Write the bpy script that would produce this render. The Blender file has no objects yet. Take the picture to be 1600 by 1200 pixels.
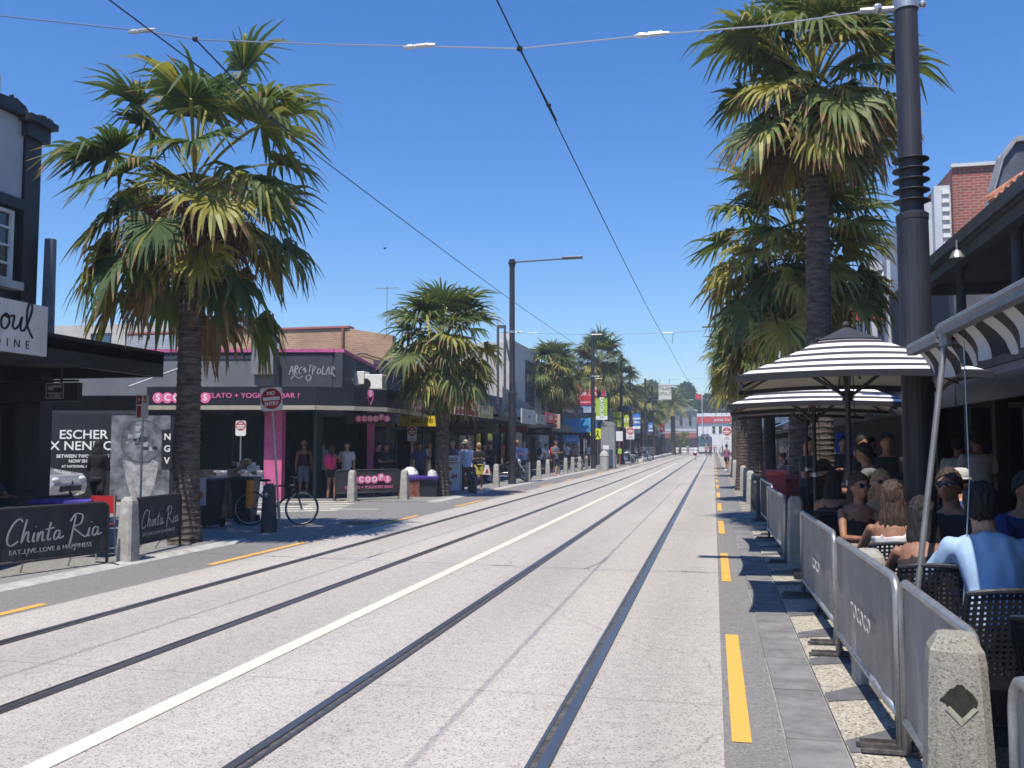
import bpy, bmesh, math, random
from mathutils import Vector as V, Matrix, noise
R = math.radians
rnd = random.Random(7)
S = bpy.context.scene
COL = S.collection
# ------------------------------------------------------------------ camera, sky, sun
FPX = 1400.0
PIT = math.atan(96 / FPX)
YAW = math.atan(315 / math.hypot(FPX, 96))
CH = 1.6
cam = bpy.data.cameras.new('camera')
camo = bpy.data.objects.new('camera', cam)
COL.objects.link(camo)
cam.sensor_width = 36
cam.lens = 36 * FPX / 1600
cam.clip_end = 4000
cam.clip_start = .05
camo.location = (0, 0, CH)
camo.rotation_euler = (R(90) + PIT, 0, YAW)
S.camera = camo
S.render.resolution_x, S.render.resolution_y = 1024, 768
S.view_settings.view_transform = 'Standard'
S.view_settings.look = 'None'
S.view_settings.exposure = 0.54
S.view_settings.gamma = 1
S.cycles.filter_width = 1.6
SHIFT = V((.05, .47, -1)).normalized()       # direction sunlight travels
w = bpy.data.worlds.new('World')
S.world = w
w.use_nodes = True
nt = w.node_tree
bg = nt.nodes['Background']
sky = nt.nodes.new('ShaderNodeTexSky')
sky.sky_type = 'NISHITA'
sky.sun_disc = False
sky.sun_elevation = math.asin(-SHIFT.z)
sky.sun_rotation = math.atan2(-SHIFT.x, -SHIFT.y)
sky.air_density = 1.25
sky.dust_density = .15
sky.ozone_density = 3.0
hs = nt.nodes.new('ShaderNodeHueSaturation'); hs.inputs['Saturation'].default_value = 1.3
nt.links.new(sky.outputs[0], hs.inputs['Color']); tn = nt.nodes.new('ShaderNodeMix'); tn.data_type = 'RGBA'; tn.blend_type = 'MULTIPLY'; tn.inputs[0].default_value = 1; tn.inputs[7].default_value = (1.04, 1.2, 1.55, 1)
tn.clamp_result = False; nt.links.new(hs.outputs[0], tn.inputs[6]); nt.links.new(tn.outputs[2], bg.inputs[0])
bg.inputs[1].default_value = .073
sl = bpy.data.lights.new('sun', 'SUN')
sl.energy = 4.2
sl.angle = R(.5)
sl.color = (1, .935, .83)
so = bpy.data.objects.new('sun', sl)
COL.objects.link(so)
so.rotation_euler = SHIFT.to_track_quat('-Z', 'Y').to_euler()
so.location = (0, 0, 30)

CPI, SPI, CYA, SYA = math.cos(PIT), math.sin(PIT), math.cos(YAW), math.sin(YAW)
def ray(px, py):
    a, b = px - 800, 600 - py
    f = FPX * CPI - b * SPI
    u = FPX * SPI + b * CPI
    return V((a * CYA - f * SYA, a * SYA + f * CYA, u))
def G(px, py, z=0):            # survey: photo pixel -> point on the ground
    d = ray(px, py); t = (z - CH) / d.z
    return V((d.x * t, d.y * t, z))
def P(px, py, Y):              # survey: photo pixel -> point at distance Y down the street
    d = ray(px, py); t = Y / d.y
    return V((d.x * t, Y, CH + d.z * t))
def PX(px, py, X):             # survey: photo pixel -> point on a plane parallel to the street
    d = ray(px, py); t = X / d.x
    return V((X, d.y * t, CH + d.z * t))

# ------------------------------------------------------------------ materials
MATS = {}
def mat(name, col, rough=.7, metal=0, var=.15, scale=3.0, bump=0, col2=None, stretch=None, spec=.5, emit=0, alpha=None, detail=5, coat=0):
    if name in MATS: return MATS[name]
    m = bpy.data.materials.new(name)
    m.use_nodes = True
    t = m.node_tree; n = t.nodes; l = t.links
    b = n['Principled BSDF']
    b.inputs['Roughness'].default_value = rough
    b.inputs['Metallic'].default_value = metal
    b.inputs['Specular IOR Level'].default_value = spec
    b.inputs['Coat Weight'].default_value = coat
    c = tuple(col) + (1,)
    if var > 0 or col2:
        tc = n.new('ShaderNodeTexCoord'); mp = n.new('ShaderNodeMapping')
        l.new(tc.outputs['Object'], mp.inputs[0])
        if stretch: mp.inputs['Scale'].default_value = stretch
        nz = n.new('ShaderNodeTexNoise'); nz.inputs['Scale'].default_value = scale; nz.inputs['Detail'].default_value = detail
        nz.inputs['Roughness'].default_value = .65
        l.new(mp.outputs[0], nz.inputs[0])
        cr = n.new('ShaderNodeValToRGB')
        d = tuple(x * (1 - var * 1.5) for x in col) + (1,) if not col2 else tuple(col2) + (1,)
        e = tuple(min(1, x * (1 + var)) for x in col) + (1,) if not col2 else c
        cr.color_ramp.elements[0].position = .35; cr.color_ramp.elements[0].color = d
        cr.color_ramp.elements[1].position = .65; cr.color_ramp.elements[1].color = e
        l.new(nz.outputs[0], cr.inputs[0]); l.new(cr.outputs[0], b.inputs['Base Color'])
        if bump:
            bp = n.new('ShaderNodeBump'); bp.inputs['Strength'].default_value = bump; bp.inputs['Distance'].default_value = .02
            l.new(nz.outputs[0], bp.inputs['Height']); l.new(bp.outputs[0], b.inputs['Normal'])
    else:
        b.inputs['Base Color'].default_value = c
    if emit:
        b.inputs['Emission Color'].default_value = c; b.inputs['Emission Strength'].default_value = emit
    MATS[name] = m
    return m
def nodes(m): return m.node_tree.nodes, m.node_tree.links, m.node_tree.nodes['Principled BSDF']

def speckle(name, base, dark, light, sc=60, rough=.85, big=.35, cracks=False):
    """exposed aggregate concrete: fine dark and pale stones over broad tonal patches"""
    m = bpy.data.materials.new(name); m.use_nodes = True; MATS[name] = m
    n, l, b = nodes(m)
    b.inputs['Roughness'].default_value = rough
    tc = n.new('ShaderNodeTexCoord')
    vo = n.new('ShaderNodeTexVoronoi'); vo.inputs['Scale'].default_value = sc
    l.new(tc.outputs['Object'], vo.inputs[0])
    cr = n.new('ShaderNodeValToRGB'); e = cr.color_ramp.elements
    e[0].position = 0; e[0].color = (*dark, 1); e[1].position = 1; e[1].color = (*light, 1)
    x = cr.color_ramp.elements.new(.10); x.color = (*dark, 1)
    x = cr.color_ramp.elements.new(.2); x.color = (*base, 1)
    x = cr.color_ramp.elements.new(.75); x.color = (*base, 1)
    sep = n.new('ShaderNodeSeparateColor'); l.new(vo.outputs['Color'], sep.inputs[0]); l.new(sep.outputs[0], cr.inputs[0])
    nz = n.new('ShaderNodeTexNoise'); nz.inputs['Scale'].default_value = big; nz.inputs['Detail'].default_value = 6
    mp = n.new('ShaderNodeMapping'); mp.inputs['Scale'].default_value = (1.6, .35, 1); l.new(tc.outputs['Object'], mp.inputs[0]); l.new(mp.outputs[0], nz.inputs[0])
    mr = n.new('ShaderNodeMapRange'); mr.inputs[1].default_value = .3; mr.inputs[2].default_value = .7; mr.inputs[3].default_value = .87; mr.inputs[4].default_value = 1.07
    l.new(nz.outputs[0], mr.inputs[0])
    mx = n.new('ShaderNodeVectorMath'); mx.operation = 'SCALE'; l.new(cr.outputs[0], mx.inputs[0]); l.new(mr.outputs[0], mx.inputs['Scale'])
    last = mx.outputs[0]
    nz2 = n.new('ShaderNodeTexNoise'); nz2.inputs['Scale'].default_value = 9; nz2.inputs['Detail'].default_value = 4; l.new(tc.outputs['Object'], nz2.inputs[0])
    mr2 = n.new('ShaderNodeMapRange'); mr2.inputs[1].default_value = .3; mr2.inputs[2].default_value = .7; mr2.inputs[3].default_value = .93; mr2.inputs[4].default_value = 1.05
    l.new(nz2.outputs[0], mr2.inputs[0])
    my = n.new('ShaderNodeVectorMath'); my.operation = 'SCALE'; l.new(last, my.inputs[0]); l.new(mr2.outputs[0], my.inputs['Scale']); last = my.outputs[0]
    if cracks:
        v2 = n.new('ShaderNodeTexVoronoi'); v2.feature = 'DISTANCE_TO_EDGE'; v2.inputs['Scale'].default_value = .12
        nd = n.new('ShaderNodeTexNoise'); nd.inputs['Scale'].default_value = 1.2; nd.inputs['Detail'].default_value = 4
        l.new(tc.outputs['Object'], nd.inputs[0])
        ad = n.new('ShaderNodeMixRGB'); ad.blend_type = 'ADD'; ad.inputs[0].default_value = .8
        l.new(tc.outputs['Object'], ad.inputs[1]); l.new(nd.outputs['Color'], ad.inputs[2]); l.new(ad.outputs[0], v2.inputs[0])
        lt = n.new('ShaderNodeMath'); lt.operation = 'GREATER_THAN'; lt.inputs[1].default_value = .0011; l.new(v2.outputs['Distance'], lt.inputs[0])
        # sawn joints across the slab
        sx = n.new('ShaderNodeSeparateXYZ'); l.new(tc.outputs['Object'], sx.inputs[0])
        fr = n.new('ShaderNodeMath'); fr.operation = 'PINGPONG'; fr.inputs[1].default_value = 2.9; l.new(sx.outputs[1], fr.inputs[0])
        g2 = n.new('ShaderNodeMath'); g2.operation = 'GREATER_THAN'; g2.inputs[1].default_value = .014; l.new(fr.outputs[0], g2.inputs[0])
        mm = n.new('ShaderNodeMath'); mm.operation = 'MULTIPLY'; l.new(lt.outputs[0], mm.inputs[0]); l.new(g2.outputs[0], mm.inputs[1])
        mr3 = n.new('ShaderNodeMapRange'); mr3.inputs[3].default_value = .8; mr3.inputs[4].default_value = 1; l.new(mm.outputs[0], mr3.inputs[0])
        mz = n.new('ShaderNodeVectorMath'); mz.operation = 'SCALE'; l.new(last, mz.inputs[0]); l.new(mr3.outputs[0], mz.inputs['Scale']); last = mz.outputs[0]
    if cracks:      # tyre-polished lanes, oil drips and blotches left by traffic
        sx2 = n.new('ShaderNodeSeparateXYZ'); l.new(tc.outputs['Object'], sx2.inputs[0])
        wv = n.new('ShaderNodeMath'); wv.operation = 'SINE'; ml = n.new('ShaderNodeMath'); ml.operation = 'MULTIPLY'; ml.inputs[1].default_value = 3.9; l.new(sx2.outputs[0], ml.inputs[0]); l.new(ml.outputs[0], wv.inputs[0])
        mr4 = n.new('ShaderNodeMapRange'); mr4.inputs[1].default_value = -1; mr4.inputs[3].default_value = .91; mr4.inputs[4].default_value = 1.03; l.new(wv.outputs[0], mr4.inputs[0])
        n4 = n.new('ShaderNodeTexNoise'); n4.inputs['Scale'].default_value = 2.6; n4.inputs['Detail'].default_value = 8; l.new(tc.outputs['Object'], n4.inputs[0])
        mr5 = n.new('ShaderNodeMapRange'); mr5.inputs[1].default_value = .66; mr5.inputs[2].default_value = .74; mr5.inputs[3].default_value = 1; mr5.inputs[4].default_value = .8; l.new(n4.outputs[0], mr5.inputs[0])
        m6 = n.new('ShaderNodeMath'); m6.operation = 'MULTIPLY'; l.new(mr4.outputs[0], m6.inputs[0]); l.new(mr5.outputs[0], m6.inputs[1])
        m7 = n.new('ShaderNodeVectorMath'); m7.operation = 'SCALE'; l.new(last, m7.inputs[0]); l.new(m6.outputs[0], m7.inputs['Scale']); last = m7.outputs[0]
    l.new(last, b.inputs['Base Color'])
    bp = n.new('ShaderNodeBump'); bp.inputs['Strength'].default_value = .35; bp.inputs['Distance'].default_value = .004
    l.new(vo.outputs['Distance'], bp.inputs['Height']); l.new(bp.outputs[0], b.inputs['Normal'])
    return m
def brick(name, c1, c2, mortar, sc=1.0, rough=.85):
    m = bpy.data.materials.new(name); m.use_nodes = True; MATS[name] = m
    n, l, b = nodes(m); b.inputs['Roughness'].default_value = rough
    tc = n.new('ShaderNodeTexCoord'); sx = n.new('ShaderNodeSeparateXYZ'); l.new(tc.outputs['Object'], sx.inputs[0])
    ad = n.new('ShaderNodeMath'); ad.operation = 'ADD'; l.new(sx.outputs[0], ad.inputs[0]); l.new(sx.outputs[1], ad.inputs[1])
    cx = n.new('ShaderNodeCombineXYZ'); l.new(ad.outputs[0], cx.inputs[0]); l.new(sx.outputs[2], cx.inputs[1])
    bt = n.new('ShaderNodeTexBrick'); bt.inputs['Scale'].default_value = sc
    bt.inputs['Color1'].default_value = (*c1, 1); bt.inputs['Color2'].default_value = (*c2, 1); bt.inputs['Mortar'].default_value = (*mortar, 1)
    bt.inputs['Mortar Size'].default_value = .012; bt.inputs['Brick Width'].default_value = .24; bt.inputs['Row Height'].default_value = .086
    l.new(cx.outputs[0], bt.inputs[0])
    nz = n.new('ShaderNodeTexNoise'); nz.inputs['Scale'].default_value = .8; nz.inputs['Detail'].default_value = 5; l.new(tc.outputs['Object'], nz.inputs[0])
    mr = n.new('ShaderNodeMapRange'); mr.inputs[1].default_value = .3; mr.inputs[2].default_value = .7; mr.inputs[3].default_value = .75; mr.inputs[4].default_value = 1.15
    l.new(nz.outputs[0], mr.inputs[0])
    mx = n.new('ShaderNodeVectorMath'); mx.operation = 'SCALE'; l.new(bt.outputs[0], mx.inputs[0]); l.new(mr.outputs[0], mx.inputs['Scale'])
    l.new(mx.outputs[0], b.inputs['Base Color'])
    return m
def stripes(name, a, bcol, axis=0, period=.3, duty=.5, rough=.8, wave=.0):
    """woven cloth with printed stripes along one object axis (or by square rings when axis is 'ring')"""
    m = bpy.data.materials.new(name); m.use_nodes = True; MATS[name] = m
    n, l, b = nodes(m); b.inputs['Roughness'].default_value = rough
    tc = n.new('ShaderNodeTexCoord'); sx = n.new('ShaderNodeSeparateXYZ'); l.new(tc.outputs['Object'], sx.inputs[0])
    if axis == 'ring':
        ax = n.new('ShaderNodeMath'); ax.operation = 'ABSOLUTE'; l.new(sx.outputs[0], ax.inputs[0])
        ay = n.new('ShaderNodeMath'); ay.operation = 'ABSOLUTE'; l.new(sx.outputs[1], ay.inputs[0])
        s = n.new('ShaderNodeMath'); s.operation = 'MAXIMUM'; l.new(ax.outputs[0], s.inputs[0]); l.new(ay.outputs[0], s.inputs[1])
        src = s.outputs[0]
    else: src = sx.outputs[axis]
    d = n.new('ShaderNodeMath'); d.operation = 'DIVIDE'; d.inputs[1].default_value = period; l.new(src, d.inputs[0])
    f = n.new('ShaderNodeMath'); f.operation = 'FRACT'; l.new(d.outputs[0], f.inputs[0])
    g = n.new('ShaderNodeMath'); g.operation = 'GREATER_THAN'; g.inputs[1].default_value = duty; l.new(f.outputs[0], g.inputs[0])
    mx = n.new('ShaderNodeMix'); mx.data_type = 'RGBA'; mx.inputs[6].default_value = (*a, 1); mx.inputs[7].default_value = (*bcol, 1)
    fac = g.outputs[0]
    if axis == 'ring':      # solid dark cap panel at the peak
        c = n.new('ShaderNodeMath'); c.operation = 'GREATER_THAN'; c.inputs[1].default_value = .265; l.new(src, c.inputs[0])
        q = n.new('ShaderNodeMath'); q.operation = 'MULTIPLY'; l.new(c.outputs[0], q.inputs[0]); l.new(fac, q.inputs[1]); fac = q.outputs[0]
    l.new(fac, mx.inputs[0]); l.new(mx.outputs[2], b.inputs['Base Color'])
    return m

white = mat('white_paint', (.75, .75, .73), .5, var=.06)
offwhite = mat('aged_white_paint', (.6, .6, .57), .6, var=.12, scale=2)
black = mat('black_paint', (.012, .013, .018), .5, var=.2)
charcoal = mat('charcoal_paint', (.035, .037, .045), .6, var=.15)
polepaint = mat('pole_paint', (.026, .026, .034), .5, var=.4, scale=3, spec=.5, stretch=(1, 1, .25), bump=.05)
steel = mat('galvanised_steel', (.42, .43, .44), .42, .75, var=.12, scale=20)
darksteel = mat('dark_steel', (.05, .05, .055), .4, .6)
chrome = mat('chrome', (.75, .75, .77), .12, 1, var=0)
rubber = mat('rubber', (.012, .012, .012), .75, var=.1)
glass = mat('shop_glass', (.012, .016, .018), .08, 0, var=0, spec=.9)
glassblue = mat('blue_glass', (.03, .09, .13), .1, 0, var=.2, scale=1, spec=.9)
pink = mat('pink_paint', (.52, .11, .26), .7, var=.16, scale=3)
signpink = mat('sign_pink', (.75, .16, .34), .5, var=0)
red = mat('red_paint', (.50, .025, .03), .45, var=.05)
yellow = mat('yellow_paint', (.70, .52, .02), .5, var=.06)
lime = mat('lime_banner', (.35, .5, .05), .6, var=.05)
blue = mat('blue_paint', (.03, .16, .55), .5, var=.08)
skyblue = mat('sky_blue_paint', (.05, .30, .62), .5, var=.08)
concrete = mat('cast_concrete', (.36, .345, .31), .85, var=.18, scale=7, bump=.25)
concrete2 = mat('new_concrete', (.40, .39, .36), .85, var=.14, scale=5, bump=.2)
greyrender = mat('grey_render', (.15, .16, .175), .85, var=.12, scale=1.2)
darkrender = mat('dark_render', (.045, .05, .065), .8, var=.15, scale=1.5)
cream = mat('cream_render', (.46, .44, .39), .8, var=.08, scale=1)
ltgrey = mat('light_grey_render', (.48, .49, .50), .8, var=.08, scale=1)
timber = mat('timber', (.22, .12, .06), .6, var=.25, scale=6, stretch=(1, 8, 8))
letterw = mat('white_lettering', (.8, .8, .78), .5, var=0)
letterg = mat('grey_lettering', (.38, .38, .38), .5, var=0)
letterk = mat('black_lettering', (.01, .01, .012), .5, var=0)
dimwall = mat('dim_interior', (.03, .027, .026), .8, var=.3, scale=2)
roadm = speckle('exposed_aggregate_road', (.435, .40, .355), (.235, .215, .19), (.52, .485, .44), 105, cracks=True)
asphalt = speckle('worn_asphalt', (.20, .19, .178), (.14, .135, .13), (.28, .27, .26), 90)
aggr = speckle('pebble_paving', (.37, .34, .275), (.16, .13, .1), (.6, .55, .45), 75)
pave = speckle('concrete_paving', (.22, .215, .205), (.15, .15, .15), (.3, .3, .29), 50)
blockm = mat('bluestone', (.20, .195, .19), .8, var=.2, scale=4, bump=.4)
linew = mat('road_line_white', (.62, .59, .49), .8, col2=(.48, .45, .39), scale=22, var=0)
liney = mat('road_line_yellow', (.74, .38, .07), .8, col2=(.5, .32, .14), scale=24, var=0)
for m_ in (linew, liney):
    e_ = [x for x in m_.node_tree.nodes if x.type == 'VALTORGB'][0].color_ramp.elements; e_[0].position = .30; e_[1].position = .40
brownbrick = brick('brown_brick', (.50, .27, .13), (.40, .20, .10), (.42, .36, .3))
redbrick = brick('red_brick', (.36, .09, .06), (.28, .06, .045), (.3, .25, .22))
greybrick = brick('painted_grey_brick', (.38, .41, .44), (.33, .36, .4), (.26, .28, .3))

# ------------------------------------------------------------------ mesh helpers
class MB:
    def __init__(s): s.v = []; s.f = []; s.m = []
    def face(s, pts, mi=0):
        i = len(s.v); s.v += [tuple(p) for p in pts]; s.f.append(tuple(range(i, i + len(pts)))); s.m.append(mi)
    def box(s, x0, x1, y0, y1, z0, z1, mi=0, rz=0, o=None, tp=0):
        if x0 > x1: x0, x1 = x1, x0
        if y0 > y1: y0, y1 = y1, y0
        if z0 > z1: z0, z1 = z1, z0
        i = len(s.v)
        for z, t in ((z0, 0), (z1, tp)):
            for x, y in ((x0 + t, y0 + t), (x1 - t, y0 + t), (x1 - t, y1 - t), (x0 + t, y1 - t)):
                if rz:
                    ox, oy = o or (0, 0)
                    a, b = x - ox, y - oy
                    x, y = ox + a * math.cos(rz) - b * math.sin(rz), oy + a * math.sin(rz) + b * math.cos(rz)
                s.v.append((x, y, z))
        for f in ((0, 3, 2, 1), (4, 5, 6, 7), (0, 1, 5, 4), (1, 2, 6, 5), (2, 3, 7, 6), (3, 0, 4, 7)):
            s.f.append(tuple(i + k for k in f)); s.m.append(mi)
        return s
    def obox(s, c, ux, uy, uz, mi=0):        # box from centre and three half-vectors
        c, ux, uy, uz = map(V, (c, ux, uy, uz)); i = len(s.v)
        for k in (-1, 1):
            for a, b in ((-1, -1), (1, -1), (1, 1), (-1, 1)): s.v.append(tuple(c + ux * a + uy * b + uz * k))
        for f in ((0, 3, 2, 1), (4, 5, 6, 7), (0, 1, 5, 4), (1, 2, 6, 5), (2, 3, 7, 6), (3, 0, 4, 7)):
            s.f.append(tuple(i + k for k in f)); s.m.append(mi)
        return s
    def rings(s, rings, mi=0, cap=True, closed=False):
        i = len(s.v); n = len(rings[0])
        for r in rings: s.v += [tuple(p) for p in r]
        m = len(rings)
        for a in range(m if closed else m - 1):
            for k in range(n):
                b = (a + 1) % m
                s.f.append((i + a * n + k, i + a * n + (k + 1) % n, i + b * n + (k + 1) % n, i + b * n + k)); s.m.append(mi)
        if cap and not closed:
            s.f.append(tuple(i + k for k in reversed(range(n)))); s.m.append(mi)
            s.f.append(tuple(i + (m - 1) * n + k for k in range(n))); s.m.append(mi)
        return s
    def tube(s, pts, rad, n=8, mi=0, cap=True, closed=False):
        pts = [V(p) for p in pts]; rs = rad if isinstance(rad, (list, tuple)) else [rad] * len(pts)
        out = []; a = None
        for k, p in enumerate(pts):
            if closed: d = pts[(k + 1) % len(pts)] - pts[k - 1]
            else: d = pts[min(k + 1, len(pts) - 1)] - pts[max(k - 1, 0)]
            d = d.normalized() if d.length > 1e-9 else V((0, 0, 1))
            if a is None: a = d.cross(V((1, 0, 0)) if abs(d.x) < .9 else V((0, 1, 0)))
            a = a - d * a.dot(d)
            a = a.normalized() if a.length > 1e-6 else d.orthogonal().normalized()
            b = d.cross(a)
            out.append([p + (a * math.cos(t) + b * math.sin(t)) * rs[k] for t in (2 * math.pi * j / n for j in range(n))])
        return s.rings(out, mi, cap, closed)
    def lathe(s, prof, n=16, mi=0, o=(0, 0, 0), cap=True, rx=1, ry=1):
        return s.rings([[(o[0] + r * rx * math.cos(2 * math.pi * k / n), o[1] + r * ry * math.sin(2 * math.pi * k / n), o[2] + z) for k in range(n)] for r, z in prof], mi, cap)
    def ball(s, c, rx, ry=None, rz=None, n=12, mi=0):
        ry = ry or rx; rz = rz or rx; m = max(4, n // 2 + 1)
        return s.rings([[(c[0] + rx * math.sin(a) * math.cos(2 * math.pi * k / n), c[1] + ry * math.sin(a) * math.sin(2 * math.pi * k / n), c[2] - rz * math.cos(a)) for k in range(n)] for a in (math.pi * (.04 + .92 * j / m) for j in range(m + 1))], mi)
    def prism(s, poly, z0, z1, mi=0):        # poly in xy
        n = len(poly); i = len(s.v)
        s.v += [(x, y, z0) for x, y in poly] + [(x, y, z1) for x, y in poly]
        s.f.append(tuple(i + k for k in reversed(range(n)))); s.m.append(mi)
        s.f.append(tuple(i + n + k for k in range(n))); s.m.append(mi)
        for k in range(n):
            s.f.append((i + k, i + (k + 1) % n, i + n + (k + 1) % n, i + n + k)); s.m.append(mi)
        return s
    def slab(s, poly, axis, a, b, mi=0):     # polygon of (u,z) extruded along world x or y
        n = len(poly); i = len(s.v)
        for c in (a, b): s.v += [((c, u, z) if axis == 'x' else (u, c, z)) for u, z in poly]
        s.f.append(tuple(i + k for k in reversed(range(n)))); s.m.append(mi)
        s.f.append(tuple(i + n + k for k in range(n))); s.m.append(mi)
        for k in range(n):
            s.f.append((i + k, i + (k + 1) % n, i + n + (k + 1) % n, i + n + k)); s.m.append(mi)
        return s
    def mesh(s, name, mats, smooth=False):
        me = bpy.data.meshes.new(name); me.from_pydata(s.v, [], s.f)
        for m in (mats if isinstance(mats, (list, tuple)) else [mats]): me.materials.append(m)
        me.polygons.foreach_set('material_index', s.m)
        if smooth: me.polygons.foreach_set('use_smooth', [True] * len(me.polygons))
        me.update()
        bm = bmesh.new(); bm.from_mesh(me); bmesh.ops.recalc_face_normals(bm, faces=bm.faces); bm.to_mesh(me); bm.free()
        return me
    def build(s, name, mats, parent=None, smooth=False, label=None, bevel=0):
        o = bpy.data.objects.new(name, s.mesh(name, mats, smooth)); COL.objects.link(o)
        if parent: o.parent = parent
        if label: o['label'] = label
        if bevel:
            md = o.modifiers.new('bevel', 'BEVEL'); md.width = bevel; md.segments = 2; md.limit_method = 'ANGLE'
        return o
def tag(o, label=None, cat=None, group=None, kind=None):
    for k, v in (('label', label), ('category', cat), ('group', group), ('kind', kind)):
        if v: o[k] = v
    return o
def thing(name, label, cat, loc=(0, 0, 0), rz=0, group=None):
    o = bpy.data.objects.new(name, None); COL.objects.link(o)
    o.location = loc; o.rotation_euler = (0, 0, rz); o.empty_display_size = .1
    return tag(o, label, cat, group)
def solo(mb, name, mats, label, cat, group=None, smooth=False, loc=(0, 0, 0), rz=0, bevel=0):
    o = mb.build(name, mats, None, smooth, bevel=bevel); o.location = loc; o.rotation_euler = (0, 0, rz)
    return tag(o, label, cat, group)
def struct(mb, name, mats, smooth=False): return tag(mb.build(name, mats, None, smooth), kind='structure')
def copy_tree(o, parent=None):
    c = o.copy(); COL.objects.link(c)
    if parent: c.parent = parent
    for ch in list(o.children): copy_tree(ch, c)
    return c
def place(o, loc, rz=0, label=None, group=None, s=None):
    o.location = loc; o.rotation_euler = (0, 0, rz)
    if label: o['label'] = label
    if group: o['group'] = group
    if s: o.scale = (s, s, s)
    return o
ORD = ['nearest', 'second', 'third', 'fourth', 'fifth', 'sixth', 'seventh', 'eighth', 'ninth', 'tenth', 'eleventh', 'twelfth', 'thirteenth', 'fourteenth', 'fifteenth', 'sixteenth']

def text(body, parent, loc, size, m, rz=0, rx=R(90), al='CENTER', bold=0, sx=1, name='lettering', shear=0, ext=.002, sp=1, ry=0):
    c = bpy.data.curves.new(name, 'FONT'); c.body = body; c.size = size; c.align_x = al; c.align_y = 'CENTER'
    c.extrude = ext; c.offset = bold; c.shear = shear; c.materials.append(m); c.space_character = sp
    c.resolution_u = 3
    tmp = bpy.data.objects.new(name, c); me = bpy.data.meshes.new_from_object(tmp); bpy.data.objects.remove(tmp); bpy.data.curves.remove(c)
    o = bpy.data.objects.new(name, me); COL.objects.link(o)
    o.location = loc; o.rotation_euler = (rx, ry, rz); o.scale = (sx, 1, 1)
    if parent: o.parent = parent
    return o
def smoothline(pts, k=5):
    out = []
    n = len(pts)
    for i in range(n - 1):
        p0, p1, p2, p3 = pts[max(i - 1, 0)], pts[i], pts[i + 1], pts[min(i + 2, n - 1)]
        for j in range(k):
            t = j / k
            out.append(tuple(.5 * (2 * b + (c - a) * t + (2 * a - 5 * b + 4 * c - d) * t * t + (3 * b - a - 3 * c + d) * t ** 3) for a, b, c, d in zip(p0, p1, p2, p3)))
    out.append(tuple(pts[-1])); return out
def script(strokes, origin, ux, uz, h, wd, m, parent, name='lettering', off=None):
    """handwritten strokes in (u,v) units, laid on a surface as thin raised ribbons"""
    mb = MB(); o, ux, uz = V(origin), V(ux).normalized(), V(uz).normalized(); nn = ux.cross(uz)
    for st in strokes:
        pts = smoothline(st)
        q = [o + ux * (a * h) + uz * (b * h) for a, b in pts]
        L = []
        for k, p in enumerate(q):
            d = (q[min(k + 1, len(q) - 1)] - q[max(k - 1, 0)])
            d = d.normalized() if d.length > 1e-7 else ux
            wv = nn.cross(d).normalized() * (wd / 2) * (.75 + .45 * abs(d.dot(uz)))
            L.append([p - wv + nn * .001, p + wv + nn * .001, p + wv + nn * .004, p - wv + nn * .004])
        mb.rings(L, 0)
    return mb.build(name, m, parent)
CHINTA = [[(1.0, 1.15), (.82, 1.3), (.5, 1.1), (.2, .6), (.12, .1), (.35, -.1), (.75, .1)], [(1.25, 1.25), (1.05, .5), (.95, 0), (1.15, .45), (1.35, .55), (1.32, .1), (1.45, .02)],
          [(1.72, .5), (1.62, .05), (1.75, .05)], [(1.8, .8), (1.82, .82)], [(1.95, .5), (1.9, .0), (2.05, .4), (2.22, .5), (2.2, .05), (2.35, .05)], [(2.72, 1.0), (2.55, .3), (2.55, .02), (2.75, .1)],
          [(2.4, .62), (2.95, .68)], [(3.3, .45), (3.1, .5), (2.92, .2), (3.0, 0), (3.2, .15), (3.3, .45), (3.28, .05), (3.55, .15)],
          [(4.3, 1.25), (4.15, .5), (3.95, -.35)], [(3.95, .95), (4.3, 1.35), (4.75, 1.25), (4.65, .8), (4.2, .6), (4.5, .3), (4.95, .0), (5.1, .1)], [(5.25, .5), (5.15, .05), (5.3, .05)], [(5.36, .8), (5.38, .83)],
          [(5.85, .45), (5.6, .5), (5.45, .2), (5.55, 0), (5.75, .15), (5.85, .45), (5.82, .05), (6.1, .15)]]
SOUL = [[(.9, 1.3), (.5, 1.5), (.2, 1.2), (.6, .8), (.6, .2), (.1, 0)], [(1.3, .8), (1.05, .5), (1.1, .05), (1.4, .0), (1.65, .4), (1.5, .8), (1.3, .8), (1.5, .65), (1.9, .8), (2.0, .7), (1.9, .2), (2.1, .05), (2.4, .3), (2.6, .8), (2.5, .2), (2.65, 0), (2.9, .2), (3.3, 1.1), (3.35, 1.6), (3.15, 1.7), (2.98, 1.2), (3.0, .4), (3.3, -.1), (3.5, -.35)]]
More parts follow.
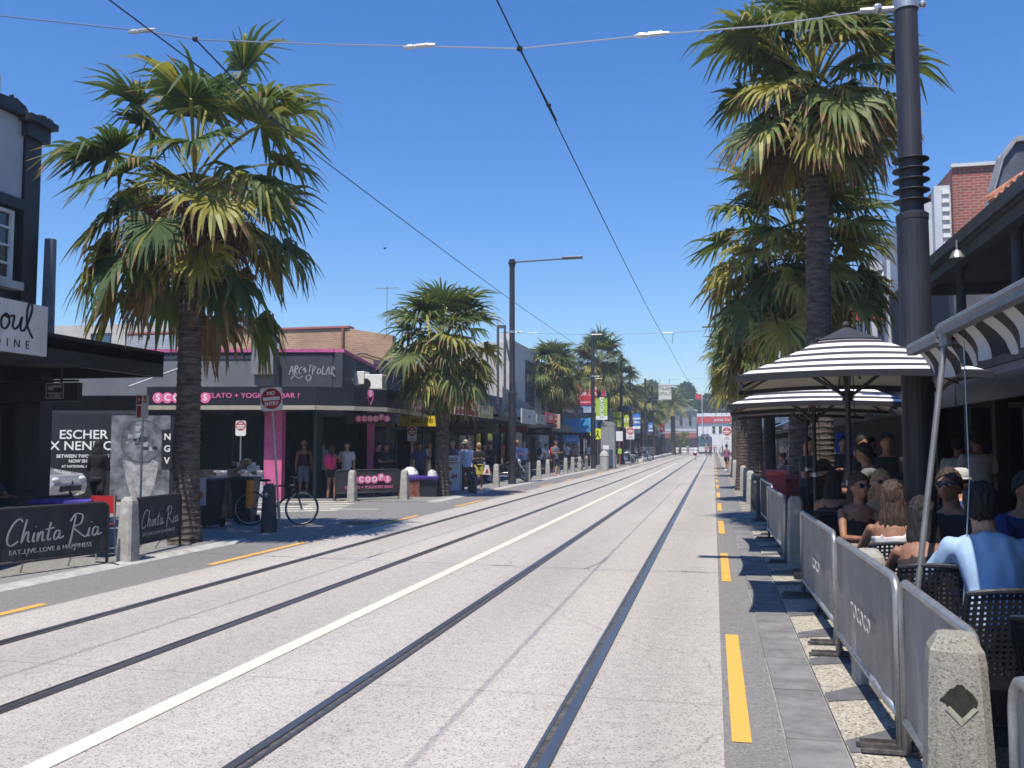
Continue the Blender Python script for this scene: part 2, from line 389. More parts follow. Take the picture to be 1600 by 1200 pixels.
GRAF = [[(0, 0), (.2, 1), (.45, 0)], [(.1, .4), (.45, .45)], [(.6, 0), (.6, 1), (.9, .8), (.62, .5), (.95, 0)], [(1.4, .9), (1.1, .7), (1.1, .2), (1.4, .1)], [(1.7, .2), (1.7, .8), (1.5, .5), (1.95, .5)], [(1.55, .75), (1.9, .25)], [(2.0, 1.1), (2.5, 1.05)], [(2.25, 1.1), (2.2, .3)],
        [(2.6, 0), (2.6, .9), (2.9, .8), (2.65, .45)], [(3.2, .5), (3.1, .2), (3.3, .1), (3.5, .4), (3.3, .7), (3.1, .5)], [(3.7, 1), (3.7, .1), (4, .1)], [(4.1, 0), (4.3, .9), (4.5, 0)], [(4.7, 0), (4.7, .9), (5, .7), (4.7, .45), (5.1, -.2)],
        [(1.9, -.3), (2.2, 0), (2.5, -.3), (2.2, -.7), (1.9, -.3)], [(.3, -.5), (.6, -.1), (1.2, -.4), (1.5, -.1)]]
# ------------------------------------------------------------------ ground, road, pavements
def sheet(name, x0, x1, y0, y1, z, m):
    mb = MB(); mb.face([(x0, y0, z), (x1, y0, z), (x1, y1, z), (x0, y1, z)])
    return struct(mb, name, m)
earth = mat('dry_ground', (.16, .15, .13), .95, var=.2, scale=.2)
sheet('ground', -1500, 1500, -300, 3000, -.06, earth)
sheet('road', -6.5, .03, -12, 260, 0, roadm)
mb = MB()
mb.box(.03, .352, -12, 260, -.05, 0.001)
mb.box(-7.62, -6.5, -12, 260, -.05, .001)
struct(mb, 'road_edge', asphalt)
sheet('side_street', -45, -7.6, 13.9, 24.2, .002, asphalt)
mb = MB()
for a_, b_ in ((-12, 13.9), (24.2, 260)): mb.slab([(-7.62, -.04), (-7.62, .004), (-7.78, .031), (-7.9, .031), (-7.9, -.04)], 'y', a_, b_)
struct(mb, 'pavement_kerb', concrete2)
for v_ in bpy.data.objects['pavement_kerb'].data.vertices: pass
mb = MB()
mb.box(-45, -7.9, -12, 13.9, -.05, .03)
mb.box(-45, -7.9, 24.2, 260, -.05, .03)
struct(mb, 'pavement', pave)
mb = MB(); mb.box(1.02, 14, -12, 260, -.05, .02); struct(mb, 'right_pavement', speckle('shaded_paving', (.09, .088, .085), (.06, .06, .06), (.14, .14, .135), 60))  # darker than the left paving: terrace shade is put into the colour
# dressed bluestone gutter and kerb on the right
mb = MB(); yy = -6
while yy < 130:
    L = .62 + rnd.random() * .5
    e = rnd.uniform(-.012, .012)
    mb.box(.36 + e, .652 + e * .3, yy, yy + L - .012, -.04, .006 + rnd.random() * .004)
    yy += L
o = struct(mb, 'gutter', blockm)
sheet('gutter_bed', .34, .7, -8, 135, -.006, mat('mortar', (.3, .29, .27), .9, var=.15, scale=12))
mb = MB(); mb.box(.664, 1.02, -12, 260, -.05, .014); mb.box(1.021, 2.6, -12, 130, -.04, .024); struct(mb, 'pebble_strip', aggr)
mb = MB()
for k in range(60):
    y = .3 + k * .95
    z = .0285
    mb.face([(.668, y - .04, .0185), (1.02, y + .12, .0185), (1.02, y + .5, .0185), (.668, y + .16, .0185)])
    mb.face([(1.02, y + .05, z), (1.75, y + .3, z), (1.75, y + .62, z), (1.02, y + .42, z)])
    mb.face([(1.75, y - .1, z), (2.5, y + .3, z), (2.5, y + .66, z), (1.75, y + .5, z)])
struct(mb, 'pavement_inlay', mat('dark_slate_inlay', (.12, .12, .125), .75, var=.15, scale=8))
# rails: polished head, groove and flange
rail_head = mat('rail_head', (.22, .215, .22), .34, .8, var=.12, scale=8, stretch=(1, .05, 1))
rail_groove = mat('rail_groove', (.085, .08, .075), .8, var=.35, scale=14)
for x in (-5.65, -4.24, -2.335, -.885):
    r = bpy.data.objects.new('tram_rail', None); COL.objects.link(r); r['kind'] = 'structure'; r.location = (x, 0, 0)
    sgn = 1 if x in (-4.24, -.885) else -1
    mb = MB(); mb.face([(-.058, -12, .004), (.066, -12, .004), (.066, 230, .004), (-.058, 230, .004)] if sgn > 0 else [(-.066, -12, .004), (.058, -12, .004), (.058, 230, .004), (-.066, 230, .004)]); mb.build('groove', rail_groove, r)
    mb = MB(); a, b = (.002, .062) if sgn > 0 else (-.062, -.002)
    mb.box(a, b, -12, 230, .001, .012); mb.box(-.052 * sgn, -.034 * sgn, -12, 230, .001, .010)
    mb.build('head', rail_head, r)
# painted lines
mb = MB()
for k in range(-1, 22):
    y = 5.1 + 5.87 * k
    for xa in (.125, -6.62):
        mb.face([(xa - .052, y, .0055), (xa + .052, y, .0055), (xa + .052, y + 2.82, .0055), (xa - .052, y + 2.82, .0055)])
struct(mb, 'road_marking_yellow', liney)
mb = MB()
mb.face([(-3.38, -8, .005), (-3.24, -8, .005), (-3.24, 83, .005), (-3.38, 83, .005)])
for k in range(4): mb.face([(-6.2 + k * 0, 62 + k * 9, .005), (-4.6, 62 + k * 9, .005), (-4.6, 62.7 + k * 9, .005), (-6.2, 62.7 + k * 9, .005)])
for k in range(5):      # zebra at the side street mouth
    a = G(442 + k * 2, 786 + k * 4.2); b = G(560 - k * 8, 784 + k * 3.4)
    mb.face([(a.x - 2, a.y - .4, .007), (b.x, b.y - .15, .007), (b.x, b.y + .17, .007), (a.x - 2, a.y - .05, .007)])
mb.face([(-22, 20.2, .007), (-10.8, 22.6, .007), (-10.8, 22.85, .007), (-22, 20.45, .007)])
for x0, x1, y in ((-9.4, -8.2, 21.0), (-12, -10.2, 17.2)): mb.face([(x0, y, .007), (x1, y + .25, .007), (x1, y + .4, .007), (x0, y + .15, .007)])
struct(mb, 'road_marking_white', linew)
# tram stop platform far up on the left
mb = MB(); mb.box(-7.7, -6.75, 88, 205, 0, .28); struct(mb, 'platform', concrete2)
mb = MB(); mb.box(-7.0, -6.6, 86, 206, .01, .30); struct(mb, 'platform_kerb', linew)

# ------------------------------------------------------------------ buildings
def window(parent, face, u0, u1, z0, z1, c, frame=white, gm=glass, bars=0, depth=.06, sill=None):
    """window on a wall; face 'x' = looks along +X/-X at x=c, 'y' = looks along -Y at y=c; c may be signed outward by depth"""
    f = MB(); t = .06; s = depth
    def bx(a, b, z, zz, d0, d1, mbx):
        if face == 'x': mbx.box(c + min(d0, d1), c + max(d0, d1), a, b, z, zz)
        else: mbx.box(a, b, c + min(d0, d1), c + max(d0, d1), z, zz)
    bx(u0, u0 + t, z0, z1, 0, s, f); bx(u1 - t, u1, z0, z1, 0, s, f); bx(u0 + t, u1 - t, z0, z0 + t, 0, s, f); bx(u0 + t, u1 - t, z1 - t, z1, 0, s, f)
    for k in range(bars): z = z0 + (z1 - z0) * (k + 1) / (bars + 1); bx(u0 + t, u1 - t, z - .02, z + .02, 0, s * .8, f)
    if bars > 1: u = (u0 + u1) / 2; bx(u - .015, u + .015, z0 + t, z1 - t, s * .05, s * .7, f)
    w_ = f.build('window', frame, parent)
    p = MB(); bx(u0 + t, u1 - t, z0 + t, z1 - t, s * .1, s * .3, p); p.build('pane', gm, w_)
    if sill: q = MB(); bx(u0 - .12, u1 + .12, z0 - .14, z0 - .003, 0, s + (.14 if s > 0 else -.14), q); q.build('sill', sill, w_)
    return w_

# -- black two-storey corner building, left
b1 = thing('corner_building', 'black two storey corner building with white upper panel and white sash window, far left', 'building')
mb = MB(); mb.box(-20, -12, 4, 13.7, 3.0, 7.45); mb.box(-20, -19, 4, 13.7, 0, 3); mb.box(-12.4, -12, 4, 13.7, 2.3, 3)
mb.box(-12.35, -12.0, 4, 4.4, 0, 2.3); mb.box(-12.35, -12.0, 13.2, 13.7, 0, 2.3); mb.box(-12.3, -12.05, 8.5, 8.9, 0, 2.3)
mb.box(-20, -11.42, 13.4, 13.7, 0, 2.9)
mb.build('wall', mat('black_victorian_paint', (.012, .012, .02), .45, var=.3, scale=6), b1)
mb = MB(); mb.box(-12.0, -11.93, 4.5, 13.36, 5.95, 7.4); mb.build('panel', ltgrey, b1)
mb = MB()
mb.box(-12.0, -11.88, 13.38, 13.75, 3.2, 7.1); mb.box(-12, -11.78, 13.3, 13.85, 7.1, 7.35); mb.box(-12, -11.66, 13.22, 13.9, 7.35, 7.47)
mb.box(-12, -11.8, 4.4, 13.3, 7.42, 7.55); mb.box(-12, -11.85, 4.4, 13.38, 5.75, 5.94)
for k in range(26):
    a = rnd.random() * 6.28
    mb.ball((-11.8 + .12 * math.cos(a), 13.55 + .3 * math.sin(a), 7.48), .03 + rnd.random() * .03, n=6)
mb.slab([(12.2, 7.55), (12.7, 7.62), (12.95, 7.64), (13.05, 7.68), (13.15, 7.64), (13.28, 7.6), (13.3, 7.55)], 'x', -12.05, -11.82)
mb.ball((-11.93, 13.05, 7.72), .04, n=8)
mb.build('cornice', black, b1)
window(b1, 'x', 11.9, 13.2, 4.45, 5.7, -12.0, white, glass, 3, .09, offwhite)
window(b1, 'x', 6.5, 8.1, 4.0, 5.25, -12.0, white, glass, 3, .09, offwhite)
mb = MB(); mb.box(-12.9, -12.4, 12.9, 13.3, 7.5, 8.25); mb.build('chimney', offwhite, b1)
mb = MB(); mb.box(-11.99, -9.3, 4, 13.8, 3.0, 3.16); mb.box(-9.42, -9.3, 4, 13.8, 2.78, 3.22); mb.box(-11.99, -9.42, 13.68, 13.8, 2.78, 3.22)
mb.box(-11.9, -9.45, 6.8, 6.9, 2.85, 3.0); mb.box(-11.9, -9.45, 10.8, 10.9, 2.85, 3.0)
aw = mb.build('veranda', black, b1)
mb = MB(); mb.box(-9.3, -9.24, 8.0, 10.93, 2.86, 3.57); sg = mb.build('fascia_sign', offwhite, b1)
script(SOUL, (-9.238, 9.83, 3.17), (0, 1, 0), (0, 0, 1), .235, .032, letterk, sg)
text('DINE', sg, (-9.236, 10.28, 2.98), .16, letterk, rz=R(90), sp=2.1)
# soffit, hanging sign box
mb = MB(); mb.box(-11.9, -9.5, 4.1, 13.6, 2.96, 2.995); mb.build('soffit', mat('brown_soffit', (.12, .11, .10), .7, var=.2), b1)
hs = thing('hanging_sign', 'long black hanging sign with a small square GLOBE emblem under the black veranda', 'sign', (-11.0, 12.6, 2.2))
mb = MB(); mb.box(-1.9, .95, 0, .12, .12, .42); mb.build('board', black, hs)
mb = MB(); mb.tube([(-1.3, .06, .42), (-1.3, .06, .78)], .02, 6); mb.tube([(.6, .06, .42), (.6, .06, .78)], .02, 6); mb.box(-2.2, .9, .02, .1, .44, .47); mb.build('hanger', darksteel, hs)
mb = MB()
for (a, b, c, d) in ((.36, .70, .16, .175), (.36, .70, .40, .415), (.36, .375, .16, .415), (.685, .7, .16, .415), (.4, .66, .24, .26), (.4, .5, .3, .37), (.47, .66, .34, .38)): mb.box(a, b, -.006, 0, c, d)
mb.build('emblem', letterg, hs); text('GLOBE', hs, (.53, -.008, .205), .07, letterg, bold=.002)
mb = MB(); mb.box(-2.9, -2.1, 0, .06, .0, .45); solo(mb, 'hanging_sign', greyrender, 'small grey blank hanging panel at the left end of the black veranda', 'sign', loc=(-9.0, 11.2, 2.15))

# -- side wall along the side street (poster wall) and the gelato corner shop
A0 = V((-26, 20.67, 0)); A1 = V((-11.2, 23.8, 0)); ud = (A1 - A0).normalized(); un = V((ud.y, -ud.x, 0)); ang = math.atan2(ud.y, ud.x)
gs = thing('gelato_shop', 'single storey black and grey corner gelato shop with pink coping', 'building', (-11.2, 23.8, 0), ang)
# local frame: x along the side wall (negative = up the side street), y = into the building
mb = MB()
mb.box(-20, -3.9, 0.02, .3, 0, 2.6, 1); mb.box(-20, 0.3, 1.2, 1.5, 3.1, 4.4); mb.box(-20, 0.3, 8.2, 8.5, 0, 4.1); mb.box(-20, 0, 1.21, 8.2, 3.9, 4.0)
mb.build('wall', [greyrender, charcoal], gs)
mb = MB(); mb.box(.3, 0.6, 1.2, 8.2, 3.1, 4.38); mb.box(-1.3, .302, 1.17, 1.2, 3.1, 4.38); mb.box(-20, -1.3, 1.17, 1.2, 4.2, 4.38); mb.box(-.2, .6, 1.25, 8.1, 2.5, 3.1)
mb.build('parapet', darkrender, gs)
mb = MB(); mb.box(-20, .34, 1.12, 1.55, 4.4, 4.5); mb.box(.28, .64, 1.2, 8.3, 4.401, 4.501); mb.build('coping', pink, gs)
# graffiti on parapet
script(GRAF, (-1.0, 1.165, 3.72), (1, 0, .0), (.12, 0, 1), .27, .022, mat('spray_paint', (.35, .37, .4), .7), gs, 'graffiti')
# fascia: flat along the side street, bends round the corner, then along the street
pts = [(-4.75, -.1), (.1, -.1), (1.1, .45), (1.9, 1.4), (2.3, 3.2), (2.45, 7.6)]
mb = MB()
for (a, b), (c, d) in zip(pts, pts[1:]):
    v = V((c - a, d - b, 0)); n_ = V((-v.y, v.x, 0)).normalized() * .12
    mb.prism([(a, b), (c, d), (c + n_.x, d + n_.y), (a + n_.x, b + n_.y)], 2.74, 3.28)
mb.build('fascia', black, gs)
mb = MB()
for (a, b), (c, d) in zip(pts, pts[1:]):
    v = V((c - a, d - b, 0)); n_ = V((-v.y, v.x, 0)).normalized()
    p = [(a - n_.x * .05, b - n_.y * .05), (c - n_.x * .05, d - n_.y * .05), (c + n_.x * .16, d + n_.y * .16), (a + n_.x * .16, b + n_.y * .16)]
    mb.prism(p, 2.62, 2.74)
mb.build('gutter', mat('beige_beam', (.36, .33, .26), .7, var=.1), gs)
mb = MB(); mb.prism([(-5, 0), (.1, 0.02), (1.05, .55), (1.8, 1.5), (2.2, 3.2), (2.3, 7.6), (-5, 7.6)], 2.76, 2.80); mb.build('ceiling', mat('cream_ceiling', (.3, .28, .22), .8), gs)
def scoops(parent, origin, u, z, r, tilt=0, letters='SCOOPS', ry=None):
    o = V(origin); u = V(u).normalized(); nn = u.cross(V((0, 0, 1))); rzz = math.atan2(u.y, u.x)
    for k, ch in enumerate(letters):
        up = .5 * r if k == 4 else 0
        c = o + u * (k * r * 1.75) + V((0, 0, up))
        mb = MB(); mb.rings([[c + nn * d + (u * math.cos(t) + V((0, 0, 1)) * math.sin(t)) * r for t in (2 * math.pi * j / 20 for j in range(20))] for d in (.004, .012)], 0)
        mb.build('logo_disc', signpink, parent)
        text(ch, parent, c + nn * .014, r * 1.7, letterw if k % 2 == 0 else letterw, rz=rzz, bold=.004)
scoops(gs, (-4.42, -.1, 2.96), (1, 0, 0), 0, .155)
text('GELATO + YOGHURT BAR ?', gs, (-1.75, -.105, 3.02), .2, signpink, sx=1.12, bold=.001)
# cone emblem + small logo on the curved street side
c0 = V((1.1, .45, 0)); c1 = V((1.9, 1.4, 0)); cu = (c1 - c0).normalized(); mid = (c0 + c1) / 2 + cu.cross(V((0, 0, 1))) * .0
scoops(gs, (mid.x, mid.y, 3.14), cu, 0, .12, letters='S')
mb = MB(); nn = cu.cross(V((0, 0, 1))); mp = mid + nn * .006; mb.tube([mp + cu * -.12 + V((0, 0, 3.04)), mp + V((0, 0, 2.8)), mp + cu * .12 + V((0, 0, 3.04))], .008, 5); mb.build('cone_emblem', signpink, gs)
scoops(gs, (2.33, 4.0, 2.98), (.07, 1, 0), 0, .19)
# hanging sign under the fascia
mb = MB(); mb.box(.6, 2.25, 1.9, 2.0, 2.28, 2.6); hb = mb.build('hanging_board', black, gs); scoops(hb, (.98, 1.895, 2.42), (1, 0, 0), 0, .1)
# pillar, counters, glass
mb = MB(); mb.box(-1.52, -1.0, .5, .9, 0, 2.76); mb.build('pillar', pink, gs)
mb = MB(); mb.box(1.05, 1.25, 3.0, 3.2, 0, 2.76); mb.build('pillar', pink, gs)
mb = MB(); mb.box(-2.9, -1.53, .5, .9, .0, .82); mb.box(-2.95, -1.53, .42, .95, .82, .87); mb.build('counter', mat('speckled_counter', (.42, .43, .5), .5, var=.35, scale=16), gs)
mb = MB()
for x in (-4.3, -3.6, -2.5, -1.5): mb.box(x, x + .05, .6, .66, 1.05, 2.76)
mb.box(-4.3, -1.5, .6, .66, 2.5, 2.56); mb.box(-4.3, -2.9, .55, .8, 0, .9)
mb.build('window_frame', darksteel, gs)
mb = MB(); mb.box(-4.25, -1.46, .62, .64, .88, 2.5); mb.build('window_glass', mat('smoked_glass', (.01, .014, .014), .12, spec=.6, var=0), gs)
for q_ in ((-4.35, .2, 5.9, 6.0, 0, 2.76), (-.2, -.1, 1.0, 1.9, 0, 2.76), (.8, 1.1, 6, 7.6, 0, 2.76)): mb = MB(); mb.box(*q_); mb.build('inner_wall', mat('dark_green_interior', (.03, .05, .045), .7, var=.2), gs)
mb = MB(); mb.box(1.15, 1.2, 3.3, 5.9, .4, 2.4); mb.build('shopfront_glass', glass, gs)
mb = MB(); mb.box(.9, 1.22, 3.2, 7.5, 2.4, 2.76); mb.box(.95, 1.2, 3.2, 7.5, 0, .4); mb.build('shopfront', black, gs)
mb = MB(); mb.tube([(-5.3, -.05, 3.28), (-4.2, 1.15, 3.95)], .035, 8); mb.build('brace', steel, gs)
# grey relay cabinet with holes, cameras
mb = MB(); mb.box(-2.02, -1.36, .72, 1.15, 3.7, 4.8); mb.box(-1.98, -1.42, .95, 1.16, 3.4, 3.7); rc = mb.build('sign_box', mat('grey_steel_box', (.20, .21, .23), .6, var=.1), gs)
mb = MB()
for a, z in ((-1.78, 4.5), (-1.6, 4.5), (-1.78, 4.2), (-1.6, 4.2), (-1.93, 4.5)): mb.box(a, a + .09, .705, .72, z, z + .09)
mb.build('opening', black, rc)
mb = MB(); mb.box(.75, .95, .9, 1.2, 3.5, 3.62); mb.tube([(.85, 1.2, 3.5), (.85, 1.2, 3.3)], .02, 6); mb.build('security_camera', darksteel, gs)
# poster (generic grey picture, wording kept)
po = MB(); po.box(-11.6, -3.95, -.06, 0, .05, 2.5); po.build('poster_board', mat('black_poster', (.014, .016, .02), .5, var=.25, scale=2), gs)
text('ESCHER', gs, (-6.55, -.07, 1.90), .36, letterw, sx=1.12, bold=.004); text('X NENDO', gs, (-6.58, -.07, 1.58), .36, letterw, sx=1.12, bold=.004)
text('BETWEEN TWO WORLDS', gs, (-6.55, -.07, 1.29), .13, letterw, bold=.003); text('NOW SHOWING', gs, (-6.45, -.07, 1.15), .13, letterw, bold=.003); text('AT NATIONAL GALLERY', gs, (-6.6, -.07, 1.0), .1, letterw, bold=.002)
pp = MB(); pp.box(-5.75, -4.05, -.075, -.06, .05, 2.46); pic = pp.build('poster_picture', mat('poster_print', (.17, .18, .2), .5, var=.5, scale=2.2), gs)
mb = MB()
for a, b, z in ((0, 0, 1.5),):
    mb.rings([[(-4.85 + rr * math.cos(t), d, 1.72 + rr * math.sin(t)) for t in (2 * math.pi * j / 36 for j in range(36))] for rr, d in ((.62, -.076), (.62, -.080), (.585, -.080))], 0, cap=False)
mb.build('ring', mat('ring_grey', (.075, .08, .09), .6, var=.2), pic)
mb = MB()
for k in range(26):
    a = rnd.uniform(0, 6.28); q = rnd.uniform(0, .46); s_ = rnd.uniform(.03, .11)
    x, z = -4.85 + q * math.cos(a), 1.75 + q * math.sin(a)
    mb.box(x - s_, x + s_, -.079 - k * .0002, -.0755, z - s_ * .7, z + s_ * .7, k % 3, 0)
mb.build('abstract_patch', [mat('patch_dark', (.03, .035, .04), .5, var=.3), mat('patch_mid', (.14, .15, .16), .5, var=.3), mat('patch_pale', (.34, .35, .36), .5, var=.3)], pic)
mb = MB(); mb.slab([(-5.1, .05), (-4.6, .05), (-4.45, .55), (-4.35, 1.1), (-4.53, 1.2), (-4.67, 1.05), (-5.05, 1.05), (-5.2, 1.15), (-5.4, 1.2), (-5.3, .7)], 'y', -.083, -.0765); mb.build('pale_shape', mat('patch_light', (.36, .36, .37), .5, var=.3, scale=5), pic)
mb = MB(); mb.box(-4.28, -3.97, -.1, -.085, .95, 2.05); nb = mb.build('letter_panel', black, gs)
for k, ch in enumerate('NGV'): text(ch, nb, (-4.12, -.103, 1.84 - k * .34), .26, letterw, bold=.004)
# air conditioner
ac = thing('air_conditioner', 'white rooftop air conditioner unit beside the black parapet', 'air conditioner', tuple(P(572, 606, 27)))
mb = MB(); mb.box(-.55, .0, -.2, .3, .1, .52); mb.box(.0, .6, -.15, .3, -.05, .42, 0); mb.build('casing', white, ac, bevel=.02)
mb = MB(); mb.lathe([(.17, 0), (.17, .02), (.05, .02)], 16, o=(0, 0, 0)); q = mb.build('fan_grille', black, ac); q.rotation_euler = (R(90), 0, 0); q.location = (.05, -.155, .12)
mb = MB()
for k in range(6): mb.box(-.52, -.3, -.21, -.2, .16 + k * .055, .18 + k * .055)
mb.build('louvre', charcoal, ac)
# -- walls behind
bb = thing('brick_building', 'long brown brick rear wall with murals behind the gelato shop', 'building')
mb = MB(); mb.slab([(-19, 0), (-12.2, 0), (-12.2, 5.9), (-14.0, 6.22), (-17, 6.25), (-17.2, 6.25), (-24, 6.25), (-24, 0)], 'y', 33, 33.4)
mb.build('wall', brownbrick, bb)
mb = MB(); mb.box(-24, -14, 32.93, 33.45, 6.25, 6.33); mb.build('coping', mat('rust_coping', (.4, .13, .12), .7), bb)
mb = MB(); mb.tube([(-14.25, 32.9, 3.5), (-14.25, 32.9, 6.25)], .05, 8); mb.build('downpipe', mat('rusty_pipe', (.25, .11, .06), .7), bb)
for q_ in ((-24, -20.4, 32.96, 33, 3.5, 6.2), (-17.6, -17.0, 32.96, 33, 4.8, 6.1)): mb = MB(); mb.box(*q_); mb.build('painted_patch', greybrick, bb)
mb = MB()
for k in range(5):
    t0 = k * .3
    mb.slab([(-18.9 + .1 * k + .9 * math.sin(t0 + a) , 4.6 + .9 * math.cos(t0 * .7 + a)) for a in (.0, .16, .16)] + [(-18.75 + .1 * k + .5 * math.sin(t0 + .1), 4.6 + .45 * math.cos(t0))], 'y', 32.93, 32.96, k % 2)
mb.build('mural', [mat('mural_cream', (.6, .45, .3), .7), mat('mural_brown', (.15, .07, .05), .7)], bb)
script([[(0, 0), (.2, .8), (.8, 1.2), (1.6, 1.0), (2.2, .9), (2.6, 1.3)], [(.1, 0), (.5, .5), (.6, 0)], [(2.0, .6), (2.3, .2), (2.2, -.3)]], (-14.1, 32.95, 4.3), (1, 0, 0), (0, 0, 1), .75, .05, black, bb, 'mural_outline')
mw = thing('mural_building', 'low building with blue and white painted side wall behind the black veranda', 'building')
mb = MB(); mb.box(-36, -22, 36, 36.4, 0, 5.4); mb.build('wall', ltgrey, mw)
m_ = mat('mural_blue', (.62, .66, .68), .7, col2=(.04, .30, .60), scale=.35, var=0)
mb = MB(); mb.box(-35.9, -24.5, 35.9, 36, 2.5, 5.35); mb.build('mural', m_, mw)
mb = MB(); mb.box(-36, -22, 35.85, 36.5, 5.4, 5.5); mb.build('coping', offwhite, mw)
mb = MB(); mb.box(-22, -16, 35.9, 36.3, 3.0, 5.9); mb.build('gable_wall', greybrick, mw)
ap = thing('apartment_building', 'pale grey apartment block with square dark windows far behind the left palm', 'building')
mb = MB(); mb.box(-62, -36, 62, 70, 0, 11.2); mb.box(-66, -62, 63, 70, 0, 9.8); mb.box(-36, -33, 63, 70, 0, 10.2)
mb.box(-60, -55, 61.2, 62, 7.5, 10.4); mb.build('wall', cream, ap)
for x in (-53, -48.3, -43.5, -39.2): window(ap, 'y', x, x + 1.8, 9.0, 10.5, 62, darksteel, glassblue, 1, -.12)
for x in (-59, -57): window(ap, 'y', x, x + 1.2, 8.3, 9.8, 61.2, darksteel, glassblue, 1, -.12)
mb = MB()
for k in range(6): mb.tube([(-60 + k, 61.3, 10.4), (-60 + k, 61.3, 11.2)], .03, 5)
mb.tube([(-60, 61.3, 11.2), (-55, 61.3, 11.2)], .03, 5); mb.build('balcony_rail', steel, ap)
mb = MB(); mb.box(-36, -15, 46, 47, 0, 7.0); q = solo(mb, 'rear_building', ltgrey, 'grey rendered rear building peeping above the brown brick wall', 'building')
window(q, 'y', -24.6, -23.6, 5.6, 6.5, 46, darksteel, glassblue, 0, -.08); window(q, 'y', -28.6, -27.6, 5.6, 6.5, 46, darksteel, glassblue, 0, -.08)

# -- row of shops, left. each: y0,y1,height of facade, wall material, fascia spec
PST = [mat('poster_red', (.5, .05, .04), .5), mat('poster_cream', (.6, .56, .45), .5), mat('poster_blue', (.06, .2, .5), .5), mat('poster_orange', (.65, .28, .05), .5), mat('poster_white', (.65, .65, .65), .5, var=.3, scale=20)]
def shop(label, y0, y1, h, wm, glassm=glass, riser=black, side=-1, X=-12.0, deep=10, nwin=2, door=True, frame=darksteel, vz=2.76, vx=-9.3, vm=None, ups=()):
    t = thing('shop_building', label, 'building')
    s = 1 if side < 0 else -1        # outward direction along X
    x2 = X - s * deep
    mb = MB(); mb.box(X, x2, y0, y1, 2.9, h); mb.box(X - s * 1.2, x2, y0, y1, 0, 2.9); mb.box(X, X - s * .25, y0, y0 + .25, 0, 2.9); mb.box(X, X - s * .25, y1 - .25, y1, 0, 2.9)
    mb.build('wall', wm, t)
    mb = MB(); mb.box(X + s * .04, X - s * .35, y0 - .02, y1 - .01, h, h + .18); mb.build('parapet', wm, t)
    n = max(2, int((y1 - y0) / 1.7)); wdt = (y1 - y0 - .5) / n
    dk = rnd.randrange(n)
    for k in range(n):
        a = y0 + .25 + k * wdt
        fm = MB(); fm.box(X - s * .1, X - s * .22, a, a + .06, 0, 2.9); fm.box(X - s * .1, X - s * .22, a + .06, a + wdt, 2.25, 2.31); fm.box(X - s * .1, X - s * .22, a + .06, a + wdt, 2.84, 2.9)
        if k == dk:
            d = fm.build('door', frame, t); gm = MB(); gm.box(X - s * .5, X - s * .52, a + .06, a + wdt, .02, 2.25); gm.build('pane', glassm, d)
        else:
            fm.box(X - s * .08, X - s * .25, a + .06, a + wdt, 0, .45); d = fm.build('shop_window', frame, t)
            gm = MB(); gm.box(X - s * .14, X - s * .16, a + .06, a + wdt, .45, 2.25); pn_ = gm.build('pane', glassm, d)
            for q_ in range(rnd.randrange(3)):
                u_ = a + .15 + rnd.random() * max(.1, wdt - .8); z_ = .6 + rnd.random() * 1.0; pw, ph = rnd.uniform(.25, .55), rnd.uniform(.25, .6)
                mb = MB(); mb.box(X - s * .135 + s * q_ * .004, X - s * .132 + s * q_ * .004, u_, u_ + pw, z_, z_ + ph); mb.build('window_poster', PST[rnd.randrange(len(PST))], pn_)
    if vx is not None:
        mb = MB(); mb.box(X, vx, y0 + .02, y1 - .02, vz + .1, vz + .2); mb.box(vx, vx - s * .1, y0 + .02, y1 - .02, vz, vz + .22)
        mb.build('veranda', vm or charcoal, t)
    for (a, b, z0, z1, fr, gl) in ups: window(t, 'x', a, b, z0, z1, X, fr, gl, 1, s * .08)
    return t
def fascia(parent, y0, y1, z0, z1, m, body=None, size=.3, tm=letterw, x=-9.3, th=.07, side=1, sx=1, bold=.003, frame=None):
    mb = MB(); mb.box(x, x + side * th, y0, y1, z0, z1); o = mb.build('fascia_sign', m, parent)
    if body: text(body, o, (x + side * (th + .004), (y0 + y1) / 2, (z0 + z1) / 2), size, tm, rz=R(90) * side, sx=sx, bold=bold)
    return o
s1 = shop('nail and nut bar shops with yellow and red signs behind the middle palm', 31.4, 38.5, 4.6, darkrender)
f = fascia(s1, 31.6, 35.0, 2.75, 3.55, white, 'Wicked Express', .38, mat('navy_lettering', (.04, .06, .3), .5), sx=.8, bold=.008)
mb = MB(); mb.box(-9.23, -9.224, 31.65, 34.95, 2.78, 2.97); mb.box(-9.23, -9.224, 31.65, 34.95, 3.4, 3.52); mb.build('stripe', red, f)
fascia(s1, 35.02, 37.4, 2.74, 3.25, mat('olive_sign', (.4, .42, .12), .6, var=.6, scale=5), 'Fresh Fruit', .3, letterw)
s2 = shop('brown veranda shop with grey fascia sign and red door under a grey awning', 38.5, 47.2, 4.8, greyrender, vm=mat('taupe_paint', (.13, .11, .10), .7))
fascia(s2, 38.6, 42.2, 2.84, 3.2, black, 'Smoke Shop', .25, letterg)
fascia(s2, 43.4, 46.9, 2.7, 3.45, mat('pale_grey_sign', (.42, .42, .41), .6), 'SNAP', .16, letterk)
s3 = shop('shop with red fascia and white framed brown sign at the start of the cream building', 47.2, 53.0, 4.2, mat('mauve_render', (.12, .10, .13), .8))
fascia(s3, 47.3, 50.0, 2.78, 3.3, mat('grey_sign', (.3, .31, .3), .6), 'open', .2, letterk)
fascia(s3, 50.05, 52.8, 2.9, 3.5, red, 'PIZZA', .35, letterw)
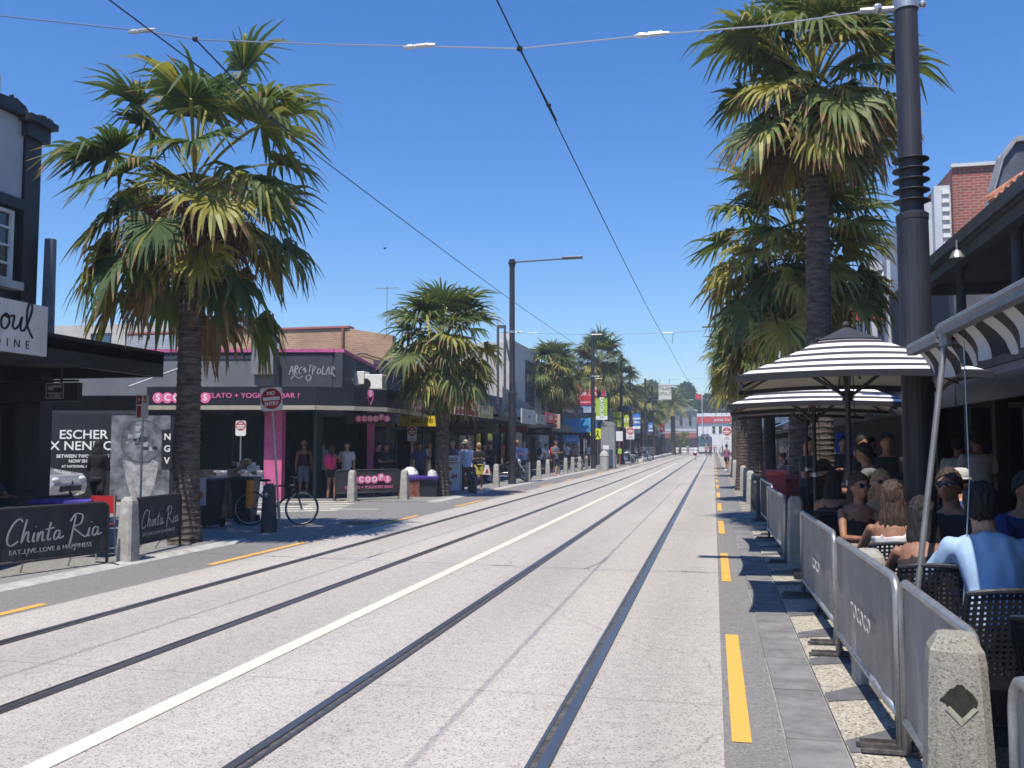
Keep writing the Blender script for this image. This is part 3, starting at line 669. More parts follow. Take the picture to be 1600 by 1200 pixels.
# hanging under-veranda signs facing the viewer
def hangsign(lab, x, y, w_, h_, z, m, body, size, tm, sx=1, frame=None, bold=.002):
    t = thing('hanging_sign', lab, 'sign', (x, y, z))
    mb = MB(); mb.box(-w_ / 2, w_ / 2, 0, .08, 0, h_); mb.build('board', m, t)
    mb = MB(); mb.box(-w_ / 2 + .15, -w_ / 2 + .17, .03, .05, h_, h_ + .2); mb.box(w_ / 2 - .17, w_ / 2 - .15, .03, .05, h_, h_ + .2); mb.build('hanger', darksteel, t)
    if body: text(body, t, (0, -.004, h_ / 2), size, tm, sx=sx, bold=bold)
    return t
hangsign('yellow NAILS hanging sign under the veranda beside the middle palm', -10.4, 31.3, 1.9, .38, 2.3, yellow, 'NAILS  EYES', .2, letterk, .8)
hangsign('dark red TERMINUS hanging sign beside the yellow sign', -12.1, 30.0, 1.5, .34, 2.3, mat('maroon_sign', (.12, .03, .035), .5), 'TERMINUS', .2, letterg, 1)
hangsign('grey AGENCY hanging sign under the brown veranda', -10.6, 39.5, 2.1, .5, 2.15, mat('dull_grey_sign', (.13, .13, .12), .6), 'Letters Agency', .22, letterk, 1)
hangsign('maroon hanging sign right of the grey agency sign', -10.4, 45.5, 2.0, .32, 2.3, mat('maroon2', (.16, .02, .03), .5), None, .2, letterk)
hangsign('black hanging sign before the white framed brown sign', -9.9, 51.5, 1.5, .45, 2.2, black, 'SALE', .2, letterg)
rs = thing('roadside_sign', 'square brown and cream panelled sign hung at the veranda edge beyond the lamp post', 'sign', (-9.2, 53, 2.62))
mb = MB(); mb.box(-.5, .25, 0, .1, 0, .85); mb.build('board', mat('tan_sign', (.45, .32, .24), .6), rs)
mb = MB()
for k in range(3): mb.box(-.35, .1, -.01, 0, .08 + k * .27, .26 + k * .27)
mb.build('panel', mat('brown_sign', (.18, .07, .05), .6), rs)
# tall black frame and blue sail
hf = thing('roof_frame', 'tall dark empty billboard frame on the roof left of the lamp post', 'frame', tuple(P(779, 600, 44)))
mb = MB()
for x in (-.1, .26): mb.box(x, x + .1, 0, .14, -1, 2.85)
mb.box(-.1, .36, 0, .14, 2.85, 3.0); mb.tube([(.3, .07, 2.5), (.95, .07, -.6)], .06, 6); mb.build('frame', mat('frame_grey', (.06, .055, .07), .6), hf)
sa = MB(); a = P(785, 603, 46); b = P(835, 638, 50); c = P(785, 640, 48); d = V((.3, .6, 0))
sa.face([a, b, c]); sa.face([a + d * .05, c + d * .05, b + d * .05]); sa.face([a, a + d * .05, b + d * .05, b]); sa.face([b, b + d * .05, c + d * .05, c]); sa.face([c, c + d * .05, a + d * .05, a])
solo(sa, 'shade_sail', mat('sail_cloth', (.30, .42, .55), .7), 'pale blue triangular shade sail beside the cream building', 'sail')
# lit figures above the grey fascia
for k, (px, c) in enumerate(((722, .8), (738, .6))):
    q = P(px, 633, 44.5); mb = MB(); mb.ball((0, 0, .12), .22, .15, .14, 8); mb.ball((.12, 0, .24), .13, .1, .1, 8); mb.tube([(-.1, 0, .0), (-.2, 0, -.15)], .06, 6)
    solo(mb, 'roof_ornament', [offwhite, mat('tan_cloth', (.5, .3, .18), .8)][k:k + 1] or offwhite, ['pale rounded ornament on the grey fascia left of the lamp post', 'tan rounded ornament on the grey fascia close to the lamp post'][k], 'ornament', loc=q)
# cream building with glass strip
cb = shop('cream rendered modern building with tall glass strip and blue wall logo', 53.0, 62.5, 7.9, cream, vx=None, X=-12)
mb = MB(); mb.box(-12, -11.9, 57.4, 60.0, 3.2, 7.2); gsx = mb.build('glass_strip', glassblue, cb)
mb = MB()
for k in range(26): z = 3.3 + k * .15; mb.box(-11.9, -11.88, 58.2 + rnd.random() * .3, 59.6, z, z + .06)
mb.build('lettering', letterk, gsx)
mb = MB(); mb.box(-22, -12, 62.5, 67.5, 0, 6.9); mb.box(-22, -11.9, 62.48, 67.52, 6.9, 7.0); mb.build('wall', cream, cb)
for y in (62.9, 65.6): window(cb, 'x', y, y + 1.5, 3.2, 5.0, -12, cream, glassblue, 0, .06)
script([[(0, .2), (.1, .9), (.3, .9), (.35, .1)], [(.5, .9), (.5, .1), (.75, .1), (.8, .9)], [(1, .1), (1.1, .95), (1.3, .1)]], (-11.9, 63.4, 5.35), (0, 1, 0), (0, 0, 1), 1.1, .28, mat('cyan_logo', (.02, .35, .8), .4), cb, 'logo')
mb = MB(); mb.box(-11.4, -9.6, 53.2, 62, 2.5, 2.95); mb.build('veranda', charcoal, cb)
mb = MB(); mb.box(-11.9, -11.75, 53.3, 55.2, .1, 2.4); mb.build('side_panel', mat('pale_panel', (.35, .35, .4), .5, var=.2), cb)
# bank shop with blue awning, black-fascia shop and others further on
s4 = shop('low brick corner bank with blue fascia and dark blue blind', 69, 79, 4.2, mat('brown_render', (.16, .07, .05), .8), vz=2.75, vx=-9.4, vm=skyblue)
mb = MB(); mb.box(-9.4, -9.3, 69.1, 75, 2.6, 3.75); mb.build('fascia_sign', mat('bright_blue', (.10, .40, .72), .5), s4)
mb = MB(); mb.box(-12, -9.4, 69.0, 69.1, 2.6, 3.7); mb.box(-12, -10.2, 68.9, 69, 1.75, 2.4); bbx = mb.build('fascia_panel', skyblue, s4)
text('bank', bbx, (-10.8, 68.88, 2.05), .4, letterw, shear=.3)
mb = MB(); mb.box(-9.4, -9.3, 75.1, 78.9, 2.6, 3.7); mb.build('fascia_sign', blue, s4)
s5 = shop('two storey dark shop with black fascia and white emblem beyond the blue bank', 79, 89, 5.0, mat('slate_render', (.07, .08, .10), .7), vz=2.8, vx=-9.0, vm=charcoal)
f = fascia(s5, 79.1, 88.8, 2.6, 4.6, black, None, .5, letterw, x=-9.0)
mb = MB(); mb.box(-12.5, -9.0, 78.9, 79.0, 2.6, 4.5); f2 = mb.build('fascia_sign', mat('navy_black', (.015, .017, .03), .5), s5)
for k in range(6):
    a = k * math.pi / 3; mb = MB(); mb.ball((-10.9 + .28 * math.cos(a), 78.88, 3.5 + .28 * math.sin(a)), .16, .02, .16, 8); mb.build('emblem', letterw, f2)
text('WAVES\nHAIR', f2, (-9.9, 78.88, 3.55), .36, letterw)
mb = MB(); mb.slab([(-20, 4.6), (-12.0, 4.6), (-14.5, 7.2), (-20, 8)], 'y', 79.5, 88); mb.build('roof', charcoal, s5)
bd = thing('billboard', 'large blue and grey patterned billboard with a red notice panel', 'billboard', (-13.2, 84, 4.4))
mb = MB(); mb.box(-1.5, 3.4, 0, .2, 0, 5.6); mb.build('panel', mat('billboard_art', (.5, .5, .55), .6, col2=(.05, .22, .5), scale=.8, var=0), bd)
script([[(0, 3), (.6, 3.6), (.9, 3.0), (1.4, 3.8), (1.7, 3.2), (2.3, 3.9)], [(.2, 2.5), (.7, 2.9), (1.2, 2.4), (1.0, 1.6)], [(.1, 1.2), (.5, 2), (.9, 1.1), (1.0, .4)], [(2.2, 3.3), (2.8, 3.7), (3.2, 3.1)]], (-1.3, -.02, .9), (1, 0, 0), (0, 0, 1), 1.1, .16, letterk, bd, 'drawing')
mb = MB(); mb.box(.4, 3.3, -.06, 0, 1.0, 3.1); q = mb.build('notice', red, bd)
text('BLOCK\nFOR LEASE', q, (1.85, -.07, 2.3), .5, letterw); text('enquire today', q, (1.85, -.07, 1.3), .3, letterw)
s6 = shop('dark shops under a deep veranda past the grey signal box', 89, 104, 5.2, mat('blue_grey_render', (.14, .17, .22), .8), vz=2.9, vx=-9.0)
s7 = shop('pale tiled roof shop with green end wall beyond the lime banners', 104, 122, 7.5, cream, vz=2.9, vx=-9.2, ups=[(106 + k * 3, 107.2 + k * 3, 4.5, 6.8, white, glassblue) for k in range(5)])
s8 = shop('tall pale building with blue columns near the far end, left', 122, 140, 8.2, mat('pale_green_render', (.45, .48, .40), .8), vz=2.9, vx=-9.2, ups=[(124 + k * 3, 125.3 + k * 3, 4.5, 7.2, white, glassblue) for k in range(5)])
s9 = shop('white far shop block behind the date palms', 140, 170, 5.5, ltgrey, vz=2.9, vx=-9.2)
s10 = shop('low far shop block beside the tram stop', 170, 215, 5.0, mat('far_render', (.33, .36, .40), .8), vz=2.9, vx=-9.4)
# -- far end of the street
fe = thing('far_building', 'blue grey two storey terrace with white parapet closing the street', 'building')
mb = MB(); mb.box(-14, -3.9, 222, 236, 0, 10.4); mb.box(-8.5, -5.0, 221.5, 222, 10.4, 11.0); mb.box(-14.2, -3.8, 221.3, 222, 10.0, 10.4); mb.build('wall', mat('far_blue_grey', (.20, .21, .24), .8), fe)
for x in (-12.5, -10.3, -8.1, -5.9): window(fe, 'y', x, x + .9, 6.3, 9.0, 222, ltgrey, glass, 1, -.12)
mb = MB(); mb.box(-14, -4, 219, 221.9, 4.6, 5.0); mb.slab([(-14, 5.0), (-4, 5.0), (-4, 5.6), (-14, 5.6)], 'y', 218.9, 219.05); mb.box(-14, -4, 218.85, 219, 3.4, 4.6, 1); mb.build('veranda', [ltgrey, mat('terracotta_sign', (.35, .10, .07), .7)], fe)
fs = thing('far_store', 'white store with wide red fascia at the end of the street', 'building')
mb = MB(); mb.box(-3.5, 18, 216, 232, 0, 7.6); mb.build('wall', mat('bright_white_render', (.72, .72, .70), .8), fs)
mb = MB(); mb.box(-3.7, 7.6, 215.6, 216, 6.9, 8.4); q = mb.build('fascia_sign', mat('soft_red', (.55, .06, .05), .6), fs); text('pizza hot', q, (2.2, 215.55, 7.65), 1.1, letterw)
mb = MB(); mb.box(-3.7, 7.6, 215.55, 216.1, 8.4, 9.2); mb.build('parapet', white, fs)
for x in (-.3, 1.2, 3.6, 5.4): window(fs, 'y', x, x + .8, 4.4, 6.2, 216, offwhite, glass, 1, -.1)
mb = MB(); mb.tube([(0, 0, 0), (0, 0, 14)], .08, 6); fg = solo(mb, 'flagpole', offwhite, 'thin pole flying a red flag above the far store', 'flagpole', loc=(-2.5, 214, 0))
mb = MB(); mb.box(-1.5, -.05, -.02, .02, 12.4, 13.6); mb.build('flag', red, fg)

for k, (x, y, z, hh, lab) in enumerate(((-12.9, 34.2, 4.7, 3.4, 'tall thin tv aerial above the middle palm crown'), (-13.5, 49.5, 4.3, 2.4, 'tv aerial on the roof beside the cream building'), (-13.0, 75, 4.3, 2.6, 'tv aerial on the blue bank roof'), (8.5, 45, 8.2, 2.5, 'tv aerial on the white building, right side'))):
    t = thing('tv_aerial', lab, 'aerial', (x, y, z), .3 * k, 'roof aerials'); mb = MB(); mb.tube([(0, 0, 0), (0, 0, hh)], .018, 5); mb.build('mast', steel, t)
    mb = MB(); mb.tube([(-.5, 0, hh - .1), (.5, 0, hh - .1)], .012, 4)
    for q in range(7): mb.tube([(-.45 + q * .15, -.22, hh - .1), (-.45 + q * .15, .22, hh - .1)], .007, 4)
    mb.build('array', steel, t)
for k, (x, y, z, lab) in enumerate(((-13.4, 42.5, 4.9, 'grey rooftop cooling unit above the brown veranda'), (-13.2, 57, 8.0, 'grey rooftop cooling unit on the cream building'), (-13.6, 93, 5.3, 'grey rooftop cooling unit past the billboard'))):
    t = thing('cooling_unit', lab, 'air conditioner', (x, y, z), .1 * k, 'rooftop cooling units'); mb = MB(); mb.box(-.5, .5, -.6, .6, .1, .9); mb.build('casing', ltgrey, t, bevel=.03); mb = MB(); mb.lathe([(.4, .9), (.4, .97), (.3, .99)], 16); mb.build('fan_guard', charcoal, t); mb = MB(); mb.box(-.4, .4, -.5, .5, 0, .1); mb.build('base', darksteel, t)

# ------------------------------------------------------------------ right-hand buildings
shaded_veranda_grey = mat('shaded_veranda_grey', (.075, .075, .08), .6, var=.2, scale=3)  # grey lowered so the veranda's shade is part of the colour
rb = thing('cafe_building', 'dark two storey cafe with balcony columns and terracotta hip roof, right edge', 'building')
mb = MB(); mb.box(7.6, 7.9, -6, 19.6, 0, 3); mb.box(4.2, 7.6, -6.3, -6, 0, 3.0); mb.box(6.6, 14, -6, 19.6, 3.2, 5.1); mb.box(4.4, 7.6, 19.3, 19.6, 0, 3.0); mb.build('wall', mat('shaded_cafe_wall', (.014, .014, .018), .8, var=.2), rb)  # wall colour darkened to carry the deep shade of the cafe
mb = MB(); mb.box(4.2, 7.6, -6, 19.6, 3.0, 3.2); mb.box(4.08, 4.2, -6, 19.6, 2.78, 3.24); mb.build('veranda', shaded_veranda_grey, rb)
mb = MB(); mb.box(4.3, 4.34, -6, 19.6, 3.24, 3.75); mb.box(4.2, 4.45, -6, 19.65, 3.75, 3.82); mb.build('balustrade', mat('balustrade_grey', (.16, .17, .18), .7, var=.2), rb)
for y in (3, 7, 10.7, 14.4, 17.5): mb = MB(); mb.lathe([(.12, 3.82), (.12, 3.95), (.085, 4.0), (.075, 4.7), (.11, 4.78), (.14, 4.9)], 14, o=(4.42, y, 0)); mb.build('column', darkrender, rb, smooth=True)
for y in (0.5, 5.5, 10.5, 15.5, 19.3): mb = MB(); mb.box(4.35, 4.55, y, y + .2, 0, 2.78); mb.build('post', black, rb)
mb = MB(); mb.box(4.05, 6.6, -6, 19.9, 4.9, 5.0); mb.box(3.98, 4.08, -6, 19.95, 4.93, 5.12); mb.box(4.12, 4.3, -6, 19.8, 4.72, 4.9); mb.box(4.0, 6.6, 19.8, 19.95, 4.7, 5.1); mb.build('eave', shaded_veranda_grey, rb)
mb = MB()
rt = mat('terracotta_tile', (.46, .20, .12), .8, var=.35, scale=9)
def tiled(mb, p0, p1, p2, p3, nu, nv):
    p0, p1, p2, p3 = map(V, (p0, p1, p2, p3))
    for j in range(nv):
        for i in range(nu):
            q = lambda a, b: (p0.lerp(p1, a)).lerp(p3.lerp(p2, a), b)
            a0, a1, b0, b1 = i / nu, (i + 1) / nu, j / nv, (j + 1) / nv
            am = (a0 + a1) / 2; lift = V((0, 0, .05)); h2 = V((0, 0, .035))
            mb.face([q(a0, b0) + h2, q(am, b0) + lift + h2, q(am, b1) + lift, q(a0, b1)]); mb.face([q(am, b0) + lift + h2, q(a1, b0) + h2, q(a1, b1), q(am, b1) + lift])
            mb.face([q(a0, b0), q(a1, b0), q(a1, b0) + h2, q(am, b0) + lift + h2, q(a0, b0) + h2])
tiled(mb, (4.0, 14.1, 5.1), (4.0, -4, 5.1), (7.6, -4, 7.3), (7.6, 11.2, 7.3), 66, 11)
tiled(mb, (8.5, 14.1, 5.1), (4.0, 14.1, 5.1), (7.6, 11.2, 7.3), (7.7, 11.2, 7.3), 14, 11)
mb.build('roof', rt, rb)
mb = MB(); mb.tube([(3.99, 14.12, 5.17), (7.62, 11.18, 7.4)], .09, 8); mb.build('ridge', rt, rb)
mb = MB(); mb.lathe([(.015, .0), (.015, -.16), (.06, -.18), (.11, -.27), (.12, -.3)], 12, o=(3.9, 15.6, 4.93)); mb.build('lamp', steel, rb)
mb = MB(); mb.box(4.6, 7.6, -5.9, 19.3, .021, .03); mb.build('floor', mat('shaded_cafe_floor', (.03, .025, .022), .5, var=.2), rb)  # floor tone includes painted-in shade from under the veranda
# interior bits: counter, shelves, warm menu lights
mb = MB(); mb.box(6.6, 7.5, 6.5, 12.5, .03, 1.1); mb.build('bar_counter', mat('dark_timber', (.06, .035, .025), .5, var=.3, scale=5), rb)
for k in range(3): mb = MB(); mb.box(7.45, 7.6, 8, 13, 1.5 + k * .35, 1.53 + k * .35); mb.build('shelf', timber, rb)
# warm lit strip over the bar, visible in the photo
mb = MB(); mb.box(7.5, 7.59, 11.5, 14.2, 2.08, 2.16); mb.build('bar_light', mat('bar_glow', (1, .62, .3), .5, var=0, emit=1.6), rb)
mb = MB(); mb.tube([(4.75, 12.2, .03), (4.75, 12.2, 3.0)], .035, 8); mb.tube([(4.7, 9.2, .03), (4.7, 9.2, 3.0)], .03, 8); mb.build('drain_pipe', mat('pipe_grey', (.2, .2, .2), .6), rb)
# gable and red brick, grey block walls
gb = thing('gabled_building', 'dark painted building with curved baroque gable behind the tiled roof', 'building')
pr = [(5.0, 3.0)]
for a, b in ((5.0, 5.2), (5.55, 5.5), (5.72, 6.1), (5.85, 6.9), (6.05, 7.6), (6.3, 7.95), (6.65, 7.98), (6.95, 7.8), (7.15, 7.7), (7.4, 7.85), (7.9, 8.3), (8.6, 8.5), (9.4, 8.3), (10, 7.8), (10.5, 6.5), (11.5, 5.5), (12, 5.3)): pr.append((a, b))
pr += [(12, 0), (5.0, 0)]
mb = MB(); mb.slab(pr, 'y', 20.4, 20.75); mb.build('gable_wall', mat('gable_paint', (.10, .11, .15), .8, var=.3, scale=1.5), gb)
mb = MB(); mb.slab([(a, b + .02) for a, b in pr[1:-2]] + [(a, b + .13) for a, b in reversed(pr[1:-2])], 'y', 20.3, 20.85); mb.build('coping', mat('coping_grey', (.3, .3, .31), .8), gb)
mb = MB(); mb.box(5.3, 12, 20.75, 27, 0, 5.6); mb.box(5.1, 5.3, 20.8, 28, 3.0, 5.9); mb.build('wall', darkrender, gb)
mb = MB(); mb.box(5.02, 5.4, 20.4, 28, 5.9, 6.0); mb.box(5.0, 5.1, 27.6, 28.1, 4, 7.0); mb.build('parapet', ltgrey, gb)
mb = MB(); mb.box(6.9, 7.2, 20.35, 20.4, 6.1, 7.1); mb.build('weathered_patch', mat('rust_patch', (.25, .09, .05), .8, var=.4), gb)
br = thing('brick_building', 'red brick parapet building with pale block side, right', 'building')
mb = MB(); mb.box(6.97, 12, 28.1, 40, 0, 9.75); mb.build('wall', redbrick, br)
mb = MB(); mb.box(6.92, 12, 28.0, 28.1, 9.75, 9.85); mb.box(8.2, 12, 28.0, 28.3, 9.86, 10.0); mb.build('coping', offwhite, br)
mb = MB(); mb.box(6.0, 6.96, 28.6, 38, 3.3, 8.9); mb.box(6.5, 6.96, 28.3, 28.6, 4, 9.3); mb.build('side_wall', mat('pale_block', (.5, .52, .55), .8, var=.1, scale=1), br)
mb = MB()
for k in range(18): mb.box(6.7, 6.9, 28.2, 28.3, 4.6 + k * .26, 4.72 + k * .26)
mb.build('vent_strip', white, br)
wb = thing('white_building', 'white rendered building with balconies and black cafe sign beyond the big pole', 'building')
mb = MB(); mb.box(5.6, 14, 34, 60, 3, 8.2); mb.box(5.0, 5.6, 42, 48, 3, 8.6); mb.build('wall', ltgrey, wb)
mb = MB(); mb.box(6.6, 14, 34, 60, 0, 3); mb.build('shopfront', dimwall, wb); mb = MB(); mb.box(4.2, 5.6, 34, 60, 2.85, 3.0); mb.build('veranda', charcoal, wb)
for y in (35.2, 38.2, 49.5, 52.5, 55.5): window(wb, 'x', y, y + 1.6, 3.8, 5.6, 5.6, white, glass, 1, -.1)
for y in (35.2, 38.2): window(wb, 'x', y, y + 1.6, 6.3, 7.7, 5.6, white, glass, 1, -.1)
window(wb, 'y', 6.0, 6.9, 3.4, 5.2, 34, white, glassblue, 1, -.08); window(wb, 'y', 7.4, 8.3, 3.4, 5.2, 34, white, glassblue, 1, -.08)
mb = MB(); mb.box(4.6, 5.6, 36, 42, 3.0, 3.2); mb.box(4.6, 4.65, 36, 42, 3.2, 4.1); mb.box(4.6, 5.6, 35.95, 36, 3.2, 4.1); mb.build('balcony', charcoal, wb)
cs = thing('cafe_sign', 'black projecting Cafe sign with a ring emblem beside the big pole', 'sign', tuple(P(1378, 475, 33)))
mb = MB(); mb.box(-.1, 1.1, 0, .12, 0, 1.2); mb.build('board', charcoal, cs)
script([[(.5, .9), (.2, .9), (.1, .4), (.3, .1), (.6, .3)], [(1.0, .6), (.75, .4), (.85, .1), (1.05, .5), (1.1, .1)], [(1.6, 1.1), (1.4, 1), (1.4, -.2)], [(1.3, .6), (1.6, .6)], [(1.75, .35), (2.05, .4), (1.95, .6), (1.75, .4), (1.9, .1), (2.1, .2)]], (.0, -.01, .75), (1, 0, 0), (0, 0, 1), .42, .05, letterw, cs)
mb = MB(); mb.tube([(.75 + .24 * math.cos(t), -.015, .3 + .24 * math.sin(t)) for t in (k * math.pi / 10 for k in range(20))], .02, 5, closed=True); mb.build('ring_emblem', letterw, cs)
rsn = thing('roof_sign', 'red sign board hanging behind the right palms', 'sign', tuple(P(1316, 502, 30)))
mb = MB(); mb.box(0, 1.25, 0, .1, 0, .62); mb.build('board', mat('coral_sign', (.7, .07, .12), .6), rsn)
mb = MB(); mb.box(-.03, 1.28, .02, .08, -.04, .0); mb.box(.03, .1, .02, .08, -2.2, -.04); mb.build('frame', offwhite, rsn)
s11 = shop('shops with slatted shade blinds on the right past the white building', 60, 84, 5.6, mat('beige_render', (.38, .35, .31), .8), side=1, X=6.6, vx=4.1, vz=2.85, ups=[(62 + k * 4, 64 + k * 4, 3.6, 5.0, white, glass) for k in range(5)])
s12 = shop('white parapet shops far along the right side', 84, 130, 5.0, offwhite, side=1, X=6.6, vx=4.1, vz=2.85)
s13 = shop('last low shops on the right near the tram', 130, 210, 4.6, mat('far_grey', (.3, .32, .35), .8), side=1, X=6.6, vx=4.1, vz=2.85)
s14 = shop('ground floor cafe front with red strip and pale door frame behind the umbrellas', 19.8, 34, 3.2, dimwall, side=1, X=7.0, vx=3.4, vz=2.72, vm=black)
mb = MB(); mb.box(3.3, 3.4, 20, 30, 2.5, 2.72); mb.box(3.4, 6.9, 19.85, 19.95, 2.45, 2.7); mb.build('fascia', black, s14)
mb = MB(); mb.box(3.0, 4.9, 19.7, 19.76, 2.5, 2.54); mb.box(3.0, 3.6, 19.69, 19.75, 2.38, 2.5); mb.build('red_strip', mat('dark_red', (.3, .02, .05), .6), s14)
mb = MB(); mb.box(4.6, 4.7, 18.2, 18.3, .02, 2.4); mb.box(5.6, 5.7, 18.2, 18.3, .02, 2.4); mb.box(4.7, 5.6, 18.2, 18.3, 2.3, 2.4); mb.build('door_frame', mat('grey_frame', (.2, .2, .2), .6), s14)
# far right folding-arm awnings
awn_f = mat('navy_awning', (.03, .05, .09), .8, var=.1)
def canopy(lab, x0, z0, x1, z1, y0, y1, m, val=.2):
    t = thing('awning', lab, 'awning', (x1, (y0 + y1) / 2, 0))
    h = (y1 - y0) / 2
    mb = MB(); dx = x0 - x1
    mb.slab([(0, 0)] * 0 or [(0, z1), (dx, z0), (dx, z0 - .03), (0, z1 - .03)], 'y', -h, h) if False else None
    n = 12
    top = [(0 + dx * k / n, z1 + (z0 - z1) * k / n - .0) for k in range(n + 1)]
    for k in range(n):
        (a, za), (b, zb) = top[k], top[k + 1]
        mb.obox(((a + b) / 2, 0, (za + zb) / 2), ((b - a) / 2 * 1.001, 0, (zb - za) / 2), (0, h, 0), (0, 0, .008))
    mb.build('fabric', m, t)
    mb = MB(); mb.box(dx - .04 * (1 if dx < 0 else -1), dx, -h, h, z0 - val, z0 + .02); mb.build('valance', m, t)
    mb = MB()
    for yy in (-h + .2, h - .2): mb.tube([(0, yy, z1 - .5), (dx, yy, z0 - .02)], .02, 6)
    mb.build('arm', steel, t)
    return t
canopy('navy folding awning far along the right pavement', 1.9, 2.35, 4.0, 3.1, 46, 52, awn_f)
canopy('blue folding awning on the right beyond the umbrellas', 2.3, 2.3, 4.0, 3.0, 36, 41, mat('mid_blue_awning', (.07, .2, .36), .8))
canopy('grey folding awning nearest beyond the umbrellas', 2.5, 2.35, 4.0, 2.95, 30, 34, mat('grey_awning', (.16, .16, .17), .8))
canopy('black folding awning far down the right side', 2.0, 2.3, 4.0, 3.0, 56, 66, charcoal)
for y0, y1, l in ((5.85, 9.85, 'added black shade cover between the striped awning and the umbrella'), (9.9, 14.6, 'added black shade cover behind the first umbrella'), (14.7, 19.5, 'added black shade cover behind the second and third umbrellas')):
    canopy(l, 2.45, 2.2, 4.2, 2.8, y0, y1, black)  # covers added to keep sun and sky light off the terrace
# striped awnings over the cafe terrace
def striped(lab, y0, y1, xf, zf, xb, zb, per=.30):
    t = thing('striped_awning', lab, 'awning', (xf, y0, 0))
    m = stripes('awning_stripe', (.50, .49, .47), (.012, .012, .014), 1, per, .5)
    n, q = 14, max(8, int((y1 - y0) * 7)); mb = MB()
    def pt(i, j, dz=0):
        a = i / n; y = (y1 - y0) * j / q
        sag = -.16 * math.sin(math.pi * a) - .03 * math.sin(math.pi * a) * math.sin(y * 5)
        return (a * (xb - xf), y + .22 * math.sin(a * math.pi * 1.3) * (1 if a > .0 else 0), zf + (zb - zf) * a + sag + dz)
    for i in range(n):
        for j in range(q):
            mb.face([pt(i, j), pt(i + 1, j), pt(i + 1, j + 1), pt(i, j + 1)]); mb.face([pt(i, j, .006), pt(i, j + 1, .006), pt(i + 1, j + 1, .006), pt(i + 1, j, .006)])
    mb.build('fabric', m, t, smooth=True)
    m2 = stripes('valance_stripe', (.46, .45, .44), (.012, .012, .014), 1, .34, .5)
    mb = MB(); qn = int((y1 - y0) * 16)
    def vp(j, i, d=0):
        y = (y1 - y0) * j / qn; f = i / 8
        return (.035 + .05 * f + .035 * math.sin(y * 9 + 1.5 * f) * f + .03 * math.sin(f * 3.1), y - .22 * f ** 1.6 * 0, zf - .03 - f * (.20 + .02 * abs(math.sin(y * 9.24))))
    me_v = []
    for j in range(qn):
        for i in range(8): mb.face([vp(j, i), vp(j + 1, i), vp(j + 1, i + 1), vp(j, i + 1)])
    v_ = mb.build('valance', m2, t, smooth=True)
    for vv in v_.data.vertices: f = max(0, (zf - .03 - vv.co.z) / .29); vv.co.y -= 0
    n_, l_, b_ = nodes(m2)
    if 'slant' not in m2:
        m2['slant'] = 1; dv = [x for x in n_ if x.type == 'MATH' and x.operation == 'DIVIDE'][0]; sx_ = [x for x in n_ if x.type == 'SEPXYZ'][0]
        a1 = n_.new('ShaderNodeMath'); a1.operation = 'SUBTRACT'; a1.inputs[0].default_value = zf; l_.new(sx_.outputs[2], a1.inputs[1])
        a2 = n_.new('ShaderNodeMath'); a2.operation = 'MULTIPLY'; a2.inputs[1].default_value = 1.0; l_.new(a1.outputs[0], a2.inputs[0])
        a3 = n_.new('ShaderNodeMath'); a3.operation = 'ADD'; l_.new(sx_.outputs[1], a3.inputs[0]); l_.new(a2.outputs[0], a3.inputs[1]); l_.new(a3.outputs[0], dv.inputs[0])
    mb = MB(); mb.tube([(0, -.05, zf), (0, y1 - y0 + .05, zf)], .036, 12); mb.box(-.03, .03, -.05, y1 - y0 + .05, zf - .05, zf + .02); mb.build('front_bar', mat('dull_aluminium', (.20, .205, .21), .5, .4, var=.1, scale=8), t, smooth=False)
    mb = MB(); mb.box(xb - xf, xb - xf + .06, 0, y1 - y0, zb - .16, zb + .12); mb.build('wall_rail', darksteel, t)
    mb = MB()
    for y in (.5, y1 - y0 - .5): mb.tube([(xb - xf, y, zb - .1), ((xb - xf) * .5, y, (zf + zb) / 2 - .22), (.04, y, zf - .03)], .022, 6)
    mb.build('folding_arm', steel, t)
    return t
sa1 = striped('black and white striped awning with steel front bar over the terrace, top right', -3.5, 5.75, 1.35, 2.30, 4.1, 2.9)
sa2 = striped('short striped awning beyond the slanting strut', 5.95, 6.7, 1.37, 2.28, 4.1, 2.9)
mb = MB(); a = V((1.345, 5.7, 2.235)); b = V((1.0, 5.35, .2)); mb.tube([a, b], .017, 10); mb.tube([a + V((0, .0, .03)), a + V((.0, 0, -.05))], .035, 8)
solo(mb, 'awning_strut', MATS['dull_aluminium'], 'slanting steel strut from the striped awning bar down behind the fence', 'strut')
mb = MB(); mb.tube([(1.42, 5.6, 2.2), (1.40, 5.5, 1.4), (1.32, 5.4, .7)], .004, 5); solo(mb, 'crank_cord', steel, 'thin hanging cord beside the slanting strut', 'cord')
# ------------------------------------------------------------------ palms
def leafmat(name, c, c2, rough=.38):
    m = mat(name, c, rough + .1, col2=c2, scale=2.2, var=0, spec=.3)
    n, l, b = nodes(m)
    out = n['Material Output']; tr = n.new('ShaderNodeBsdfTranslucent'); mx = n.new('ShaderNodeMixShader'); mx.inputs[0].default_value = .22
    tr.inputs[0].default_value = (c[0] * 1.6, c[1] * 1.7, c[2], 1)
    l.new(b.outputs[0], mx.inputs[1]); l.new(tr.outputs[0], mx.inputs[2]); l.new(mx.outputs[0], out.inputs[0]); return m
LG = leafmat('palm_green', (.155, .19, .055), (.07, .10, .035), .44)
LD = leafmat('palm_deep_green', (.085, .13, .045), (.04, .07, .028), .44)
LY = leafmat('palm_yellow_green', (.36, .32, .075), (.19, .19, .045))
LB = leafmat('palm_dry', (.30, .20, .09), (.14, .08, .04), .6)
PALM = [LG, LD, LY, LB]
fibre = mat('palm_fibre', (.14, .065, .045), .9, var=.4, scale=6)
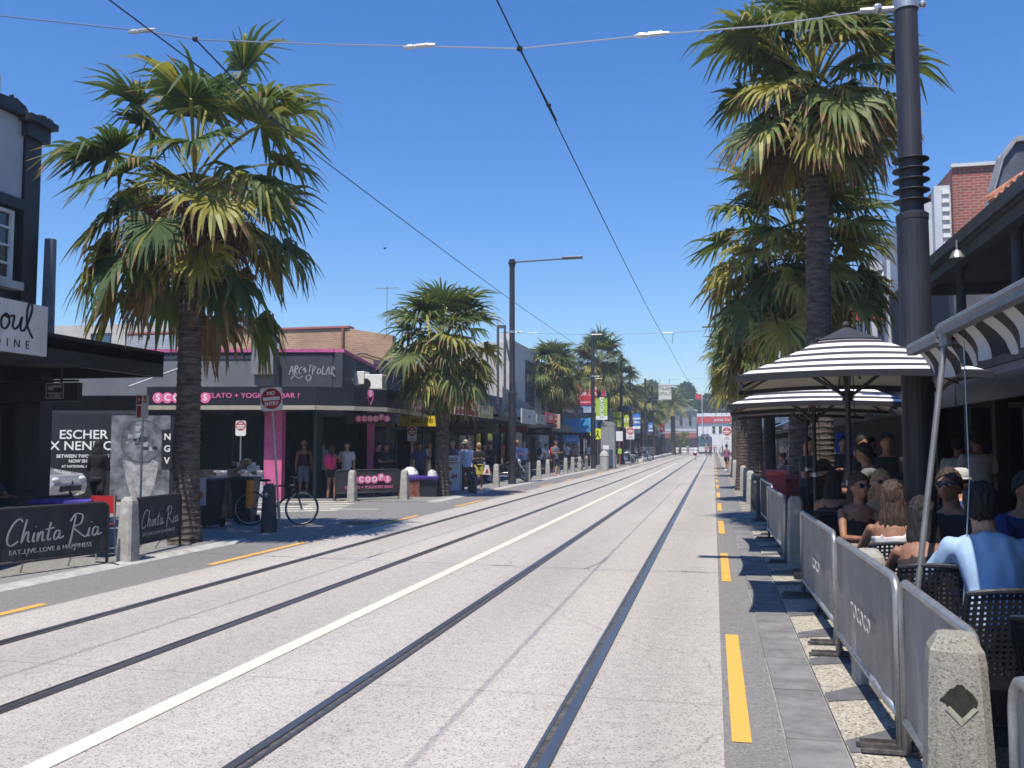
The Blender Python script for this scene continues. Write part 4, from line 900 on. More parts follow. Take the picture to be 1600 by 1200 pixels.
trunkm = mat('palm_trunk', (.095, .075, .062), .95, var=.45, scale=5, bump=.7, stretch=(1, 1, 3.2))
def fan(mb, r, c, az, pol, size, age, nl=30, stalk=1.0):
    d = V((math.sin(pol) * math.cos(az), math.sin(pol) * math.sin(az), math.cos(pol)))
    Lp = size * stalk * r.uniform(.75, 1.15)
    pts = []; p = V(c) + d * .12; g = d.copy()
    for k in range(6):
        pts.append(p.copy()); p = p + g * (Lp / 5); g = (g + V((0, 0, -.10 - .07 * age))).normalized()
    side = g.cross(V((0, 0, 1)))
    side = side.normalized() if side.length > .05 else V((math.cos(az + 1.57), math.sin(az + 1.57), 0))
    side = (side + V((r.uniform(-.3, .3), r.uniform(-.3, .3), r.uniform(-.35, .35)))).normalized()
    nn = side.cross(g).normalized(); side = g.cross(nn).normalized()
    main = 2 if age > .4 and r.random() < .55 else (0 if r.random() < .6 else 1)
    if age > .92 and r.random() < .45: main = 3
    # stalk
    mb.rings([[q + side * .022 * sx + nn * .012 * sn for sx, sn in ((-1, -1), (1, -1), (1, 1), (-1, 1))] for q in pts], 2 if main != 3 else 3)
    t = pts[-1]; span = R(r.uniform(105, 130)); Rl = size * r.uniform(.85, 1.1)
    droop = .35 + .55 * age + r.uniform(0, .35)
    for k in range(nl):
        a = -span + 2 * span * k / (nl - 1)
        u = (g * math.cos(a) + side * math.sin(a) + nn * (.28 * abs(math.sin(a)) - .05)).normalized()
        L = Rl * (1 - .28 * (abs(a) / span) ** 2) * r.uniform(.88, 1.08)
        wd = nn.cross(u).normalized(); tl = nn * (.45 if k % 2 else -.45)
        wv = (wd + tl).normalized()
        prev = None
        mi = main if r.random() < .82 else r.choice((0, 1, 2, 2 if age < .5 else 3))
        s0 = r.uniform(.34, .58); amt = min(1, r.uniform(.45, .95) * droop); kink = r.random() < .12
        sw = V((r.uniform(-1, 1), r.uniform(-1, 1), 0)) * .22; q = t.copy(); sp_ = 0
        for j, (s, hw) in enumerate(((.02, .006), (.28, .036), (.46, .037), (.6, .029), (.74, .022), (.88, .013), (1.0, .002))):
            bl = min(1, max(0, (s - s0) / (.10 if kink else .34))) * amt
            dd = (u * (1 - bl) + V((0, 0, -1)) * bl * 1.15 + sw * bl).normalized()
            q = q + dd * L * (s - sp_); sp_ = s
            e = wv * hw * size * (1.0 if nl > 26 else 1.3)
            if prev:
                mm = 3 if (j >= 5 and r.random() < .15 + .55 * age) else mi
                mb.face([prev[0], prev[1], q + e, q - e], mm)
            prev = (q - e, q + e)
def fan_crown(seed, size, n, zspread, nl=30, maxpol=2.6, stalk=1.0):
    r = random.Random(seed); mb = MB()
    for k in range(n):
        f = (k + .5) / n; pol = .12 + (maxpol - .12) * f ** .78
        az = k * 2.39996 + r.uniform(-.25, .25)
        c = (0, 0, zspread * (.5 - f) + .1)
        fan(mb, r, c, az + r.uniform(-.3, .3), pol + r.uniform(-.22, .22), size * (1 - .08 * f) * r.uniform(.85, 1.12), f, nl, stalk * r.uniform(.8, 1.15))
    return mb
def fibre_mesh(seed, n, rad, L, z0=0):
    r = random.Random(seed); mb = MB()
    for k in range(n):
        az = r.uniform(0, 6.28); q = r.uniform(.1, rad)
        p = V((q * math.cos(az), q * math.sin(az), z0 + r.uniform(-.35, .35))); pts = [p]
        g = V((math.cos(az) * .5, math.sin(az) * .5, r.uniform(-.2, .3)))
        for j in range(4): g = g + V((r.uniform(-.25, .25), r.uniform(-.25, .25), -.35)); pts.append(pts[-1] + g.normalized() * L * r.uniform(.15, .3))
        mb.tube(pts, [.012, .010, .008, .006, .003], 3)
    return mb
def spray_mesh(seed, n, L):
    r = random.Random(seed); mb = MB()
    for k in range(n):
        az = r.uniform(0, 6.28); g = V((math.cos(az) * .8, math.sin(az) * .8, .35)); p = V((0, 0, 0)); st = [p]
        for j in range(5): p = p + g.normalized() * L / 5; g += V((0, 0, -.28)); st.append(p)
        mb.tube(st, .012, 4)
        for j in range(60):
            s = st[r.randrange(2, 6)]; v = V((r.gauss(0, 1), r.gauss(0, 1), r.gauss(-.4, .8))).normalized() * r.uniform(.1, .32)
            mb.tube([s, s + v * .6, s + v + V((0, 0, -.05))], [.006, .005, .003], 3)
    return mb
def trunk_mesh(seed, h, r0, r1, lean=(0, 0), flare=.35, n=16):
    r = random.Random(seed); mb = MB(); rg = []
    k = 0; z = -.05
    while z < h:
        f = max(0, z / h); rad = r0 + (r1 - r0) * f + (r0 * flare) * math.exp(-z * 2.2)
        cx, cy2 = lean[0] * f ** 1.5, lean[1] * f ** 1.5
        for dz, dr in ((0, 0), (.035, .014), (.06, .0)):
            ph = r.uniform(0, 6)
            rg.append([(cx + (rad + dr * r.uniform(.4, 1.2)) * math.cos(2 * math.pi * j / n) * (1 + .02 * math.sin(3 * j + ph)), cy2 + (rad + dr) * math.sin(2 * math.pi * j / n), z + dz + .008 * math.sin(j * 1.7 + ph)) for j in range(n)])
        z += r.uniform(.08, .12)
    mb.rings(rg); return mb
def boots_mesh(seed, h, r0):
    r = random.Random(seed); mb = MB()
    for k in range(46):
        az = k * 2.4; z = -h * k / 46; L = r.uniform(.18, .42)
        p = V((r0 * math.cos(az), r0 * math.sin(az), z)); q = p + V((math.cos(az) * L, math.sin(az) * L, L * r.uniform(-.3, .8)))
        mb.tube([p, q], [.035, .02], 5)
    return mb
def palm(label, loc, h, r0, r1, crown, fib, spr, lean=(0, 0), rz=0, scale=1, sprays=2, boots=.9, group='fan palms along both pavements', dead=True, seed=1, cz=0):
    t = thing('palm_tree', label, 'palm tree', loc, 0, group)
    trunk_mesh(seed, h, r0, r1, lean).build('trunk', trunkm, t)
    def sub(name, me, s=1, z=0, mats=None, rr=0):
        o = bpy.data.objects.new(name, me); COL.objects.link(o); o.parent = t; o.location = (lean[0], lean[1], h + z); o.scale = (s, s, s); o.rotation_euler = (0, 0, rr); return o
    sub('crown', crown, scale, cz, rr=rz)
    sub('fibre', fib, scale, -.15, rr=rz)
    sub('leaf_bases', boots_me, scale, -.0)
    for k in range(sprays): o = sub('flower_spray', spr, scale, .15 + .1 * k, rr=k * 2 + rz)
    return t
cA = fan_crown(5, 1.2, 47, 1.25, 36, 2.25, 1.2).mesh('crown', PALM)
cB = fan_crown(11, 1.1, 52, 1.1, 36, 1.85, 1.0).mesh('crown', PALM)
cC = fan_crown(23, 1.22, 60, 1.1, 28, 2.15, .9).mesh('crown', PALM)
cD = fan_crown(31, 1.05, 42, .8, 22, 2.2, .7).mesh('crown', PALM)
cE = fan_crown(57, 1.2, 56, 1.35, 34, 2.1, 1.0).mesh('crown', PALM)
fibA = fibre_mesh(2, 420, .75, 1.2).mesh('fibre', fibre)
fibB = fibre_mesh(5, 120, .5, 1.0).mesh('fibre', fibre)
boots_me = boots_mesh(4, .9, .16).mesh('leaf_bases', fibre)
sprA = spray_mesh(8, 3, 1.3).mesh('flower_spray', mat('palm_flower', (.30, .32, .08), .8))
palm('big fan palm with yellowing drooping fronds in the left foreground', (-8.42, 13.2, 0), 5.55, .205, .17, cA, fibA, sprA, (-.05, .1), 0.6, 1.03, 3, seed=3, cz=-.05)
palm('bushy fan palm behind the hot dog board, middle left', (-8.34, 27.07, 0), 4.6, .22, .17, cC, fibB, sprA, (0, .1), 1.1, 1.02, 1, seed=5, cz=-.1)
palm('tallest fan palm with reddish fibre skirt beside the big pole, right', (1.72, 15.6, 0), 7.35, .215, .175, cB, fibA, sprA, (.06, 0), 2.2, .98, 1, seed=7)
palm('fan palm lower behind the tallest one on the right', (1.68, 18.6, 0), 5.15, .23, .18, cE, fibA, sprA, (.0, 0), 1.4, .98, 3, seed=9)
far = [  # x px of trunk, distance, height, scale, mesh, label
 (876, 66, 6.0, 1.35, cD, 'shaggy palm with dry skirt left of the second black pole'),
 (862, 62, 6.6, 1.1, cC, 'greener palm partly behind the shaggy dry one'),
 (937, 74, 7.9, 1.3, cB, 'tall slim palm above the lime banner, left side'),
 (962, 88, 7.0, 1.35, cC, 'palm between the third and fourth black poles'),
 (978, 98, 6.0, 1.3, cD, 'small palm low behind the blue banner, left side'),
 (1160, 33, 4.5, .8, cD, 'shaggy palm hanging over the road above the far umbrella, right side'),
 (1180, 26, 3.9, .7, cC, 'short palm just behind the far umbrella, right side'),
 (1150, 46, 5.6, 1.0, cD, 'palm overhanging the right-hand no entry sign'),
 (1152, 62, 6.6, 1.05, cC, 'palm further along the right side behind the red banner'),
 (1003, 118, 6.5, 1.5, cC, 'hazy palm left of the date palm'),
 (1022, 134, 6.4, 1.5, cD, 'hazy palm just right of the arm pole, far left'),
]
for k, (px, Y, h, s, me, lab) in enumerate(far):
    p = P(px, 700, Y)
    palm(lab, (p.x, Y, 0), h, .22, .17, me, fibB, sprA, (0, 0), k * 1.3, s, 0, seed=20 + k)
# date palms (feather fronds)
def date_crown(seed, n, L):
    r = random.Random(seed); mb = MB()
    for k in range(n):
        f = (k + .5) / n; pol = .15 + 1.9 * f; az = k * 2.4
        g = V((math.sin(pol) * math.cos(az), math.sin(pol) * math.sin(az), math.cos(pol))); p = V((0, 0, .2)); st = [p]
        for j in range(9): p = p + g.normalized() * L / 9; g += V((0, 0, -.13)); st.append(p)
        for j in range(1, 9):
            d = (st[j + 1] - st[j - 1]).normalized() if j < 9 else g; s = d.cross(V((0, 0, 1))).normalized()
            for q in range(4):
                b = st[j].lerp(st[min(j + 1, 9)], q / 4)
                for sg in (-1, 1):
                    e = b + (s * sg + d * .5 + V((0, 0, r.uniform(-.35, .1)))) * L * .16
                    mb.face([b, b + d * .07, e], 0 if f < .7 else 2)
        mb.tube(st, .03, 3, 2)
    return mb
dcr = date_crown(1, 44, 3.4).mesh('crown', PALM)
for px, Y, h, lab, s in ((1052, 150, 8.2, 'feathery date palm in front of the far terrace', 1.15), (1036, 165, 7.0, 'second feathery date palm at the tram stop', 1.1)):
    p = P(px, 700, Y); t = thing('palm_tree', lab, 'palm tree', (p.x, Y, 0), 0, 'feathery date palms at the tram stop')
    trunk_mesh(50, h, .4, .32).build('trunk', trunkm, t); o = bpy.data.objects.new('crown', dcr); COL.objects.link(o); o.parent = t; o.location = (0, 0, h); o.scale = (s,) * 3
# broad-leaved trees
def tree(label, loc, h, w_, seed, green, n=2600):
    r = random.Random(seed); t = thing('tree', label, 'tree', loc, 0, 'leafy trees at the end of the street')
    mb = MB(); mb.tube([(0, 0, 0), (.1, 0, h * .3), (0, 0, h * .55)], [.3, .22, .15], 8)
    for k in range(7): a = k * .9; mb.tube([(0, 0, h * .35), (math.cos(a) * w_ * .3, math.sin(a) * w_ * .3, h * .6), (math.cos(a) * w_ * .45, math.sin(a) * w_ * .45, h * .8)], [.12, .08, .03], 5)
    mb.build('trunk', mat('bark', (.12, .09, .07), .9, var=.3), t)
    cl = [(V((r.uniform(-.5, .5) * w_, r.uniform(-.5, .5) * w_, h * r.uniform(.45, .92))), r.uniform(.12, .24) * w_) for k in range(22)]
    mb = MB()
    for k in range(n):
        c, rad = cl[k % 22]; v = V((r.gauss(0, 1), r.gauss(0, 1), r.gauss(0, 1))).normalized() * rad * r.uniform(.6, 1.05)
        p = c + v; a = V((r.uniform(-1, 1), r.uniform(-1, 1), r.uniform(-1, 1))).normalized() * r.uniform(.035, .06) * w_ ; b = a.cross(V((r.random(), r.random(), r.random()))).normalized() * .028 * w_
        mb.face([p - a, p + b, p + a, p - b], r.randrange(2))
    mb.build('crown', green, t)
gm = [leafmat('tree_green', (.08, .16, .03), (.05, .10, .02), .6), leafmat('tree_dark', (.04, .09, .02), (.03, .06, .02), .6)]
tree('bright green tree above the far terrace roof', (-10.5, 250, 0), 19, 14, 1, gm, 5000)
tree('green tree right of the bright one at the street end', (-3.5, 262, 0), 16, 13, 2, gm, 4000)
tree('dark tree behind the flagpole', (1, 270, 0), 14, 9, 3, gm[1:] * 2, 3000)
tree('low dark tree behind the white far store', (12, 255, 0), 15, 16, 4, gm[1:] * 2, 3000)
tree('small young light green street tree at the tram stop', (P(1062, 700, 165).x, 165, 0), 4.2, 3.2, 5, [leafmat('young_leaf', (.18, .26, .05), (.12, .2, .03), .6)] * 2, 900)
mb = MB()
for k in range(16): mb.ball((-40 + k * 6, 330 + (k % 3) * 12, 3), 7, 6, 6 + (k % 4), 10)
struct(mb, 'hills', mat('far_green', (.06, .09, .04), .9, var=.4, scale=.4))

# ------------------------------------------------------------------ poles, wires
def arc(a, b, sag, n=14): a, b = V(a), V(b); return [a.lerp(b, k / n) + V((0, 0, -4 * sag * (k / n) * (1 - k / n))) for k in range(n + 1)]
polexy = {}
def pole(label, loc, h=9.3, r=.135, collars=False, arm=0, band=None, sign=None):
    t = thing('tram_pole', label, 'pole', loc, 0, 'black tramway poles')
    mb = MB(); z1 = 3.72 if r > .1 else 3
    mb.lathe([(r * 1.5, 0), (r * 1.5, .03), (r * 1.08, .04), (r * 1.05, z1), (r * 1.09, z1 + .01), (r * 1.09, z1 + .06), (r * .8, z1 + .09), (r * .74, h), (r * .4, h + .02)], 24)
    mb.build('shaft', polepaint, t, smooth=False)
    if collars:
        for k in range(5): mb = MB(); z = z1 + .18 + k * .1; mb.lathe([(r * .76, z), (r * 1.24, z + .006), (r * 1.23, z + .014), (r * .76, z + .022)], 24); mb.build('collar', polepaint, t)
    if arm:
        mb = MB(); s = 1 if arm > 0 else -1
        mb.tube([(0, 0, h - .12), (arm - .5 * s, 0, h - .06)], .032, 8); mb.lathe([(r * .9, h - .3), (r * .9, h - .02)], 16); mb.lathe([(r * 1.2, h - .17), (r * 1.2, h - .14)], 16)
        mb.build('arm', polepaint, t)
        mb = MB(); mb.obox((arm - .3 * s, 0, h - .04), (.42, 0, 0), (0, .13, 0), (0, 0, .045)); mb.build('lamp_head', mat('lamp_grey', (.12, .12, .14), .4, .5), t, bevel=.02)
    if band:
        mb = MB(); mb.lathe([(r * .84 + .004, band - .05), (r * .84 + .004, band + .05)], 24); s = -1 if loc[0] > 0 else 1
        mb.tube([(s * (r * .8), 0, band - .02), (s * (r + .28), 0, band - .01)], .03, 8); mb.ball((s * (r + .12), 0, band), .05, n=8); mb.ball((-s * (r + .02), 0, band), .035, n=8)
        mb.build('clamp_band', steel, t)
    return t
PR = V((1.87, 9.0, 0))
pole('big near tramway pole with stacked collar rings, right foreground', PR, 9.3, .134, True, -2.45, 5.83)
pole('black street lamp pole with long arm rising past the middle palm', (-8.1, 36.1, 0), 9.35, .15, False, 2.85, 6.3)
for px, Y, arm, lab in ((927, 60.5, 0, 'black pole beside the lime banner'), (971.5, 76, -.55, 'black pole with short lamp stub beyond the lime banner'), (985, 87, 0, 'plain black pole just beyond the short stub pole'), (1009, 104, 0, 'plain black pole past the blue banner'), (1020, 116, 3.3, 'far pole with long arm over the road'), (1027, 130, 0, 'farthest thin black pole on the left')):
    p = P(px, 700, Y); polexy[px] = p; pole(lab, (p.x, Y, 0), 9.3, .16, False, arm, 6.3 if px == 927 else None)
for px, Y, arm, lab in ((1158, 59, -2.2, 'black pole with lamp arm behind the overhanging palms, right side'), (1180, 34, 0, 'dark pole between the right palms and the far umbrella'), (1203, 26.5, 0, 'dark pole left of the tall right palms'), (1149, 88, 0, 'far dark pole on the right side of the street')):
    p = P(px, 700, Y); pole(lab, (p.x, Y, 0), 9.3, .15, False, arm, 6.2 if px == 1158 else None)
wirem = mat('wire_dark', (.03, .03, .035), .5, .5, var=0)
stayw = mat('stay_wire', (.4, .4, .42), .4, .8, var=0)
ins = mat('insulator', (.55, .55, .55), .35, .3, var=0)
def insul(mb, a, d, L=.36):
    a = V(a); d = V(d).normalized(); mb.tube([a - d * L * .5, a - d * L * .35, a - d * L * .2, a - d * L * .18, a + d * L * .3, a + d * L * .5], [.012, .028, .028, .018, .02, .012], 8)
    for k in range(5): mb.tube([a + d * (-.03 + k * .03), a + d * (-.02 + k * .03)], .03, 8)
# first span wire
A = P(-60, 18, 9); B0 = V((1.78, 9, 5.83))
ctl = [A, P(230, 49, 9), P(310, 62, 9), P(500, 69, 9), P(650, 72, 9), P(812, 76, 9), P(1010, 55, 9), P(1200, 40, 9), B0]
t = thing('span_wire', 'nearest span wire crossing the sky to the big right pole', 'overhead wire', A)
mb = MB(); mb.tube([p - A for p in ctl], .0085, 6); mb.build('wire', stayw, t)
mb = MB()
for px, py in ((222, 48), (655, 72), (1018, 54)): q = P(px, py, 9) - A; insul(mb, q, (1, 0, 0))
mb.build('insulator', ins, t)
mb = MB()
for c, e in (((305, 61), V((-5.12, 9.6, 5.52))), ((812, 76), V((-1.79, 9.9, 5.5)))):
    q = P(c[0], c[1], 9) - A; mb.ball(q, .035, n=8); mb.tube([q, e - A], .010, 5); mb.tube([e - A, e + V((0, .5, .0)) - A], .014, 5); mb.ball(e - A, .03, n=6)
mb.build('hanger', wirem, t)
for (x0, lab, x1, x2) in ((-5.1, 'left tram contact wire running up the street', -5.05, -4.9), (-1.79, 'right tram contact wire running up the street', -1.65, -1.4)):
    pts = [V((x0, -3, 5.55)), V((x0, 9.6, 5.47))] + [V((x0 + (x1 - x0) * k / 8, 9.6 + 26.4 * k / 8, 5.47 - .10 * math.sin(math.pi * k / 8))) for k in range(1, 9)] + [V((x2, 60, 5.5)), V((-1.5 if x0 > -3 else -4.9, 88, 5.5)), V((-1.6 if x0 > -3 else -5, 150, 5.5))]
    mb = MB(); mb.tube(pts, .0075, 6); solo(mb, 'contact_wire', wirem, lab, 'overhead wire')
for (xl, xr, Y, z, lab) in ((-8.1, 2.2, 36.1, 6.3, 'span wire at the lamp pole crossing the street'), (-8.4, 2.0, 60.5, 6.2, 'span wire at the pole with the lime banner'), (-8.6, 2.0, 88, 6.2, 'far span wire crossing above the road'), (-8.7, 2.0, 116, 6.2, 'farthest span wire by the arm pole')):
    t = thing('span_wire', lab, 'overhead wire', (xl, Y, z)); L = xr - xl
    mb = MB(); mb.tube(arc((0, 0, 0), (L, 0, 0), .22), .007, 5); mb.build('wire', stayw, t)
    mb = MB()
    for f in (.08, .34, .62, .93): insul(mb, V((L * f, 0, -.88 * f * (1 - f))), (1, 0, 0), .5)
    mb.build('insulator', ins, t)
    mb = MB()
    for xx in (-4.9, -1.5): f = (xx - xl) / L; mb.tube([(xx - xl, 0, -.88 * f * (1 - f)), (xx - xl, -1.3, 5.5 - z)], .009, 4)
    mb.build('hanger', wirem, t)
mb = MB(); mb.ball((0, 0, 0), .035, .09, .03, 6); mb.face([(0, 0, 0), (-.14, .02, .05), (-.1, -.06, .03)]); mb.face([(0, 0, 0), (.14, .02, .05), (.1, -.06, .03)])
tag(solo(mb, 'bird', black, 'tiny dark bird high in the blue sky', 'bird', loc=P(601, 388, 30)))

# ------------------------------------------------------------------ signs and banners
def roundrect(w_, h, r, n=5):
    out = []
    for cx, cz, a0 in ((w_ / 2 - r, h / 2 - r, 0), (-w_ / 2 + r, h / 2 - r, 90), (-w_ / 2 + r, -h / 2 + r, 180), (w_ / 2 - r, -h / 2 + r, 270)):
        for k in range(n + 1): a = R(a0 + 90 * k / n); out.append((cx + r * math.cos(a), cz + r * math.sin(a)))
    return out
signred = mat('sign_red', (.42, .008, .02), .4, var=0)
def disc(mb, c, r, y0, y1, n=28): mb.slab([(c[0] + r * math.cos(2 * math.pi * k / n), c[1] + r * math.sin(2 * math.pi * k / n)) for k in range(n)], 'y', y0, y1)
def noentry(label, loc, zc, w_, h, lean=0, rz=0, sub=False, r=.02, stripe=False):
    t = thing('no_entry_sign', label, 'road sign', loc, rz)
    t.rotation_euler = (0, lean, rz)
    mb = MB(); mb.tube([(0, 0, 0), (0, 0, zc + h * .4)], r, 10); mb.tube([(0, 0, 0), (0, 0, .5)], r * 1.5, 10); mb.build('post', steel, t)
    mb = MB(); mb.slab([(a, b + zc) for a, b in roundrect(w_, h, .05)], 'y', -.035, -.028); pl = mb.build('plate', white, t)
    zz = zc + (h - w_) / 2
    mb = MB(); disc(mb, (0, zz), w_ * .47, -.038, -.0355); mb.build('disc', signred, pl)
    mb = MB(); mb.box(-w_ * .38, w_ * .38, -.041, -.0385, zz - w_ * .075, zz + w_ * .075); mb.build('bar', white, pl)
    text('NO', pl, (0, -.042, zz + w_ * .24), w_ * .23, letterw, bold=.003); text('ENTRY', pl, (0, -.042, zz - w_ * .23), w_ * .23, letterw, bold=.003, sx=.9)
    if sub: text('TRAMS\nEXCEPTED', pl, (0, -.038, zc - h / 2 + (h - w_) / 2), w_ * .17, letterk, sx=.9)
    return t
p = G(437, 824); q = P(423, 625, 16.4)
noentry('large NO ENTRY sign on a leaning steel post next to the parked bicycle', (p.x, p.y, 0), 2.52, .44, .46, lean=R(-4.6), rz=R(8))
p = P(376, 700, 21.5); noentry('small NO ENTRY sign with its post in front of the gelato counter', (p.x, p.y, 0), 2.05, .27, .40, rz=R(16))
p = P(644, 700, 29.5); noentry('NO ENTRY sign under the yellow nails board', (p.x, p.y, 0), 2.0, .34, .5, sub=True)
p = P(985, 700, 70); noentry('NO ENTRY sign beyond the lime banner, left pavement', (p.x, p.y, 0), 2.55, .62, .95, sub=True)
p = P(1136, 700, 55); noentry('NO ENTRY sign on the right pavement under the overhanging palm', (p.x, p.y, 0), 2.28, .52, .82, sub=True)
t = thing('parking_sign', 'white parking sign with red symbols on a thin post in front of the poster wall', 'road sign', tuple(G(218, 838)))
mb = MB(); mb.tube([(0, 0, 0), (0, 0, 2.35)], .02, 8); mb.build('post', steel, t)
mb = MB(); mb.box(-.12, .12, -.03, -.022, 2.08, 2.5); pl = mb.build('plate', white, t)
mb = MB(); mb.box(-.11, -.01, -.034, -.0305, 2.33, 2.48); mb.box(-.1, -.02, -.034, -.0305, 2.1, 2.3); mb.build('symbol', signred, pl); text('S', pl, (.06, -.035, 2.41), .15, signred, bold=.004); text('P', pl, (-.06, -.036, 2.4), .1, letterw)
ts = thing('tram_sign', 'square TRAM ONLY sign hanging from the far pole arm', 'road sign', tuple(P(1039, 624, 116)))
mb = MB(); mb.box(-.8, .8, 0, .05, 0, 2.0); q = mb.build('plate', mat('sign_cream', (.6, .58, .5), .5), ts); text('TRAM\nONLY', q, (0, -.01, 1.0), .6, letterk)
mb = MB(); mb.tube([(-.6, .02, 2.0), (-.6, .02, 2.6)], .03, 5); mb.tube([(.6, .02, 2.0), (.6, .02, 2.6)], .03, 5); mb.build('hanger', darksteel, ts)
def banner(label, px, Y, y0, y1, wpx, m, lines, size, vert=False, foot=True, tm=letterw):
    a = P(px, y0, Y); b = P(px + wpx, y1, Y); t = thing('street_banner', label, 'banner', (a.x, Y, b.z)); W_ = b.x - a.x; H_ = a.z - b.z
    n = 10; mb = MB(); mb.rings([[(W_ * k / n, .03 * math.sin(k * .9), z) for k in range(n + 1)] + [(W_ * k / n, .03 * math.sin(k * .9) + .012, z) for k in reversed(range(n + 1))] for z in (H_ * (.17 if foot else 0), H_)], 0)
    c = mb.build('cloth', m, t)
    if foot: mb = MB(); mb.rings([[(W_ * k / n, .03 * math.sin(k * .9), z) for k in range(n + 1)] + [(W_ * k / n, .03 * math.sin(k * .9) + .012, z) for k in reversed(range(n + 1))] for z in (0, H_ * .168)], 0); mb.build('footer', white, t)
    for z_ in (H_ + .03, -.02): mb = MB(); mb.tube([(-.15, 0, z_), (W_, 0, z_)], .025, 6); mb.build('bracket', darksteel, t)
    text(lines, c, (W_ / 2, -.05, H_ * .56), size, tm, ry=0, bold=.01) if not vert else setattr(text(lines, c, (W_ / 2, -.05, H_ * .56), size, tm, bold=.01), 'rotation_euler', (R(90), R(90), 0))
banner('lime green banner with white vertical lettering', 931, 60.3, 621, 656, 18, lime, 'SAVOUR', .36, True)
banner('olive yellow banner beyond the lime one', 958, 74, 643, 667, 13, mat('olive_banner', (.38, .42, .04), .6), 'ACLAND', .22, False, False, letterk)
banner('orange and lime banner between two black poles', 975, 85, 648, 669, 8, mat('lime2', (.45, .5, .05), .6), 'ST', .5, False, False)
banner('bright blue banner with white writing on the left side', 989, 86, 646, 670, 11.5, mat('banner_blue', (.05, .2, .62), .6), 'open\nlate', .36)
banner('small blue banner far along the left', 1013, 112, 660, 674, 7, mat('banner_blue2', (.06, .2, .5), .6), 'st', .6)
banner('small red banner far along the left', 1031, 120, 663, 678, 7, red, 'k', .6, False)
banner('red vertical banner on the right-hand palms', 1141, 60, 644, 663, 6.5, mat('banner_red', (.6, .03, .03), .6), 'KILDA', .28, True)
banner('blue and white banner below the far umbrella, right', 1156, 42, 628, 654, 18, mat('banner_blue3', (.04, .2, .55), .6), 'open\nlate', .28)
sb = thing('signal_box', 'dark blue overhead box fixed between two black poles', 'sign', tuple(P(967, 642, 76)))
mb = MB(); mb.box(0, 1.25, -.1, .1, 0, .4); mb.build('box', mat('navy_box', (.02, .03, .09), .5), sb)
for k, (px, y, w_) in enumerate(((926, 678, .16), (934, 678, .32), (948, 681, .32))):
    q = P(px, y, 66 - k); mb = MB(); disc(mb, (0, 0), w_ * 1.25, -.03, 0); t = solo(mb, 'crossing_sign', mat('fluoro_yellow', (.75, .85, .02), .5), ['narrow fluorescent yellow round sign left of the black pole', 'fluorescent yellow walking sign behind the black pole', 'rightmost fluorescent yellow crossing sign next to the grey cabinet'][k], 'road sign', loc=q)
    mb = MB(); mb.tube([(0, .02, -q.z), (0, .02, .2)], .03, 6); mb.build('post', steel, t)
    mb = MB(); mb.ball((0, -.04, .18), .07, .01, .07, 8); mb.slab([(-.05, .08), (.06, .08), (.05, -.08), (.16, -.26), (.1, -.3), (0, -.1), (-.12, -.3), (-.18, -.26), (-.06, -.05)], 'y', -.04, -.032); mb.build('symbol', letterk, t)
kc = thing('kiosk', 'grey pillar kiosk with curved top and poster by the far bollards', 'kiosk', tuple(P(949, 700, 62).xy) + (0,))
mb = MB(); mb.box(-.45, .5, 0, .9, 0, 3.0); mb.slab([(-.45, 3.0), (.5, 3.0), (.45, 3.15), (.2, 3.25), (-.3, 3.25)], 'y', 0, .9); mb.build('body', mat('kiosk_grey', (.25, .26, .27), .6, var=.1), kc)
mb = MB(); mb.box(-.3, .1, -.012, 0, 1.1, 1.6); mb.build('notice', white, kc)
bn = thing('waste_bin', 'pale grey street bin with a conical hood beside the kiosk', 'bin', tuple(P(944, 700, 58).xy) + (0,))
mb = MB(); mb.lathe([(.28, 0), (.3, .9)], 14); mb.build('body', concrete2, bn); mb = MB(); mb.lathe([(.32, .92), (.25, 1.1), (.06, 1.28)], 14); mb.build('hood', concrete2, bn)
mp_ = thing('stop_sign_post', 'white tram stop flag on a short pole beside the short stub pole', 'sign', tuple(P(968.5, 700, 70).xy) + (0,))
mb = MB(); mb.tube([(0, 0, 0), (0, 0, 2.6)], .04, 8); mb.build('post', mat('red_post', (.4, .05, .04), .5), mp_); mb = MB(); mb.box(-.28, .24, -.05, -.03, 1.95, 2.7); mb.build('plate', white, mp_)
mb = MB(); mb.box(-.14, .14, -.06, -.04, .95, 1.35); mb.build('yellow_plate', lime, mp_)
gp = MB(); gp.tube([(0, 0, 3.17), (0, 0, 5.35)], [.12, .10], 12); solo(gp, 'service_pole', mat('grey_pole', (.12, .14, .18), .6), 'plain grey pole behind the black corner building and the big palm', 'pole', loc=(-11.75, 13.9, 0))

